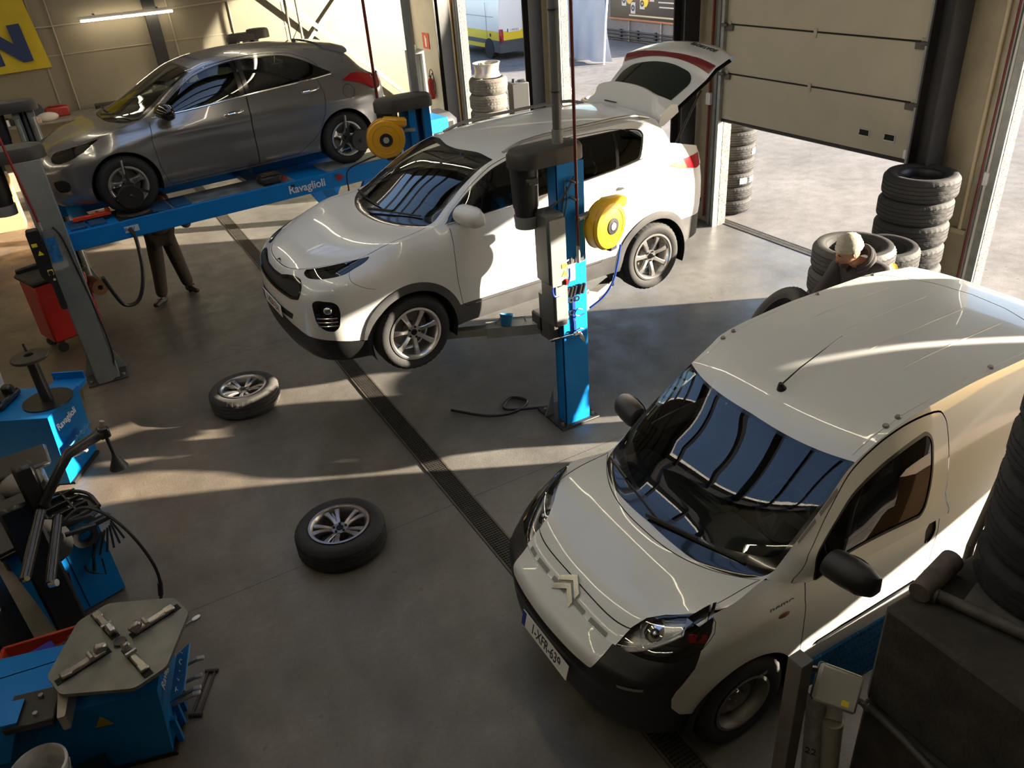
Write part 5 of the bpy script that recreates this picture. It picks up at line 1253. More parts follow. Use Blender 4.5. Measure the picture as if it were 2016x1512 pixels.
MB().lathe([(0,0),(.045,0),(.062,.10),(.066,.10),(.064,.105),(.058,.10),(.042,.008),(0,.008)], 28, M=RX(radians(-12)) @ RY(radians(14))).build('cup', mat('cup_blue', (.012,.13,.27), .4), cu)
# ---------------------------------------------------------------- alignment lift under the hatchback
(hx, hy, hz_), hyaw = POSE['I30']
al = thing('alignment_lift', 'blue runway alignment lift carrying the grey hatchback', 'car lift', (hx, hy, hz_), hyaw)
for sy, x0, x1 in ((-.76, -.05, 5.15), (.76, -.05, 5.75)):
    L = x1-x0; rw = MB().box(((x0+x1)/2, sy, -.10), (L, .52, .20), .006).build('runway', BLUE, al)
    MB().box((1.9, sy, .002), (1.55, .44, .004)).build('runway_plate', mat('worn_runway_grey', (.20,.23,.25), .45, noise=.6, nscale=5), rw)
    for x in (.22, .42): MB().box((x, sy-.02, .012), (.17, .36, .03), .004).build('filler_plate', mat('filler_blue', (.01,.09,.22), .45, noise=.3), rw)
    for x in (1.10, 1.33): MB().box((x, sy-.02, .008), (.20, .40, .02), .004).build('filler_plate', mat('filler_blue'), rw)
    MB().box((.83, sy, .004), (.42, .46, .012)).build('turning_pit', DARK, rw); MB().cyl((.83, sy, .008), (.83, sy, .016), .19, seg=32).build('turntable', STEEL, rw)
    MB().box((3.55, sy, .006), (.9, .44, .016), .003).build('slip_plate', mat('slip_plate_grey', (.22,.24,.25), .45, noise=.4), rw)
    for x in (3.2, 2.62): MB().box((x, sy-.262, -.05), (.05,.012,.03)).build('lock_pin', BLK, rw)
MB().box((3.0, 0, .04), (1.2, .50, .10), .01).box((3.0, 0, -.14), (1.3, 1.1, .06)).build('jacking_beam', BLUE, al)
MB().box((.35, 0, -.14), (.18, 1.1, .10), .01).build('cross_beam', BLUE, al); MB().box((4.6, 0, -.14), (.18, 1.1, .10), .01).build('cross_beam', BLUE, al)
for x0, x1 in ((3.15, 4.0), (4.0, 3.15)):
    for sy in (-.45, .45):
        m = MB(); bar(m, (x0, sy+(.04 if x0 < x1 else -.04), -1.58), (x1, sy+(.04 if x0 < x1 else -.04), -.2), .14, .05); m.build('scissor_leg', BLUE, al)
MB().box((3.55, 0, -1.585), (1.3, 1.2, .05), .01).build('base_frame', BLUE, al)
LW = mat('letter_white', (.75,.76,.78), .5)
text('maker_lettering', 'Ravaglioli', .135, LW, al, mw=basis((2.80, -1.0235, -.10), (1,0,0), (0,0,1)), sx=.95, bold=.002)
q = MB().lathe([(.02,0),(.045,0),(.045,.003),(.02,.003)], 20, closed=True).box((.03,.0,.001),(.07,.02,.003)); o = q.build('maker_mark', RED, al); o.matrix_local = basis((3.23, -1.022, -.08), (1,0,0), (0,0,1))
MB().box((.72, -1.0215, -.10), (.15, .003, .07)).build('side_label', mat('label_pale', (.55,.62,.70), .5), al)
text('label_lettering', 'RAV', .06, mat('label_blue', (.02,.10,.35), .5), al, mw=basis((.70, -1.024, -.10), (1,0,0), (0,0,1)))
hose('lift_hose', 'thick black hose sagging from the lift runway to the floor cart', [(.30,9.56,1.52),(.33,9.50,1.42),(.30,9.45,1.1),(.22,9.42,.85),(.12,9.42,.72),(.0,9.38,.74),(-.06,9.30,.9),(-.12,9.15,1.18)], .022, BLK)
bx = thing('sensor_box', 'black box lamp resting on the near blue runway', 'box', (1.98, 9.86, 1.615), hyaw)
MB().box((0,0,.06),(.26,.24,.11),.03).build('housing', BLK, bx); MB().box((0,-.02,.118),(.22,.18,.01),.004).build('lid', mat('lid_dark_brown', (.04,.035,.025), .5), bx)
text('lid_lettering', 'XX', .07, mat('lid_yellow', (.35,.28,.05), .5), bx, mw=TR(0,-.02,.1235)); MB().cyl((.155,-.09,.05),(.155,-.12,.05),.022,seg=14).build('red_cap', RED, bx)
ch = thing('wheel_bar', 'orange red steel bar lying across the lift by the front wheel', 'tool', (-.02, 9.80, 1.62), radians(4))
MB().box((0,0,.05),(.40,.05,.045),.008).box((.17,0,.09),(.05,.05,.04),.008).box((.06,0,.082),(.03,.04,.02)).build('bar', mat('orange_red', (.75,.06,.012), .35), ch); MB().box((-.14,0,.015),(.05,.06,.03)).box((.14,0,.015),(.05,.06,.03)).build('foot', BLK, ch)
def clamp(label, lx, disc):
    t = thing('wheel_clamp', label, 'alignment clamp', (0,0,0)); c, s = cos(hyaw), sin(hyaw)
    t.location = (hx+lx*c+.895*s, hy+lx*s-.895*c, hz_+.325); t.rotation_euler = (0,0,hyaw)
    m = MB()
    for a in (90, 210, 330): bar(m, (0,-.02,0), (.20*cos(radians(a)), -.01, .20*sin(radians(a))), .03, .02); m.cyl((.2*cos(radians(a)),-.03,.2*sin(radians(a))), (.2*cos(radians(a)),.03,.2*sin(radians(a))), .014, seg=10)
    m.cyl((0,-.05,0),(0,0,0),.045,seg=20); m.build('clamp_arm', mat('clamp_black', (.02,.02,.02), .4), t)
    b = MB().cyl((disc[0],-.07,disc[1]), (disc[0],-.10,disc[1]), .135, .125, 32).cyl((disc[0]*.5,-.05,disc[1]*.5),(disc[0],-.075,disc[1]),.04,seg=14); b.build('target_disc', BLK, t)
    MB().cyl((-.02,-.02,.14),(-.01,-.03,.29),.012,seg=8).build('spring_rod', STEEL, t)
clamp('wheel clamp with black disc on the hatchback front wheel', .85, (-.03,-.10)); clamp('wheel clamp with round black target on the hatchback rear wheel', 3.5, (.13,-.03))
# ---------------------------------------------------------------- loose tyres and wheels
def new_wheel(name, label, cat, loc, rot, R, W, rim, kind, rmat, tmat=RUB, style=0, seg=120):
    t = thing(name, label, cat, loc, 0, None, rot); ty = make_wheel(t, R, W, rim, kind, rmat, tmat, None, seg, style, disc=False); return t
new_wheel('loose_wheel', 'loose alloy wheel flat on the floor left of the SUV', 'wheel', (.80, 7.66, .1125), (0,0,.5), .352, .225, .232, 'double', mat('alloy_bright_grey', (.45,.43,.42), .28, metal=.9), RUBD)
new_wheel('loose_wheel', 'loose alloy wheel flat on the floor nearest the camera', 'wheel', (.93, 4.97, .1125), (0,0,1.25), .352, .225, .232, 'double', ALUD, RUB)
def bare_tyre(name, R, W, rim, tm, style): 
    m = tyre_mesh(R, W, rim, 110, style); o = m.build(name, tm, sharp=50); return o
def stack(x, y, n, R, W, rim, tm, style, label, grp, top=None, z0=0.0, jit=.012, names=None):
    base = None; out = []
    for i in range(n):
        loc = (x+random.uniform(-jit, jit), y+random.uniform(-jit, jit), z0+W*.5+i*(W+.0015))
        if base is None: base = bare_tyre('tyre', R, W, rim, tm, style); o = base; o.location = loc; tag(o, label, 'tyre', grp)
        else: o = dup(base, None, label, grp, location=loc, rotation_euler=(0,0,random.uniform(0,6)))
        out.append(o)
    return out
st = stack(6.62, 12.90, 7, .335, .262, .225, RUBG, 1, 'greyish tyre in the dusty stack by the far doorway', 'dusty tyre stack by the far doorway')
rm = thing('loose_rim', 'bare silver rim lying on top of the dusty tyre stack', 'rim', (6.62, 12.90, 7*.2635+.118)); rim_mesh(.235, .235, 'five').build('rim', mat('worn_alloy', (.55,.51,.47), .4, metal=.6, noise=.2), rm); bolt_mesh('five', .235).build('bolt_hole', DARK, rm)
stb = stack(8.95, 12.95, 5, .325, .225, .22, mat('brown_dusty_rubber', (.085,.075,.062), .92, noise=.4, nscale=8, bump=.3), 0, 'brown dusty winter tyre in the stack outside by the middle pier', 'tyre stack outside by the middle pier', z0=0)
rm = thing('steel_rim', 'white painted steel rim inside the top tyre of the pier stack', 'rim', (8.95, 12.95, 5*.2265-.085)); rim_mesh(.215, .19, 'steel').build('rim', mat('rim_white', (.7,.7,.7), .4), rm)
stc = stack(8.72, 9.05, 8, .325, .205, .21, RUB, 0, 'black tyre in the tall stack outside against the door jamb', 'tyre stack against the door jamb')
for i, (k, a) in enumerate(((4, -1.15), (4, -.55), (2, -1.75), (2, -1.2))):
    o = stc[-1-k+0] if False else stc[8-1-{4:3,2:5}[k]]; z = o.location.z
    cx, cy = o.location.x, o.location.y; r = .327; c = (cx+r*cos(a), cy+r*sin(a), z)
    p = MB(); p.add([(-.06+.12*u, .045*(2*v-1), -.327+(.329**2-(-.06+.12*u)**2)**.5-.0) for u in np.linspace(0,1,7) for v in (0,1)], [(2*j,2*j+2,2*j+3,2*j+1) for j in range(6)])
    lb = p.build('tyre_label', mat('paper_white', (.75,.76,.78), .6), None, fix=True); lb.matrix_world = basis(c, (-sin(a), cos(a), 0), (0,0,1)); tag(lb, 'white paper label stuck on a tyre tread by the door jamb', 'label', 'paper labels on tyres')
std = stack(7.42, 5.02, 7, .362, .238, .245, RUB, 0, 'black winter tyre in the tall stack beside the dark column', 'tall tyre stack beside the dark column', jit=.02)
sr = thing('steel_rim', 'black steel rim inside the top tyre of the tall stack', 'rim', (7.42, 5.02, 7*.2395-.125)); rim_mesh(.24, .20, 'steel').build('rim', mat('rim_black', (.015,.015,.016), .4, metal=.3), sr); MB().cyl((0,0,-.09),(0,0,-.02),.075,seg=24).build('hub_cap', STEEL, sr)
std[0].data.materials[0] = RUB
stack(6.62, 4.74, 5, .355, .235, .245, RUB, 1, 'dark tyre in the low stack added to shade the floor', 'added low tyre stack shading the floor')  # stack added behind the man to cast the shade band on the floor
ste = stack(5.88, 4.50, 6, .355, .24, .245, mat('clean_rubber', (.028,.028,.028), .7, noise=.2, bump=.2), 1, 'wide tyre in the stack behind the man with the beanie', 'tyre stack behind the man')
ht = bare_tyre('tyre', .345, .235, .23, RUB, 1); ht.matrix_world = TR(4.86, 4.32, 1.00) @ RZ(radians(150)) @ RY(radians(52)); tag(ht, 'black tyre tilted on edge, held by the man behind the van', 'tyre')
tag(rim_mesh(.22, .2, 'five').build('loose_rim', ALU, None, loc=(7.35, 13.35, .72), rot=(radians(20),0,0)), 'silver rim standing on the box by the middle pier', 'rim')
bc = thing('metal_cabinet', 'plain grey metal cabinet beside the dusty tyre stack', 'cabinet', (7.14, 12.76, 0), radians(-12)); MB().box((0,0,.85),(.30,.30,1.7),.008).build('cabinet_body', mat('cabinet_grey', (.06,.06,.06), .5), bc); MB().cyl((-.08,0,1.70),(-.08,0,1.76),.03,seg=12).box((.07,.02,1.715),(.12,.12,.03),.01).build('lid_parts', BLK, bc)
bd = thing('plain_box', 'grey crate standing under the silver rim', 'crate', (7.35, 13.35, 0)); MB().box((0,0,.30),(.4,.4,.6),.01).build('crate', LGREY, bd)
# foreground tyre pile on the blocks, at the right edge
grp = 'dark tyre pile on the concrete blocks'
stf = stack(3.38, 1.215, 5, .34, .215, .22, RUB, 0, 'dark tyre in the pile on the concrete blocks at the right edge', grp, z0=1.305, jit=.012)
# ---------------------------------------------------------------- tyre machines at the left
MBLUE = mat('machine_blue', (.002,.16,.47), .42, noise=.08, nscale=3, spec=.3); MBLK = mat('machine_black', (.010,.010,.011), .36, coat=.2, noise=.15)
def frustum(m, b0, b1, z0, z1, mi=0):
    """Box with different rectangles (x0,x1,y0,y1) at z0 and z1."""
    r = lambda b, z: [(b[0],b[2],z),(b[1],b[2],z),(b[1],b[3],z),(b[0],b[3],z)]
    m.add(r(b0,z0)+r(b1,z1), [(3,2,1,0),(4,5,6,7),(0,1,5,4),(1,2,6,5),(2,3,7,6),(3,0,4,7)], None, mi); return m
# A: tyre changer with grey clamping table, nearest the camera
A = thing('tyre_changer', 'blue tyre changer with grey clamping table at the bottom left', 'tyre changer', (-.61, 3.97, 0), radians(-15))
b = frustum(MB(), (-.80,.10,-.20,.26), (-.86,.175,-.24,.30), .03, .60); b.build('cabinet', MBLUE, A)
f = MB().box((-.35,.02,.015),(.95,.46,.03)); f.build('cabinet_base', DARK, A)
cp = MB(); cp.box((0,0,0),(.36,.012,.13),.004); o = cp.build('pedal_panel', mat('panel_blue', (.02,.17,.40), .5, noise=.3), A); o.matrix_local = basis((.245,-.02,.47), (0,1,.0), (-.62,0,.78))
SYM = mat('symbol_pale', (.35,.50,.62), .6)
for i, s in enumerate(('T', '4', '+', 'O', 'I')): text('panel_symbol', s, .062, SYM, o, (-.14+.07*i, 0, .0075), ext=.0005)
text('maker_lettering', 'Ravaglioli', .075, LW, A, mw=basis((.168,.0,.50), (0,1,0), (-.07,0,1)), bold=.001)
for y in (-.15,-.11,-.02,.12): q = MB().cyl((.18,y,.36),(.31,y,.40),.012,seg=10).box((.33,y,.405),(.05,.035,.02),.006); q.build('pedal', STEEL, A)
for y in (-.12,0,.1): MB().box((.14,y,.12),(.03,.03,.2)).build('panel_rib', MBLUE, A)
q = MB(); q.prism([(-.05,0),(.05,0),(0,.085)], 0, .002, M=TR(-.16,-.232,.42) @ RX(pi/2)); q.build('warning_label', mat('label_dull_yellow', (.30,.25,.02), .5), A)
tb = thing('x','x x x x','x'); bpy.data.objects.remove(tb)
tm = MB(); C8 = .33; cc = .20
tm.prism(rnd([(-C8,-cc),(-cc,-C8),(cc,-C8),(C8,-cc),(C8,cc),(cc,C8),(-cc,C8),(-C8,cc)], .03), -.012, .012)
tm.cyl((0,0,-.14),(0,0,-.012),.12,.16,28); to = tm.build('turntable', mat('table_grey', (.17,.165,.14), .42, metal=.5, noise=.25, nscale=6), A); to.location = (0,0,.775); to.rotation_euler = (0,0,radians(-12))
sl = mat('clamp_steel', (.35,.32,.29), .3, metal=.9, noise=.2)
for i in range(4):
    a = radians(45+90*i); Mx = RZ(a)
    MB().box((.21,0,.0135),(.30,.05,.004)).build('table_slot', DARK, to).matrix_local = Mx
    q = MB().box((.19,.0,.03),(.22,.042,.030),.008).box((.10,.0,.06),(.07,.04,.05),.01,rot=(0,radians(-25),0)).box((.30,0,.035),(.06,.05,.022),.006).cyl((.16,-.03,.05),(.16,.03,.05),.014,seg=10); q.build('table_clamp', sl, to).matrix_local = Mx
MB().cyl((0,0,.01),(0,0,.03),.035,seg=20).build('table_centre', MBLK, to)
# black arm with yellow tip and the bead breaker on the left
q = MB(); bar(q, (-.40,.42,.50), (-.02,.36,.62), .10, .08); q.build('breaker_arm', MBLK, A); q = MB().cyl((-.03,.36,.60),(.02,.36,.74),.022,seg=14); q.build('arm_pin', CHROME, A); MB().box((-.06,.345,.675),(.05,.045,.02)).build('yellow_tip', YLAB, A)
q = frustum(MB(), (-1.35,-.62,-.34,-.14), (-1.35,-.50,-.32,-.16), .44, .70); q.build('bead_breaker_arm', MBLUE, A)
MB().box((-.45,-.22,.66),(.26,.24,.05),.01).build('breaker_bracket', MBLK, A)
for x, y in ((-.42,-.16),(-.42,-.28)): MB().cyl((x,y,.685),(x,y,.70),.014,seg=6).build('bolt', STEEL, A)
bl = MB(); bl.prism(rnd([(-.02,-.20),(.02,-.20),(.035,0),(.02,.17),(-.02,.17),(-.03,0)],.012), 0, .10); o = bl.build('breaker_blade', mat('worn_blade', (.38,.35,.31), .35, metal=.8, noise=.3), A); o.location = (-.30,-.16,.60); o.rotation_euler = (0,0,radians(8))
MB().tube(smoothpath([(-.96,-.1,.85),(-.72,-.12,.88),(-.58,-.22,.86),(-.60,-.36,.84),(-.80,-.42,.84),(-1.0,-.42,.82)],8),.009,6).build('hose', mat('cable_grey'), A)
# B: wheel balancer in blue with a black weight tray
Bm = thing('wheel_balancer', 'blue wheel balancer with black weight tray and hooks on its side', 'wheel balancer', (-.65, 5.44, 0), radians(17))
b = frustum(MB(), (-.52,0,-.0,.42), (-.60,.0,0,.46), .02, .74); b.build('cabinet', MBLUE, Bm); MB().box((-.265,-.002,.38),(.004,.004,.70)).build('panel_gap', DARK, Bm)
tr = MB(); hp = [(.05,-.02),(.06,.14)]+arc(-.22,.14,.28,0,pi*.5,12)+[(-.62,.50),(-.62,-.02)]
tr.prism(hp, .74, .765); tr.build('weight_tray', MBLK, Bm)
trm = MB(); P = [(x, y, .79) for x, y in hp]; trm.tube(P+[P[0]], .014, 6); 
for y in (.10,.22,.33): trm.box((-.24,y,.785),(.50,.012,.04))
for x in (-.42,-.25,-.08): trm.box((x,.2,.785),(.012,.36,.04))
trm.build('tray_rim', MBLK, Bm)
wm = mat('lead_weight', (.38,.36,.34), .35, metal=.7)
random.seed(3)
for i in range(26):
    o = tag(MB().box((0,0,.006),(random.uniform(.02,.05),.016,.012),.003).build('balance_weight', wm, None), 'small grey balance weight scattered in the balancer tray', 'balance weight', 'weights in the balancer tray')
    p = Matrix.Translation(Bm.location) @ RZ(radians(17)) @ Vector((random.uniform(-.45,0), random.uniform(.03,.38), .766)); o.location = p; o.rotation_euler = (0,0,random.uniform(0,6))
cone = mat('cone_black', (.02,.02,.02), .35)
for hx_, hz2 in ((-.36,.40),(-.13,.36)):
    m = MB(); m.tube(smoothpath([(hx_+.06,-.012,hz2+.16),(hx_+.01,-.03,hz2+.05),(hx_-.02,-.05,hz2-.03),(hx_-.055,-.045,hz2-.01),(hx_-.06,-.035,hz2+.04)],6),.010,6)
    m.tube([(hx_+.02,-.03,hz2+.10),(hx_-.03,-.045,hz2-.05),(hx_+.04,-.045,hz2-.11),(hx_+.06,-.03,hz2+.02)],.007,6); m.build('hook', MBLK, Bm)
fn = MB()
for i in range(6):
    a = radians(-62+i*16); fn.box((-.02+.13*sin(a+.7), -.07, .62-.11*cos(a+.7)*.8),(.016,.012,.20),.003,rot=(0,-a*.6,0))
fn.box((-.04,-.05,.70),(.26,.05,.05),.01).lathe([(.05,-.02),(.085,-.02),(.085,.03),(.05,.03)],24,M=TR(-.12,-.07,.66) @ RX(pi/2),closed=True); fn.build('cone_rack', cone, Bm)
dk = MB().cyl((-.36,-.16,.80),(-.33,-.20,.835),.155,.15,40).cyl((-.345,-.18,.81),(-.30,-.24,.87),.05,seg=20); dk.build('flange_disc', mat('disc_matt_black', (.008,.008,.008), .75, spec=.2), Bm)
MB().cyl((-.36,-.16,.80),(-.36,.06,.78),.03,seg=14).build('shaft', MBLK, Bm)
# helper arm unit with funnel, standing between the machines
H = thing('helper_arm', 'black swivel arm with hanging funnel cone above the balancer', 'machine arm', (-1.00, 5.10, 0), radians(10))
MB().box((0,0,.62),(.20,.16,1.24),.02).build('column', MBLK, H); MB().box((0,0,.02),(.34,.30,.04),.01).build('foot_plate', MBLK, H)
def W2(px): return Vector(px)-Vector(H.location)
def lcl(p): return RZ(-radians(10)) @ (Vector(p)-Vector((-1.00,5.10,0)))
MB().box(lcl((-.86,5.04,1.33)),(.12,.10,.36),.02).build('arm_head', MBLK, H)
MB().tube([lcl(p) for p in ((-.83,4.98,1.22),(-.66,5.02,1.42),(-.60,5.06,1.47),(-.385,5.14,1.50))],[.030,.032,.034,.036],10).box(lcl((-.375,5.145,1.50)),(.07,.07,.08),.01).build('upper_arm', MBLK, H)
fq = MB(); fq.cyl(lcl((-.37,5.145,1.47)), lcl((-.365,5.14,1.33)), .012, seg=10); fq.lathe([(.012,.0),(.018,-.03),(.060,-.125),(.056,-.125),(.0,-.03)], 24, M=TR(lcl((-.365,5.14,1.34)))); fq.build('funnel', mat('funnel_black', (.022,.022,.022), .5), H)
MB().cyl(lcl((-.375,5.145,1.54)), lcl((-.36,5.145,1.58)), .016, seg=10).build('arm_bolt', STEEL, H)
MB().tube([lcl((-.86,4.98,1.18)), lcl((-.97,4.72,1.05)), lcl((-1.02,4.58,1.0))], .032, 10).build('lower_arm', MBLK, H)
MB().tube([lcl((-.78,4.95,1.12)), lcl((-.86,4.70,1.0)), lcl((-.90,4.52,.95))], .030, 10).build('lower_arm', MBLK, H)
MB().tube([lcl((-.80,4.96,1.05)), lcl((-.62,4.98,1.02)), lcl((-.58,5.02,1.02))], .018, 8).tube([lcl((-.78,4.90,1.0)), lcl((-.60,4.92,.98))], .016, 8).build('cross_arm', MBLK, H)
MB().cyl(lcl((-.90,4.52,.95)), lcl((-.86,4.50,.96)), .022, seg=12).cyl(lcl((-1.02,4.58,1.0)), lcl((-1.0,4.56,1.02)), .016, seg=12).build('arm_bolt', CHROME, H)
hose('air_hose', 'black air hose arching from the balancer down to the floor', [(-.78,4.95,1.06),(-.66,4.99,1.10),(-.55,4.95,1.05),(-.44,4.86,.90),(-.37,4.82,.62),(-.38,4.86,.36),(-.46,4.93,.12),(-.60,4.98,.02),(-.74,4.96,.014)], .011, BLK, n=10)
tag(MB().cyl((-.375,4.86,.40),(-.40,4.88,.28),.018,seg=12).build('hose_coupling', BLK), 'black coupling on the arching air hose', 'hose coupling')
# tower of the tyre changer at the far left, tray and bottle
T = thing('machine_column', 'black machine column at the left edge beside the balancer', 'machine column', (-1.50, 5.02, 0), radians(-20))
MB().box((.12,0,.55),(.20,.34,1.10),.015).build('column', MBLK, T); MB().box((-.15,.05,.5),(.36,.5,1.0),.02).build('column_cabinet', mat('cabinet_black', (.006,.006,.007), .5), T)
MB().cyl((.24,-.05,.62),(.265,-.05,.62),.03,seg=16).build('knob', CHROME, T)
q = MB().tube([(-.2,-.25,.95),(.02,-.27,.98)],.014,8).box((.06,-.28,.97),(.07,.05,.05),.01).box((.07,-.30,.91),(.03,.04,.10),.008); q.build('chrome_nozzle', CHROME, T)
bt = thing('white_bottle', 'long white plastic bottle leaning by the black column', 'bottle', (-1.06, 4.62, .0), 0); MB().lathe([(0,0),(.048,0),(.05,.02),(.05,.30),(.03,.34),(.0,.34)],24).build('bottle', mat('bottle_white', (.55,.54,.52), .4), bt); bt.rotation_euler = (radians(-8),radians(-14),0)
ty_ = thing('tool_tray', 'red tool tray with blue cloth behind the clamping table', 'tray', (-1.09, 4.40, .50), radians(-8))
q = MB(); q.box((0,0,0),(.42,.26,.02)).box((0,-.13,.05),(.42,.02,.10),.006).box((0,.13,.05),(.42,.02,.10),.006).box((-.21,0,.05),(.02,.26,.10),.006).box((.21,0,.05),(.02,.26,.10),.006); q.build('tray', mat('tray_red', (.36,.035,.012), .4), ty_)
MB().box((0,0,-.25),(.30,.18,.48),.01).build('tray_stand', MBLK, ty_)
tag(MB().box((-1.08,4.40,.56),(.17,.16,.03),.012,rot=(0,0,.3)).build('cloth', mat('cloth_blue', (.03,.02,.22), .8)), 'violet blue cloth lying in the red tool tray', 'cloth')
for i in range(4): tag(MB().cyl((-.95+.03*(i%2),4.33+.04*i,.51),(-.95+.03*(i%2),4.33+.04*i,.58),.014,seg=12).build('socket', BLK), 'black socket standing in the red tool tray', 'socket', 'sockets in the red tool tray')
# C: centre post tyre changer further back
Cm = thing('tyre_changer', 'blue tyre changer with black centre post and flange, left of the loose wheel', 'tyre changer', (-.84, 7.38, 0), radians(-29))
b = frustum(MB(), (-.85,.02,-.22,.32), (-1.0,.10,-.26,.30), .03, .76); b.build('cabinet', MBLUE, Cm); MB().box((-.4,.05,.015),(.9,.5,.03)).build('cabinet_base', DARK, Cm)
MB().cyl((-.05,.05,.76),(-.05,.05,.772),.21,seg=36).build('rubber_mat', MBLK, Cm)
MB().cyl((-.05,.05,.77),(-.05,.05,1.19),.050,.046,24).build('centre_post', mat('post_dark', (.05,.045,.04), .35, metal=.5), Cm)
MB().lathe([(.035,1.19),(.150,1.19),(.155,1.20),(.15,1.215),(.04,1.225),(.035,1.19)],36,M=TR(-.05,.05,0)).cyl((-.12,.14,1.21),(-.13,.15,1.29),.010,seg=8).build('flange', mat('flange_dark', (.045,.04,.035), .4, metal=.4), Cm)
MB().box((-.08,.42,.70),(.30,.18,.06),.01).box((-.08,.50,.75),(.30,.02,.10)).build('rear_tray', MBLUE, Cm)
text('maker_lettering', 'Ravaglioli', .088, LW, Cm, mw=basis((.094,-.02,.60), (0,1,0), (-.08,0,1)), bold=.001)
q = MB().box((0,0,0),(.40,.012,.12),.004); o = q.build('pedal_panel', mat('panel_blue'), Cm); o.matrix_local = basis((.135,-.03,.40), (0,1,0), (-.75,0,.66))
for i, s in enumerate(('4','+','T','O','I')): text('panel_symbol', s, .055, SYM, o, (-.15+.075*i, 0, .0075), ext=.0005)
for y in (-.16,-.06,.04,.13): q = MB().cyl((.10,y,.28),(.22,y,.33),.012,seg=10).box((.235,y,.335),(.05,.04,.02),.006); q.build('pedal', STEEL, Cm)
MB().box((-.62,.05,.80),(.5,.34,.07),.02).box((-.48,-.1,.84),(.2,.1,.06),.02).box((-.42,.12,.86),(.10,.08,.09),.02).build('tool_parts', MBLK, Cm)
MB().cyl((-.75,.33,.76),(-.75,.33,.92),.13,.14,28).build('drum', mat('drum_white', (.45,.44,.42), .5), Cm)
# yellow-grey mat on the floor behind it, dark cabinet between machines
tag(MB().box((-1.25,8.75,.004),(1.1,1.2,.008)).build('floor_mat', mat('mat_ochre', (.14,.095,.025), .9, noise=.6, nscale=5)), 'worn ochre mat on the floor behind the tyre changer', 'mat')
dc = thing('grinder', 'grey domed machine between the blue tyre changers', 'machine', (-1.12, 6.40, 0), radians(5))
MB().box((-.1,0,.30),(.5,.4,.6),.02).build('stand', MBLK, dc); MB().sphere((-.02,-.05,.66),(.16,.13,.10),24,12).build('hood', mat('hood_warm_grey', (.16,.145,.125), .45), dc)
for i in range(2): MB().box((-.30+.10*i,-.205,.52-.03*i),(.05,.01,.025)).build('orange_label', mat('label_orange', (.55,.20,.03), .5), dc)
MB().box((.02,.1,.74),(.42,.34,.04),.02).build('top_tray', MBLK, dc)
# floor bits near the table
pb = thing('plastic_bucket', 'white plastic bucket with dirty rim at the bottom left corner', 'bucket', (-1.10, 3.93, .02))
MB().lathe([(0,.0),(.118,0),(.136,.30),(.144,.30),(.146,.325),(.134,.33),(.126,.31),(.110,.02),(0,.02)], 40).build('bucket', mat('bucket_white', (.46,.44,.41), .6, noise=.5, nscale=7), pb); pb.location = (-1.14,3.60,.20)
MB().tube([(.145*cos(a),.145*sin(a)*.98,.30-.10*abs(sin(a/1.0))) for a in np.linspace(pi,2*pi,16)],.004,5).build('bucket_handle', STEEL, pb)
tag(MB().box((.03,0,.10),(.04,.16,.02),.005,rot=(.5,.3,.4)).build('brush', mat('brush_brown', (.12,.05,.035), .7), None, loc=(-1.12,3.60,.21)), 'small brown brush lying in the white bucket', 'brush')
tag(MB().box((-1.14,3.62,.10),(.5,.4,.2),.01).build('step_box', MBLK), 'black box under the white bucket', 'box')
lv = thing('wheel_brace', 'thin steel wheel brace lying on the floor by the clamping table', 'tool', (-.30, 4.10, .012), radians(62))
MB().cyl((-.17,0,0),(.17,0,0),.008,seg=8).cyl((-.17,.045,0),(.17,.045,0),.008,seg=8).cyl((-.17,-.02,0),(-.17,.065,0),.014,seg=8).cyl((.17,-.02,0),(.17,.065,0),.014,seg=8).build('brace', mat('rusty_steel', (.06,.045,.035), .6, metal=.4), lv)
pd = thing('white_paddle', 'small white tipped rod on the floor right of the clamping table', 'tool', (-.29, 4.80, .012), radians(20)); MB().sphere((.05,0,0),(.035,.018,.008),14,8).build('tip', WHITE, pd); MB().cyl((-.12,0,0),(.03,0,0),.005,seg=8).build('rod', STEEL, pd)
# ---------------------------------------------------------------- red tool cart, boxes
ct = thing('tool_cart', 'red wheeled tool cart with black top behind the grey post', 'tool cart', (-.66, 10.55, 0), radians(20))
b = MB().box((0,0,.52),(.60,.44,.74),.02); b.build('cart_body', RED, ct)
MB().box((0,0,.93),(.66,.50,.08),.03).box((0,.2,.99),(.6,.05,.06),.015).build('cart_top', BLK, ct)
for z in (.30,.42,.54,.68,.80):
    d = MB().box((.305,0,z),(.012,.39,.105),.004).build('drawer', RED, ct); MB().box((.315,0,z+.04),(.012,.30,.014),.003).build('drawer_handle', STEEL, d)
for x in (-.22,.22):
    for y in (-.16,.16): MB().cyl((x,y-.02,.065),(x,y+.02,.065),.062,seg=20).box((x,y,.12),(.06,.06,.05)).build('castor', BLK, ct)
pr = thing('paper_roll', 'brown paper roll on the side of the red tool cart', 'paper roll', (-.24, 10.50, .66), radians(20)); q = MB(); q.lathe([(.03,-.13),(.095,-.13),(.095,.13),(.03,.13)],32,M=RY(radians(35)) @ RX(pi/2),closed=True); q.build('roll', mat('brown_paper', (.18,.085,.045), .8), pr)
tag(MB().box((-1.45,16.6,.45),(.7,.5,.9),.01).build('cardboard_box', mat('cardboard', (.38,.22,.10), .8, noise=.1)), 'tall brown cardboard box at the left edge behind the grey post', 'box')
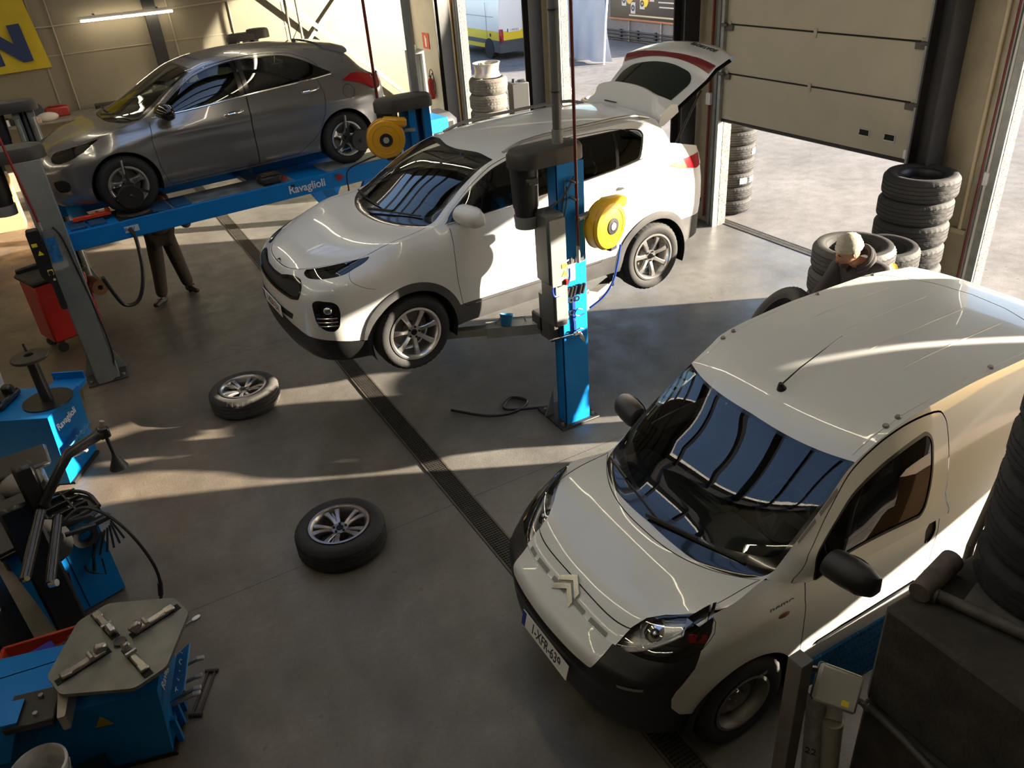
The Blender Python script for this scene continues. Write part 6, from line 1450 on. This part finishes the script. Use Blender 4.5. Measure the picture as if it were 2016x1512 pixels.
# ---------------------------------------------------------------- back wall: banner, bench, clutter
bn = thing('banner', 'yellow banner with dark blue letter on the back wall', 'banner', (-1.6, YB-.04, 3.5))
pts = [(-2.0,0,-1.30),(1.78,0,-1.24),(1.50,0,1.6),(-2.0,0,1.6)]
m = MB(); nx_, nz_ = 24, 10; V = []
for i in range(nx_+1):
    for j in range(nz_+1):
        u, v = i/nx_, j/nz_; x = (-2.0+(3.78)*u)*(1-v)+(-2.0+3.5*u)*v; z = (-1.30+.06*u)*(1-v)+1.6*v; V.append((x, -.02-.018*sin(u*19+v*2), z))
m.add(V, [(i*(nz_+1)+j, (i+1)*(nz_+1)+j, (i+1)*(nz_+1)+j+1, i*(nz_+1)+j+1) for i in range(nx_) for j in range(nz_)], None, 0, True); m.build('banner_cloth', mat('banner_yellow', (.46,.36,.012), .6, noise=.15, nscale=2), bn)
text('banner_letter', 'N', .82, mat('banner_navy', (.008,.025,.10), .6), bn, mw=basis((1.12,-.055,-.80), (1,0,.06), (0,0,1)), sx=1.15, bold=.06)
MB().box((.45,-.03,.48),(1.4,.02,.9)).build('banner_patch', mat('patch_beige', (.28,.24,.17), .7), bn)
bench = thing('workbench', 'long cluttered wall bench with grey shelf behind the hatchback', 'workbench', (.4, YB-.45, 0))
MB().box((0,0,1.36),(3.6,.8,.05),.005).build('worktop', mat('bench_grey', (.20,.185,.16), .7, noise=.3), bench); MB().box((0,.05,.80),(3.6,.66,.04)).build('shelf', mat('bench_grey'), bench)
for x in (-1.7,0,1.7):
    for y in (-.33,.33): MB().box((x,y,.68),(.06,.06,1.36)).build('leg', DKST, bench)
def put(mb, name, m, label, cat, grp=None): return tag(mb.build(name, m), label, cat, grp)
yb = YB-.45; zt = 1.386
put(MB().box((.0,yb+.05,zt+.09),(.44,.24,.18),.03).box((0,yb+.05,zt+.20),(.30,.05,.03),.01), 'tool_box', mat('toolbox_red', (.30,.03,.02), .5), 'red tool box on the wall bench left of the white conduit', 'tool box')
put(MB().lathe([(0,0),(.17,0),(.17,.05),(.19,.10),(.19,.12),(0,.14)],28,M=TR(-.42,yb-.1,zt+.15) @ RX(radians(70))), 'black_drum', BLK, 'round black fan casing on the wall bench', 'fan casing')
put(MB().cyl((-.42,yb-.1,zt),(-.42,yb-.1,zt+.03),.12,seg=20), 'drum_stand', BLK, 'black foot under the round fan casing on the wall bench', 'stand')
put(MB().lathe([(.03,0),(.05,.02),(.11,.18),(.10,.18),(.03,.02)],20,M=TR(-.66,yb-.2,zt+.02) @ RY(.5)), 'funnel', WHITE, 'white plastic funnel tipped over on the wall bench', 'funnel')
put(MB().sphere((-.2,yb-.32,zt+.07),(.20,.10,.09),18,10), 'cloth_bundle', mat('rag_white', (.50,.48,.45), .9), 'crumpled white rag bundle on the bench edge', 'rag')
put(MB().box((-.46,yb-.36,zt+.06),(.26,.16,.12),.01,rot=(0,.1,.3)), 'carton', mat('carton_print', (.42,.34,.26), .7, noise=.5, nscale=18), 'printed brown carton on the bench by the hatchback bonnet', 'carton')
put(MB().box((.95,yb+.1,zt+.05),(.5,.3,.10),.02), 'parts_box', BLK, 'low black parts box on the bench right of the conduit', 'box')
for i in range(7): put(MB().cyl((-.98+.075*(i%4),yb-.25+.13*(i//4),zt),(-.98+.075*(i%4),yb-.25+.13*(i//4),zt+.09+.02*(i%3)),.032,seg=14), 'spray_can', [STEEL, WHITE, BLK][i%3], 'small can in the row at the left end of the wall bench', 'can', 'cans on the wall bench')
put(MB().box((1.35,yb-.05,zt+.04),(.30,.22,.08),.01), 'paper_stack', WHITE, 'white paper stack at the bench end behind the windscreen', 'paper')
sg = thing('wall_sign', 'small red and white sign at the left edge above the bench', 'sign', (-1.12, YB-.60, 1.62)); MB().box((0,0,.1),(.30,.012,.32)).build('board', mat('sign_red', (.55,.02,.02), .5), sg); MB().box((-.03,-.008,.08),(.12,.004,.14)).build('mark', WHITE, sg); MB().box((0,0.02,-.16),(.04,.04,.24)).build('post', STEEL, sg)
fs = thing('fire_sign', 'small red fire extinguisher sign on the grey wall', 'sign', (XW-.03, 18.62, 1.82)); MB().box((0,0,0),(.012,.36,.34)).build('board', mat('sign_red'), fs); MB().box((-.008,.0,-.03),(.004,.09,.20)).box((-.008,.02,.09),(.004,.06,.05)).build('extinguisher_mark', WHITE, fs)
fe = thing('fire_extinguisher', 'red fire extinguisher with black hose on the grey wall', 'fire extinguisher', (XW-.12, 18.42, .55))
MB().lathe([(0,0),(.075,0),(.08,.02),(.08,.40),(.05,.46),(.02,.48),(0,.48)],24).build('cylinder', RED, fe); MB().box((0,0,.51),(.04,.10,.05),.01).build('valve', BLK, fe); MB().cyl((-.078,0,.18),(-.078,0,.30),.02,seg=10).build('label', WHITE, fe)
MB().tube(smoothpath([(0,-.05,.52),(-.03,-.22,.60),(-.03,-.32,.40),(-.03,-.28,.15),(-.02,-.12,.22)],8),.012,6).tube(smoothpath([(0,.03,.52),(-.02,-.10,.68),(-.03,-.26,.62),(-.03,-.24,.3)],8),.010,6).build('hose', BLK, fe)
put(MB().box((XW-.05,17.62,2.55),(.09,.20,.30),.02), 'junction_box', WHITE, 'white junction box on the grey wall near the door jamb', 'junction box')
# far corner clutter behind the rear lift post
put(MB().box((5.9,14.1,.75),(.9,.6,.12),.01).box((5.9,14.1,.35),(.7,.5,.7),.01), 'machine_bench', mat('bright_blue', (.01,.32,.62), .4), 'bright blue machine bench behind the rear lift post', 'bench')
put(MB().cyl((5.6,13.95,.825),(6.3,13.9,.835),.02,seg=10), 'white_rod', WHITE, 'long white rod lying on the bright blue bench', 'rod')
put(MB().box((6.2,15.4,.45),(1.6,.8,.9),.15), 'dark_bench', DKST, 'dark cabinet in the far corner behind the hatchback tail', 'cabinet')
# ---------------------------------------------------------------- foreground right: concrete blocks, post, box, pipes
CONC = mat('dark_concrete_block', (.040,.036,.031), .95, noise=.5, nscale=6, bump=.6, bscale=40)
cbl = []
for i, (z, h) in enumerate(((0,.64),(.655,.645))):
    for j in range(2):
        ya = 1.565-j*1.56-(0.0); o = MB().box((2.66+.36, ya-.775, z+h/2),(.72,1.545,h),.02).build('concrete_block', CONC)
        tag(o, ['top concrete block at the van side, nearest the gap', 'top concrete block closest to the camera', 'lower concrete block at the van side', 'lower concrete block closest to the camera'][(0 if i else 2)+j], 'concrete block'); cbl.append(o)
pq = thing('steel_pipe', 'rusty steel pipe lying along the top of the concrete blocks', 'pipe', (0,0,0)); MB().cyl((2.86,1.53,1.335),(3.03,.95,1.335),.028,seg=14).build('pipe', mat('rust_grey', (.10,.09,.08), .7, metal=.3, noise=.5, nscale=12), pq); MB().cyl((2.84,1.55,1.335),(2.87,1.45,1.335),.036,seg=14).build('pipe_socket', mat('rust_grey'), pq)
put(MB().cyl((2.80,1.500,1.358),(3.10,1.548,1.37),.050,.055,18), 'mat_roll', mat('dusty_brown', (.105,.085,.07), .9, noise=.5, nscale=14), 'dusty brown rolled mat along the far edge of the blocks', 'rolled mat')
put(MB().box((3.06,1.22,1.315),(.20,.36,.02),.004,rot=(0,0,.25)), 'stone_slab', mat('slab_grey', (.10,.092,.08), .9, noise=.5), 'thin grey slab lying on the blocks beside the pipe', 'slab')
pl_ = thing('barrier_pole', 'thin grey pole standing on the blocks against the tyre pile', 'pole', (3.34,1.60,0)); MB().cyl((0,0,0),(0,0,1.3),.020,seg=12).cyl((0,0,1.3),(.36,.02,2.5),.020,seg=12).build('pole', mat('pole_dull', (.13,.115,.095), .6), pl_); MB().cyl((.145,.01,1.78),(.155,.01,1.81),.025,seg=12).build('pole_band', BLK, pl_)
sq = thing('square_post', 'grey square steel post standing by the van front wheel', 'post', (2.325, 1.715, 0), radians(2)); MB().box((0,0,.50),(.085,.085,1.0),.003).build('post', mat('post_brown_grey', (.15,.135,.115), .6, noise=.2), sq); MB().box((0,0,1.002),(.082,.082,.006)).build('post_cap', mat('cap_grey', (.11,.11,.105), .5), sq)
MB().cyl((.06,-.01,.90),(.10,-.02,.88),.018,seg=12).box((.05,.0,.86),(.03,.05,.10),.008).build('hinge', MBLK, sq)
jb = thing('junction_box', 'grey steel box with yellow labels fixed beside the square post', 'junction box', (0,0,0)); jb.matrix_world = basis((2.485,1.60,.80), (.55,-.70,-.16), (.45,.36,.60))
MB().box((0,0,0),(.205,.185,.055),.012).build('housing', mat('box_light_grey', (.34,.32,.27), .5), jb); MB().box((0,0,-.045),(.21,.19,.05),.012).build('back_box', BLK, jb)
MB().box((.045,-.055,.029),(.035,.028,.002)).build('yellow_label', YLAB, jb); MB().box((.0,.0945,.005),(.16,.003,.030)).build('text_label', mat('label_grey', (.55,.55,.50), .5), jb); MB().box((.05,.0955,.010),(.08,.003,.010)).build('yellow_stripe', YLAB, jb)
text('label_lettering', 'MADE IN ITALY', .014, MBLK, jb, mw=basis((-.02,.0968,.005),(-1,0,0),(0,0,1)), ext=.0003) if False else None
MB().tube(smoothpath([(.10,-.02,-.03),(.14,-.03,-.05),(.17,-.05,-.09)],6),.016,8).build('cable_gland', mat('gland_grey', (.20,.19,.17), .5), jb)
hose('conduit', 'grey cable conduit running from the box along the block face', [(2.60,1.50,.70),(2.625,1.42,.66),(2.638,1.25,.62),(2.64,.95,.55)], .017, mat('conduit_dull', (.09,.08,.07), .6))
ip = thing('insulated_pipe', 'silver foil wrapped pipe standing beside the square post', 'pipe', (2.46,1.66,0)); MB().cyl((.0,-.02,0),(.03,.05,.66),.047,seg=22).build('pipe_sleeve', mat('foil_silver', (.42,.40,.385), .35, metal=.5, noise=.3, nscale=20, bump=.5, bscale=40), ip); text('sleeve_lettering', '22', .06, MBLK, ip, mw=basis((-.037,-.022,.30),(.55,-.83,0),(.05,.08,1)))
put(MB().cyl((2.53,1.62,.50),(2.66,1.72,.62),.045,seg=18).cyl((2.55,1.60,0.0),(2.53,1.62,.50),.055,seg=18), 'pale_pipe', mat('pipe_pale', (.35,.33,.28), .6), 'pale pipe elbow between the grey box and the blocks', 'pipe')
sun_blocker = thing('plain_box', 'added unseen box that keeps low sun off the van side', 'crate', (5.3,.80,0)); MB().box((0,0,.48),(1.7,.6,.96),.01).build('crate', mat('cardboard'), sun_blocker)  # out-of-view box added to trim the sun strip along the van
dp = thing('tread_plate', 'blue tread plate ramp under the driver door of the van', 'ramp', (3.42, 1.98, 0)); DPM = mat('tread_plate_blue', (.008,.10,.26), .22, metal=.7, noise=.3, nscale=30, bump=1.0, bscale=85)
m = MB(); m.prism([(-.02,.0),(.10,.0),(.10,.30),(.06,.30)], -.62, .62, M=Matrix(((0,0,1,0),(1,0,0,0),(0,1,0,0),(0,0,0,1)))); m.build('plate', DPM, dp)
pts_ = MB()
for i in range(34):
    for j in range(7): pts_.box((-.60+i*.036+(.018 if j%2 else 0), -.022+.08*(j+.5)/7-.001, .30*(j+.5)/7),(.022,.006,.008),rot=(.0,(.8 if j%2 else -.8),0))
pts_.build('tread_pattern', DPM, dp)
# ---------------------------------------------------------------- the yard outside
YW = mat('yard_wall_grey', (.16,.15,.15), .8, noise=.15); 
structure(MB().box((18.9, 31, .75),(.3, 19.4, 1.5)), 'wall_yard', YW)
bo = thing('sign_board', 'dark billboard with tyre pictures on the yard wall', 'sign', (18.68, 24.1, 1.9)); MB().box((0,0,-.25),(.06,4.0,1.76),.01).build('board', mat('board_dark', (.018,.013,.013), .4), bo)
MB().box((-.01,0,-1.16),(.10,4.1,.06)).build('board_rail', mat('rail_orange', (.30,.12,.05), .6), bo)
random.seed(5); cols = [(.6,.45,.03),(.35,.08,.02),(.3,.02,.03),(.55,.35,.05)]
for i in range(9):
    m = MB(); m.lathe([(0,0),(random.uniform(.10,.24),0)],10,M=TR(-.034-.001*i, .35+random.uniform(-.55,.6), -.25+random.uniform(-.3,.35)) @ RY(-pi/2)); m.build('colour_splash', mat('splash%d' % (i%4), cols[i%4], .5), bo)
for i, (y, z) in enumerate(((1.55,-.15),(1.15,-.55),(.62,-.78),(.10,-.62),(-.42,-.36),(1.42,.45))):
    q = MB().box((-.034,y,z),(.006,.26,.36)); o = q.build('picture', mat('picture_white', (.42,.41,.40), .5), bo); MB().lathe([(.04,0),(.10,0),(.10,.004),(.04,.004)],18,M=TR(-.04,y,z) @ RY(-pi/2),closed=True).build('picture_tyre', BLK, o)
for i in range(9): MB().box((-.034,-1.25,.50-.15*i),(.006,1.05-.1*(i%3),.04)).build('text_line', mat('text_grey', (.40,.38,.35), .5) if i != 3 else mat('text_orange', (.45,.25,.10), .5), bo)
MB().box((-.034,-.4,-1.02),(.006,2.5,.05)).build('text_line', mat('text_sand', (.45,.38,.25), .5), bo)
for y in (.9,-.9): MB().cyl((0,y,-1.9),(0,y,-1.1),.03,seg=8).build('board_leg', STEEL, bo)
pi_ = thing('wall_pipes', 'dark pipes clipped low along the yard wall', 'pipe', (18.66, 23.5, 0))
for z in (.10,.22,.33): MB().cyl((0,-4.5,z),(0,4.5,z),.028,seg=8).build('pipe', DKST, pi_)
for y in (-2,-1,0,1,2): MB().box((.02,y,.22),(.06,.10,.34)).build('pipe_clip', DKST, pi_)
tn = thing('tent_side', 'pale blue tarpaulin side of a tent in the yard', 'tarpaulin', (15.35, 21.75, 0)); m = MB(); V = []; nx_, nz_ = 40, 14
for i in range(nx_+1):
    for j in range(nz_+1):
        u, v = i/nx_, j/nz_; V.append((.05*sin(u*26+v)*(.3+.7*(1-v))+(.30*(1-v)**3 if u < .12 else 0)*(1-u/.12), .05+3.2*u, .02+2.9*v))
m.add(V, [(i*(nz_+1)+j, (i+1)*(nz_+1)+j, (i+1)*(nz_+1)+j+1, i*(nz_+1)+j+1) for i in range(nx_) for j in range(nz_)], None, 0, True); m.build('tarpaulin', mat('tarp_blue', (.40,.43,.52), .5, noise=.08, nscale=2), tn, fix=False)
MB().tube([(-.08,-.02,0),(.02,0,1.2),(.12,.02,2.0),(.5,.05,2.9)],.03,8).build('tent_pole', WHITE, tn)
yv = thing('panel_van', 'white and yellow panel van parked in the yard', 'van', (14.55, 25.45, 0)); VW = mat('yard_van_white', (.74,.74,.74), .3, coat=.4); VY = mat('yard_van_yellow', (.75,.55,.01), .35, coat=.3); VG = mat('yard_van_grey', (.06,.065,.075), .5)
def vsec(y, z0, z1, k=1.0, n=8): 
    w = lambda z: .90-.10*max(0,(z-1.0)/.95)**2
    zs = np.linspace(z0, z1, n); L = [(-w(z)*k, y, z) for z in zs]; Rr = [(w(z)*k, y, z) for z in zs[::-1]]; return L+Rr
for nm, z0, z1, mm_, ex in (('roof_panels', .88, 1.95, VW, 0), ('yellow_band', .60, .88, VY, .003), ('grey_band', .46, .60, VG, .012), ('lower_yellow', .32, .46, VY, .003), ('bumper', .22, .50, VG, .03)):
    m = MB(); k = 1+ex; 
    if nm == 'bumper': m.loft([vsec(-.06,z0,z1,.96), vsec(-.02,z0,z1,1.02), vsec(.5,z0,z1,1.02)])
    else: m.loft([vsec(0-ex,z0,z1,.94*k), vsec(.05,z0,z1,.99*k), vsec(.25,z0,z1,k), vsec(4.3,z0,z1,k)])
    m.build(nm, mm_, yv, sharp=30)
for sx in (-1,1): MB().box((sx*.82,-.02,.76),(.11,.06,.40),.02).box((sx*.87,.02,.76),(.05,.10,.40),.02).build('tail_light', REDLENS, yv)
MB().box((.02,-.012,1.1),(.012,.02,1.5)).build('door_gap', DARK, yv)
q = plate(yv, '1-WEF-812', (-.35,-.022,.90), (1,0,0), (0,0,1)); MB().box((-.906,.9,1.2),(.01,.01,1.1)).box((-.905,1.6,1.32),(.01,2.4,.015)).build('side_gap', mat('gap_blue', (.25,.28,.35), .5), yv)
MB().lathe([(0,.01),(.05,.01),(.06,0)],20,M=TR(-.905,.65,.75) @ RY(-pi/2)).build('fuel_cap', BLK, yv)
for y in (.75, 3.4):
    for sx in (-1,1): MB().cyl((sx*.72,y,.32),(sx*.93,y,.32),.32,seg=32).build('wheel', RUB, yv)
MB().box((.18,-.03,1.78),(.16,.02,.05),.008).build('brake_light', REDLENS, yv)
wd_ = thing('warning_disc', 'small red and white disc on a stick by the pier outside', 'marker', (9.3, 14.55, 0)); MB().cyl((0,0,0),(0,0,.95),.015,seg=8).build('stick', STEEL, wd_); MB().lathe([(0,.006),(.15,.006),(.15,0)],24,M=TR(0,0,.95) @ RY(radians(-70))).build('disc', WHITE, wd_); MB().lathe([(0,.010),(.06,.010),(.06,.006)],20,M=TR(0,0,.95) @ RY(radians(-70))).build('disc_mark', RED, wd_)
# ---------------------------------------------------------------- people
def skin_mesh(name, verts, edges, radii, root, m, parent=None, sub=2, extra=None):
    """One continuous surface grown round a joint skeleton."""
    me = bpy.data.meshes.new(name); me.from_pydata(verts, edges, []); o = bpy.data.objects.new(name+'_s', me); COL.objects.link(o)
    s = o.modifiers.new('s', 'SKIN'); s.use_smooth_shade = True
    for i, r in enumerate(radii):
        d = me.skin_vertices[0].data[i]; d.radius = r if isinstance(r, tuple) else (r, r); d.use_root = (i == root)
    o.modifiers.new('d', 'SUBSURF').levels = sub
    bpy.context.view_layer.update()
    out = bpy.data.meshes.new_from_object(o.evaluated_get(bpy.context.evaluated_depsgraph_get())); out.name = name
    bpy.data.objects.remove(o); bpy.data.meshes.remove(me)
    bm = bmesh.new(); bm.from_mesh(out)
    if extra:
        ex, M = extra; k = bmesh.new(); k.from_mesh(ex) if not isinstance(ex, MB) else None
        src = ex.bm if isinstance(ex, MB) else k; mp = {v: bm.verts.new(M @ v.co) for v in src.verts}
        for f in src.faces:
            try: bm.faces.new([mp[v] for v in f.verts])
            except ValueError: pass
    bmesh.ops.recalc_face_normals(bm, faces=bm.faces[:])
    for f in bm.faces: f.smooth = True
    bm.to_mesh(out); bm.free(); out.materials.append(m)
    q = bpy.data.objects.new(name, out); COL.objects.link(q)
    if parent: q.parent = parent
    return q
def head_mesh():
    """Head about its own centre: +X is the face, Z up; brow, eye sockets, nose, lips, chin, ears."""
    h = MB(); n, r = 40, 28; V = []
    for j in range(r+1):
        ph = -pi/2+pi*j/r
        for i in range(n):
            th = 2*pi*i/n; x, y, z = cos(ph)*cos(th), cos(ph)*sin(th), sin(ph)
            X, Y, Z = .098*x, .076*y, .118*z
            if z < -.1: k = min(1, (-z-.1)/.9); Y *= 1-.34*k; X = X*(1-.12*k)+.016*k*(x > 0)-.012*k*(x < 0)
            f = max(0, x); g = lambda cy, cz, sy, sz: math.exp(-((Y-cy)/sy)**2-((Z-cz)/sz)**2)
            X += f*(.024*g(0,-.022,.013,.020)+.012*g(0,.004,.009,.026)+.010*g(0,-.062,.022,.010)+.008*g(0,-.096,.024,.016)+.007*g(0,.030,.055,.010))
            for s in (-1, 1): X -= f*.014*g(s*.031,.012,.014,.011); X += f*.006*g(s*.045,-.018,.018,.016)
            X -= f*.006*g(0,-.073,.024,.004)
            V.append((X, Y, Z))
    F = [(j*n+i, j*n+(i+1)%n, (j+1)*n+(i+1)%n, (j+1)*n+i) for j in range(r) for i in range(n)]
    h.add(V, F, None, 0, True)
    for s in (-1, 1):
        h.sphere((-.008, s*.078, -.008), (.020, .009, .031), 14, 8); h.sphere((.004, s*.083, -.004), (.008, .006, .018), 10, 6)
        h.sphere((.078, s*.031, .011), (.012, .013, .010), 12, 8)
    bmesh.ops.remove_doubles(h.bm, verts=h.bm.verts[:], dist=1e-5); return h
def hand_chain(v, e, r, wrist, iw, fwd, side, palm):
    """Palm, four unequal bent fingers and a thumb from the side of the palm."""
    f = Vector(fwd).normalized(); s = Vector(side).normalized(); d = Vector(palm).normalized(); w = Vector(wrist)
    v.append(w+f*.05); r.append((.036, .020)); ip = len(v)-1; e.append((iw, ip))
    for k, (o, L) in enumerate(((-.030,.070),(-.010,.080),(.010,.075),(.028,.058))):
        a = w+f*.092+s*o; ids = [ip]
        for q, (l, dn) in enumerate(((0,0),(.45,.012),(.78,.034),(.98,.058))):
            v.append(a+f*L*l+d*dn); r.append((.0095-.001*q, .009-.001*q)); ids.append(len(v)-1); e.append((ids[-2], ids[-1]))
    b = w+f*.035-s*.038; prev = ip
    for q, (l, dn) in enumerate(((0,.006),(.032,.02),(.056,.034))):
        v.append(b+f*l*.9-s*l*.5+d*dn); r.append((.011-.001*q, .010-.001*q)); e.append((prev, len(v)-1)); prev = len(v)-1
SKIN = mat('skin_tan', (.33,.17,.105), .5, noise=.08, nscale=30); SKIN.node_tree.nodes['Principled BSDF'].inputs['Subsurface Weight'].default_value = .08
def person(label, J, m_top, m_leg, m_shoe, headdir, headpos, head=True):
    """J: dict of joints in world space (pelvis, waist, chest, neck, shoulders, elbows, wrists, hips, knees, ankles, toes)."""
    g = {k: Vector(v) for k, v in J.items()}; root = thing('person', label, 'person', (g['pelvis'].x, g['pelvis'].y, 0)); O = Vector(root.location)
    v = []; e = []; r = []; ix = {}
    def add(k, p, rad, par=None): v.append(Vector(p)-O); r.append(rad); ix[k] = len(v)-1; par and e.append((ix[par], ix[k]))
    add('pelvis', g['pelvis'], (.135,.10)); add('waist', g['waist'], (.125,.095), 'pelvis'); add('chest', g['chest'], (.155,.105), 'waist'); add('neckb', g['neck'], (.065,.06), 'chest'); add('head', Vector(headpos)-Vector((0,0,.05)), (.052,.052), 'neckb')
    for s in 'lr':
        add('sh'+s, g['sh'+s], .062, 'chest'); add('el'+s, g['el'+s], .043, 'sh'+s); add('wr'+s, g['wr'+s], .028, 'el'+s)
        fw = (g['wr'+s]-g['el'+s]); sd = fw.cross(Vector((0,0,1))) if abs(fw.normalized().z) < .9 else fw.cross(Vector((1,0,0)))
        hand_chain(v, e, r, g['wr'+s]-O, ix['wr'+s], fw, sd if s == 'l' else -sd, (0,0,-1) if abs(fw.normalized().z) < .8 else (-1,0,0))
        add('hp'+s, g['hp'+s], .088, 'pelvis'); add('kn'+s, g['kn'+s], .055, 'hp'+s); add('an'+s, g['an'+s], .037, 'kn'+s); add('to'+s, g['to'+s], .034, 'an'+s)
    hm = None
    d = Vector(headdir).normalized(); hx_ = d; hy_ = Vector((0,0,1)).cross(d).normalized(); hz3 = hx_.cross(hy_); hp = Vector(headpos)-O
    Mh = Matrix(((hx_.x,hy_.x,hz3.x,hp.x),(hx_.y,hy_.y,hz3.y,hp.y),(hx_.z,hy_.z,hz3.z,hp.z),(0,0,0,1)))
    if head: hm = (head_mesh(), Mh)
    skin_mesh('body', v, e, r, 0, SKIN, root, 1, hm)
    c = lambda ks: [g[k]-O for k in ks]
    vt = c(['pelvis','waist','chest','neck','shl','ell','wrl','shr','elr','wrr']); vt[0] = vt[0]+Vector((0,0,.02)); vt[6] = vt[5]+(vt[6]-vt[5])*.96; vt[9] = vt[8]+(vt[9]-vt[8])*.96
    skin_mesh('jacket', vt, [(0,1),(1,2),(2,3),(2,4),(4,5),(5,6),(2,7),(7,8),(8,9)], [(.165,.135),(.160,.130),(.185,.135),(.082,.078),.085,.066,.045,.085,.066,.045], 0, m_top, root)
    vl = c(['pelvis','hpl','knl','anl','hpr','knr','anr']); skin_mesh('trousers', vl, [(0,1),(1,2),(2,3),(0,4),(4,5),(5,6)], [(.165,.135),.118,.096,.082,.118,.096,.082], 0, m_leg, root)
    for s in 'lr':
        a = g['an'+s]-O; t = g['to'+s]-O; a = Vector((a.x,a.y,.07)); t = Vector((t.x,t.y,.045)); q = a+(a-t).normalized()*.05; q.z = .05
        skin_mesh('shoe', [q, a, (a+t)/2, t], [(0,1),(1,2),(2,3)], [(.045,.045),(.050,.055),(.048,.045),(.042,.036)], 1, m_shoe, root)
    return root, Mh
# the man with the beanie behind the white van
fd = Vector((-.90,.28,-.42)); hp = (5.29, 4.09, 1.63)
hood = mat('hoodie_dark', (.028,.024,.024), .9, noise=.3, nscale=20); trs = mat('work_trousers', (.035,.032,.03), .9, noise=.3, nscale=25); shoe = mat('work_shoe', (.015,.014,.013), .6)
man, Mh = person('man in beige beanie and dark hooded top looking down at a tyre', dict(pelvis=(5.52,4.03,.93), waist=(5.49,4.03,1.08), chest=(5.49,4.03,1.36), neck=(5.42,4.06,1.51), shl=(5.50,3.87,1.46), shr=(5.44,4.25,1.45), ell=(5.30,3.84,1.08), elr=(5.22,4.32,1.08), wrl=(5.06,3.98,.98), wrr=(5.00,4.22,1.02), hpl=(5.53,3.95,.90), hpr=(5.52,4.12,.90), knl=(5.46,3.94,.50), knr=(5.40,4.14,.50), anl=(5.54,3.93,.09), anr=(5.48,4.15,.09), tol=(5.36,3.95,.05), tor=(5.30,4.19,.05)), hood, trs, shoe, fd, hp)
b = MB(); prof = [(.103,.012),(.107,.03),(.106,.055),(.102,.06),(.100,.085),(.088,.115),(.062,.140),(.030,.152),(.0,.155)]
b.lathe(prof, 36, rmod=lambda k, i: .004*sin(k*2.1+i*2)+(.006 if i in (1,2) else 0)); 
bo_ = b.build('beanie', mat('beanie_beige', (.36,.34,.27), .95, noise=.12, nscale=30, bump=.4, bscale=150), man, sharp=70); bo_.matrix_local = Mh @ TR(-.012,0,.004) @ RY(radians(-14)) @ Matrix.Diagonal((1.02,.84,1,1))
k = MB().sphere((.045,.0,.135),(.05,.04,.026),18,8).sphere((-.02,.01,.150),(.042,.04,.022),16,8); o = k.build('beanie_fold', mat('beanie_beige'), man); o.matrix_local = bo_.matrix_local
hdm = MB()
for i, rr in enumerate((.100,.106,.098)): hdm.tube([(rr*cos(a)-.02, rr*.95*sin(a), -.02+.03*i+.035*cos(a)*-1) for a in np.linspace(.5, 2*pi-.5, 30)], .030-.004*i, 8)
o = hdm.build('hood', hood, man); o.matrix_local = TR(Vector((5.40,4.06,1.52))-Vector(man.location)) @ RY(radians(-28)) @ RZ(pi)
bd_ = MB().sphere((.062,0,-.082),(.040,.048,.034),18,10); o = bd_.build('beard', mat('beard_dark', (.03,.02,.017), .9), man); o.matrix_local = Mh
eb = MB().box((.094,.031,.034),(.010,.032,.007),.003).box((.094,-.031,.034),(.010,.032,.007),.003); o = eb.build('eyebrows', mat('beard_dark'), man); o.matrix_local = Mh
q = MB().lathe([(0,.004),(.035,.004),(.04,0)],20); o = q.build('shoulder_badge', mat('badge_cream', (.55,.42,.08), .7), man); o.matrix_local = basis(Vector((5.58,3.86,1.49))-Vector(man.location), (.3,.4,.8), (.9,-.3,0))
# the mechanic under the alignment lift: only the legs are in sight
mech, _ = person('person in dark work trousers standing under the blue lift', dict(pelvis=(.66,11.10,.95), waist=(.68,11.02,1.08), chest=(.72,10.84,1.26), neck=(.75,10.70,1.37), shl=(.56,10.80,1.32), shr=(.92,10.80,1.32), ell=(.48,10.62,1.12), elr=(1.0,10.60,1.12), wrl=(.58,10.44,1.22), wrr=(.92,10.42,1.22), hpl=(.58,11.10,.92), hpr=(.75,11.12,.92), knl=(.53,11.04,.50), knr=(.80,11.14,.50), anl=(.47,11.06,.09), anr=(.86,11.28,.09), tol=(.34,10.93,.05), tor=(.94,11.10,.05)), mat('work_jacket', (.03,.03,.03), .9), mat('brown_trousers', (.040,.031,.026), .9, noise=.35, nscale=20), shoe, (.1,-1,.1), (.77,10.60,1.47))
MB().sphere((0,0,.02),(.10,.085,.10),20,12,z0=-.1).build('hair', mat('beard_dark'), mech).location = Vector((.77,10.61,1.48))-Vector(mech.location)
# silver hatchback parked in the yard: same body, other paint
sil = dup(HATCH, None, 'silver hatchback parked in the yard, half hidden by the door jamb', location=(11.15, 28.6, 0), rotation_euler=(0,0,radians(-90)))
SILP = mat('hatch_silver', (.42,.43,.45), .3, metal=.6, coat=.4)
def repaint(o):
    for sl in o.material_slots:
        if sl.material and sl.material.name == 'hatch_grey': sl.link = 'OBJECT'; sl.material = SILP
    for c in o.children: repaint(c)
repaint(sil)
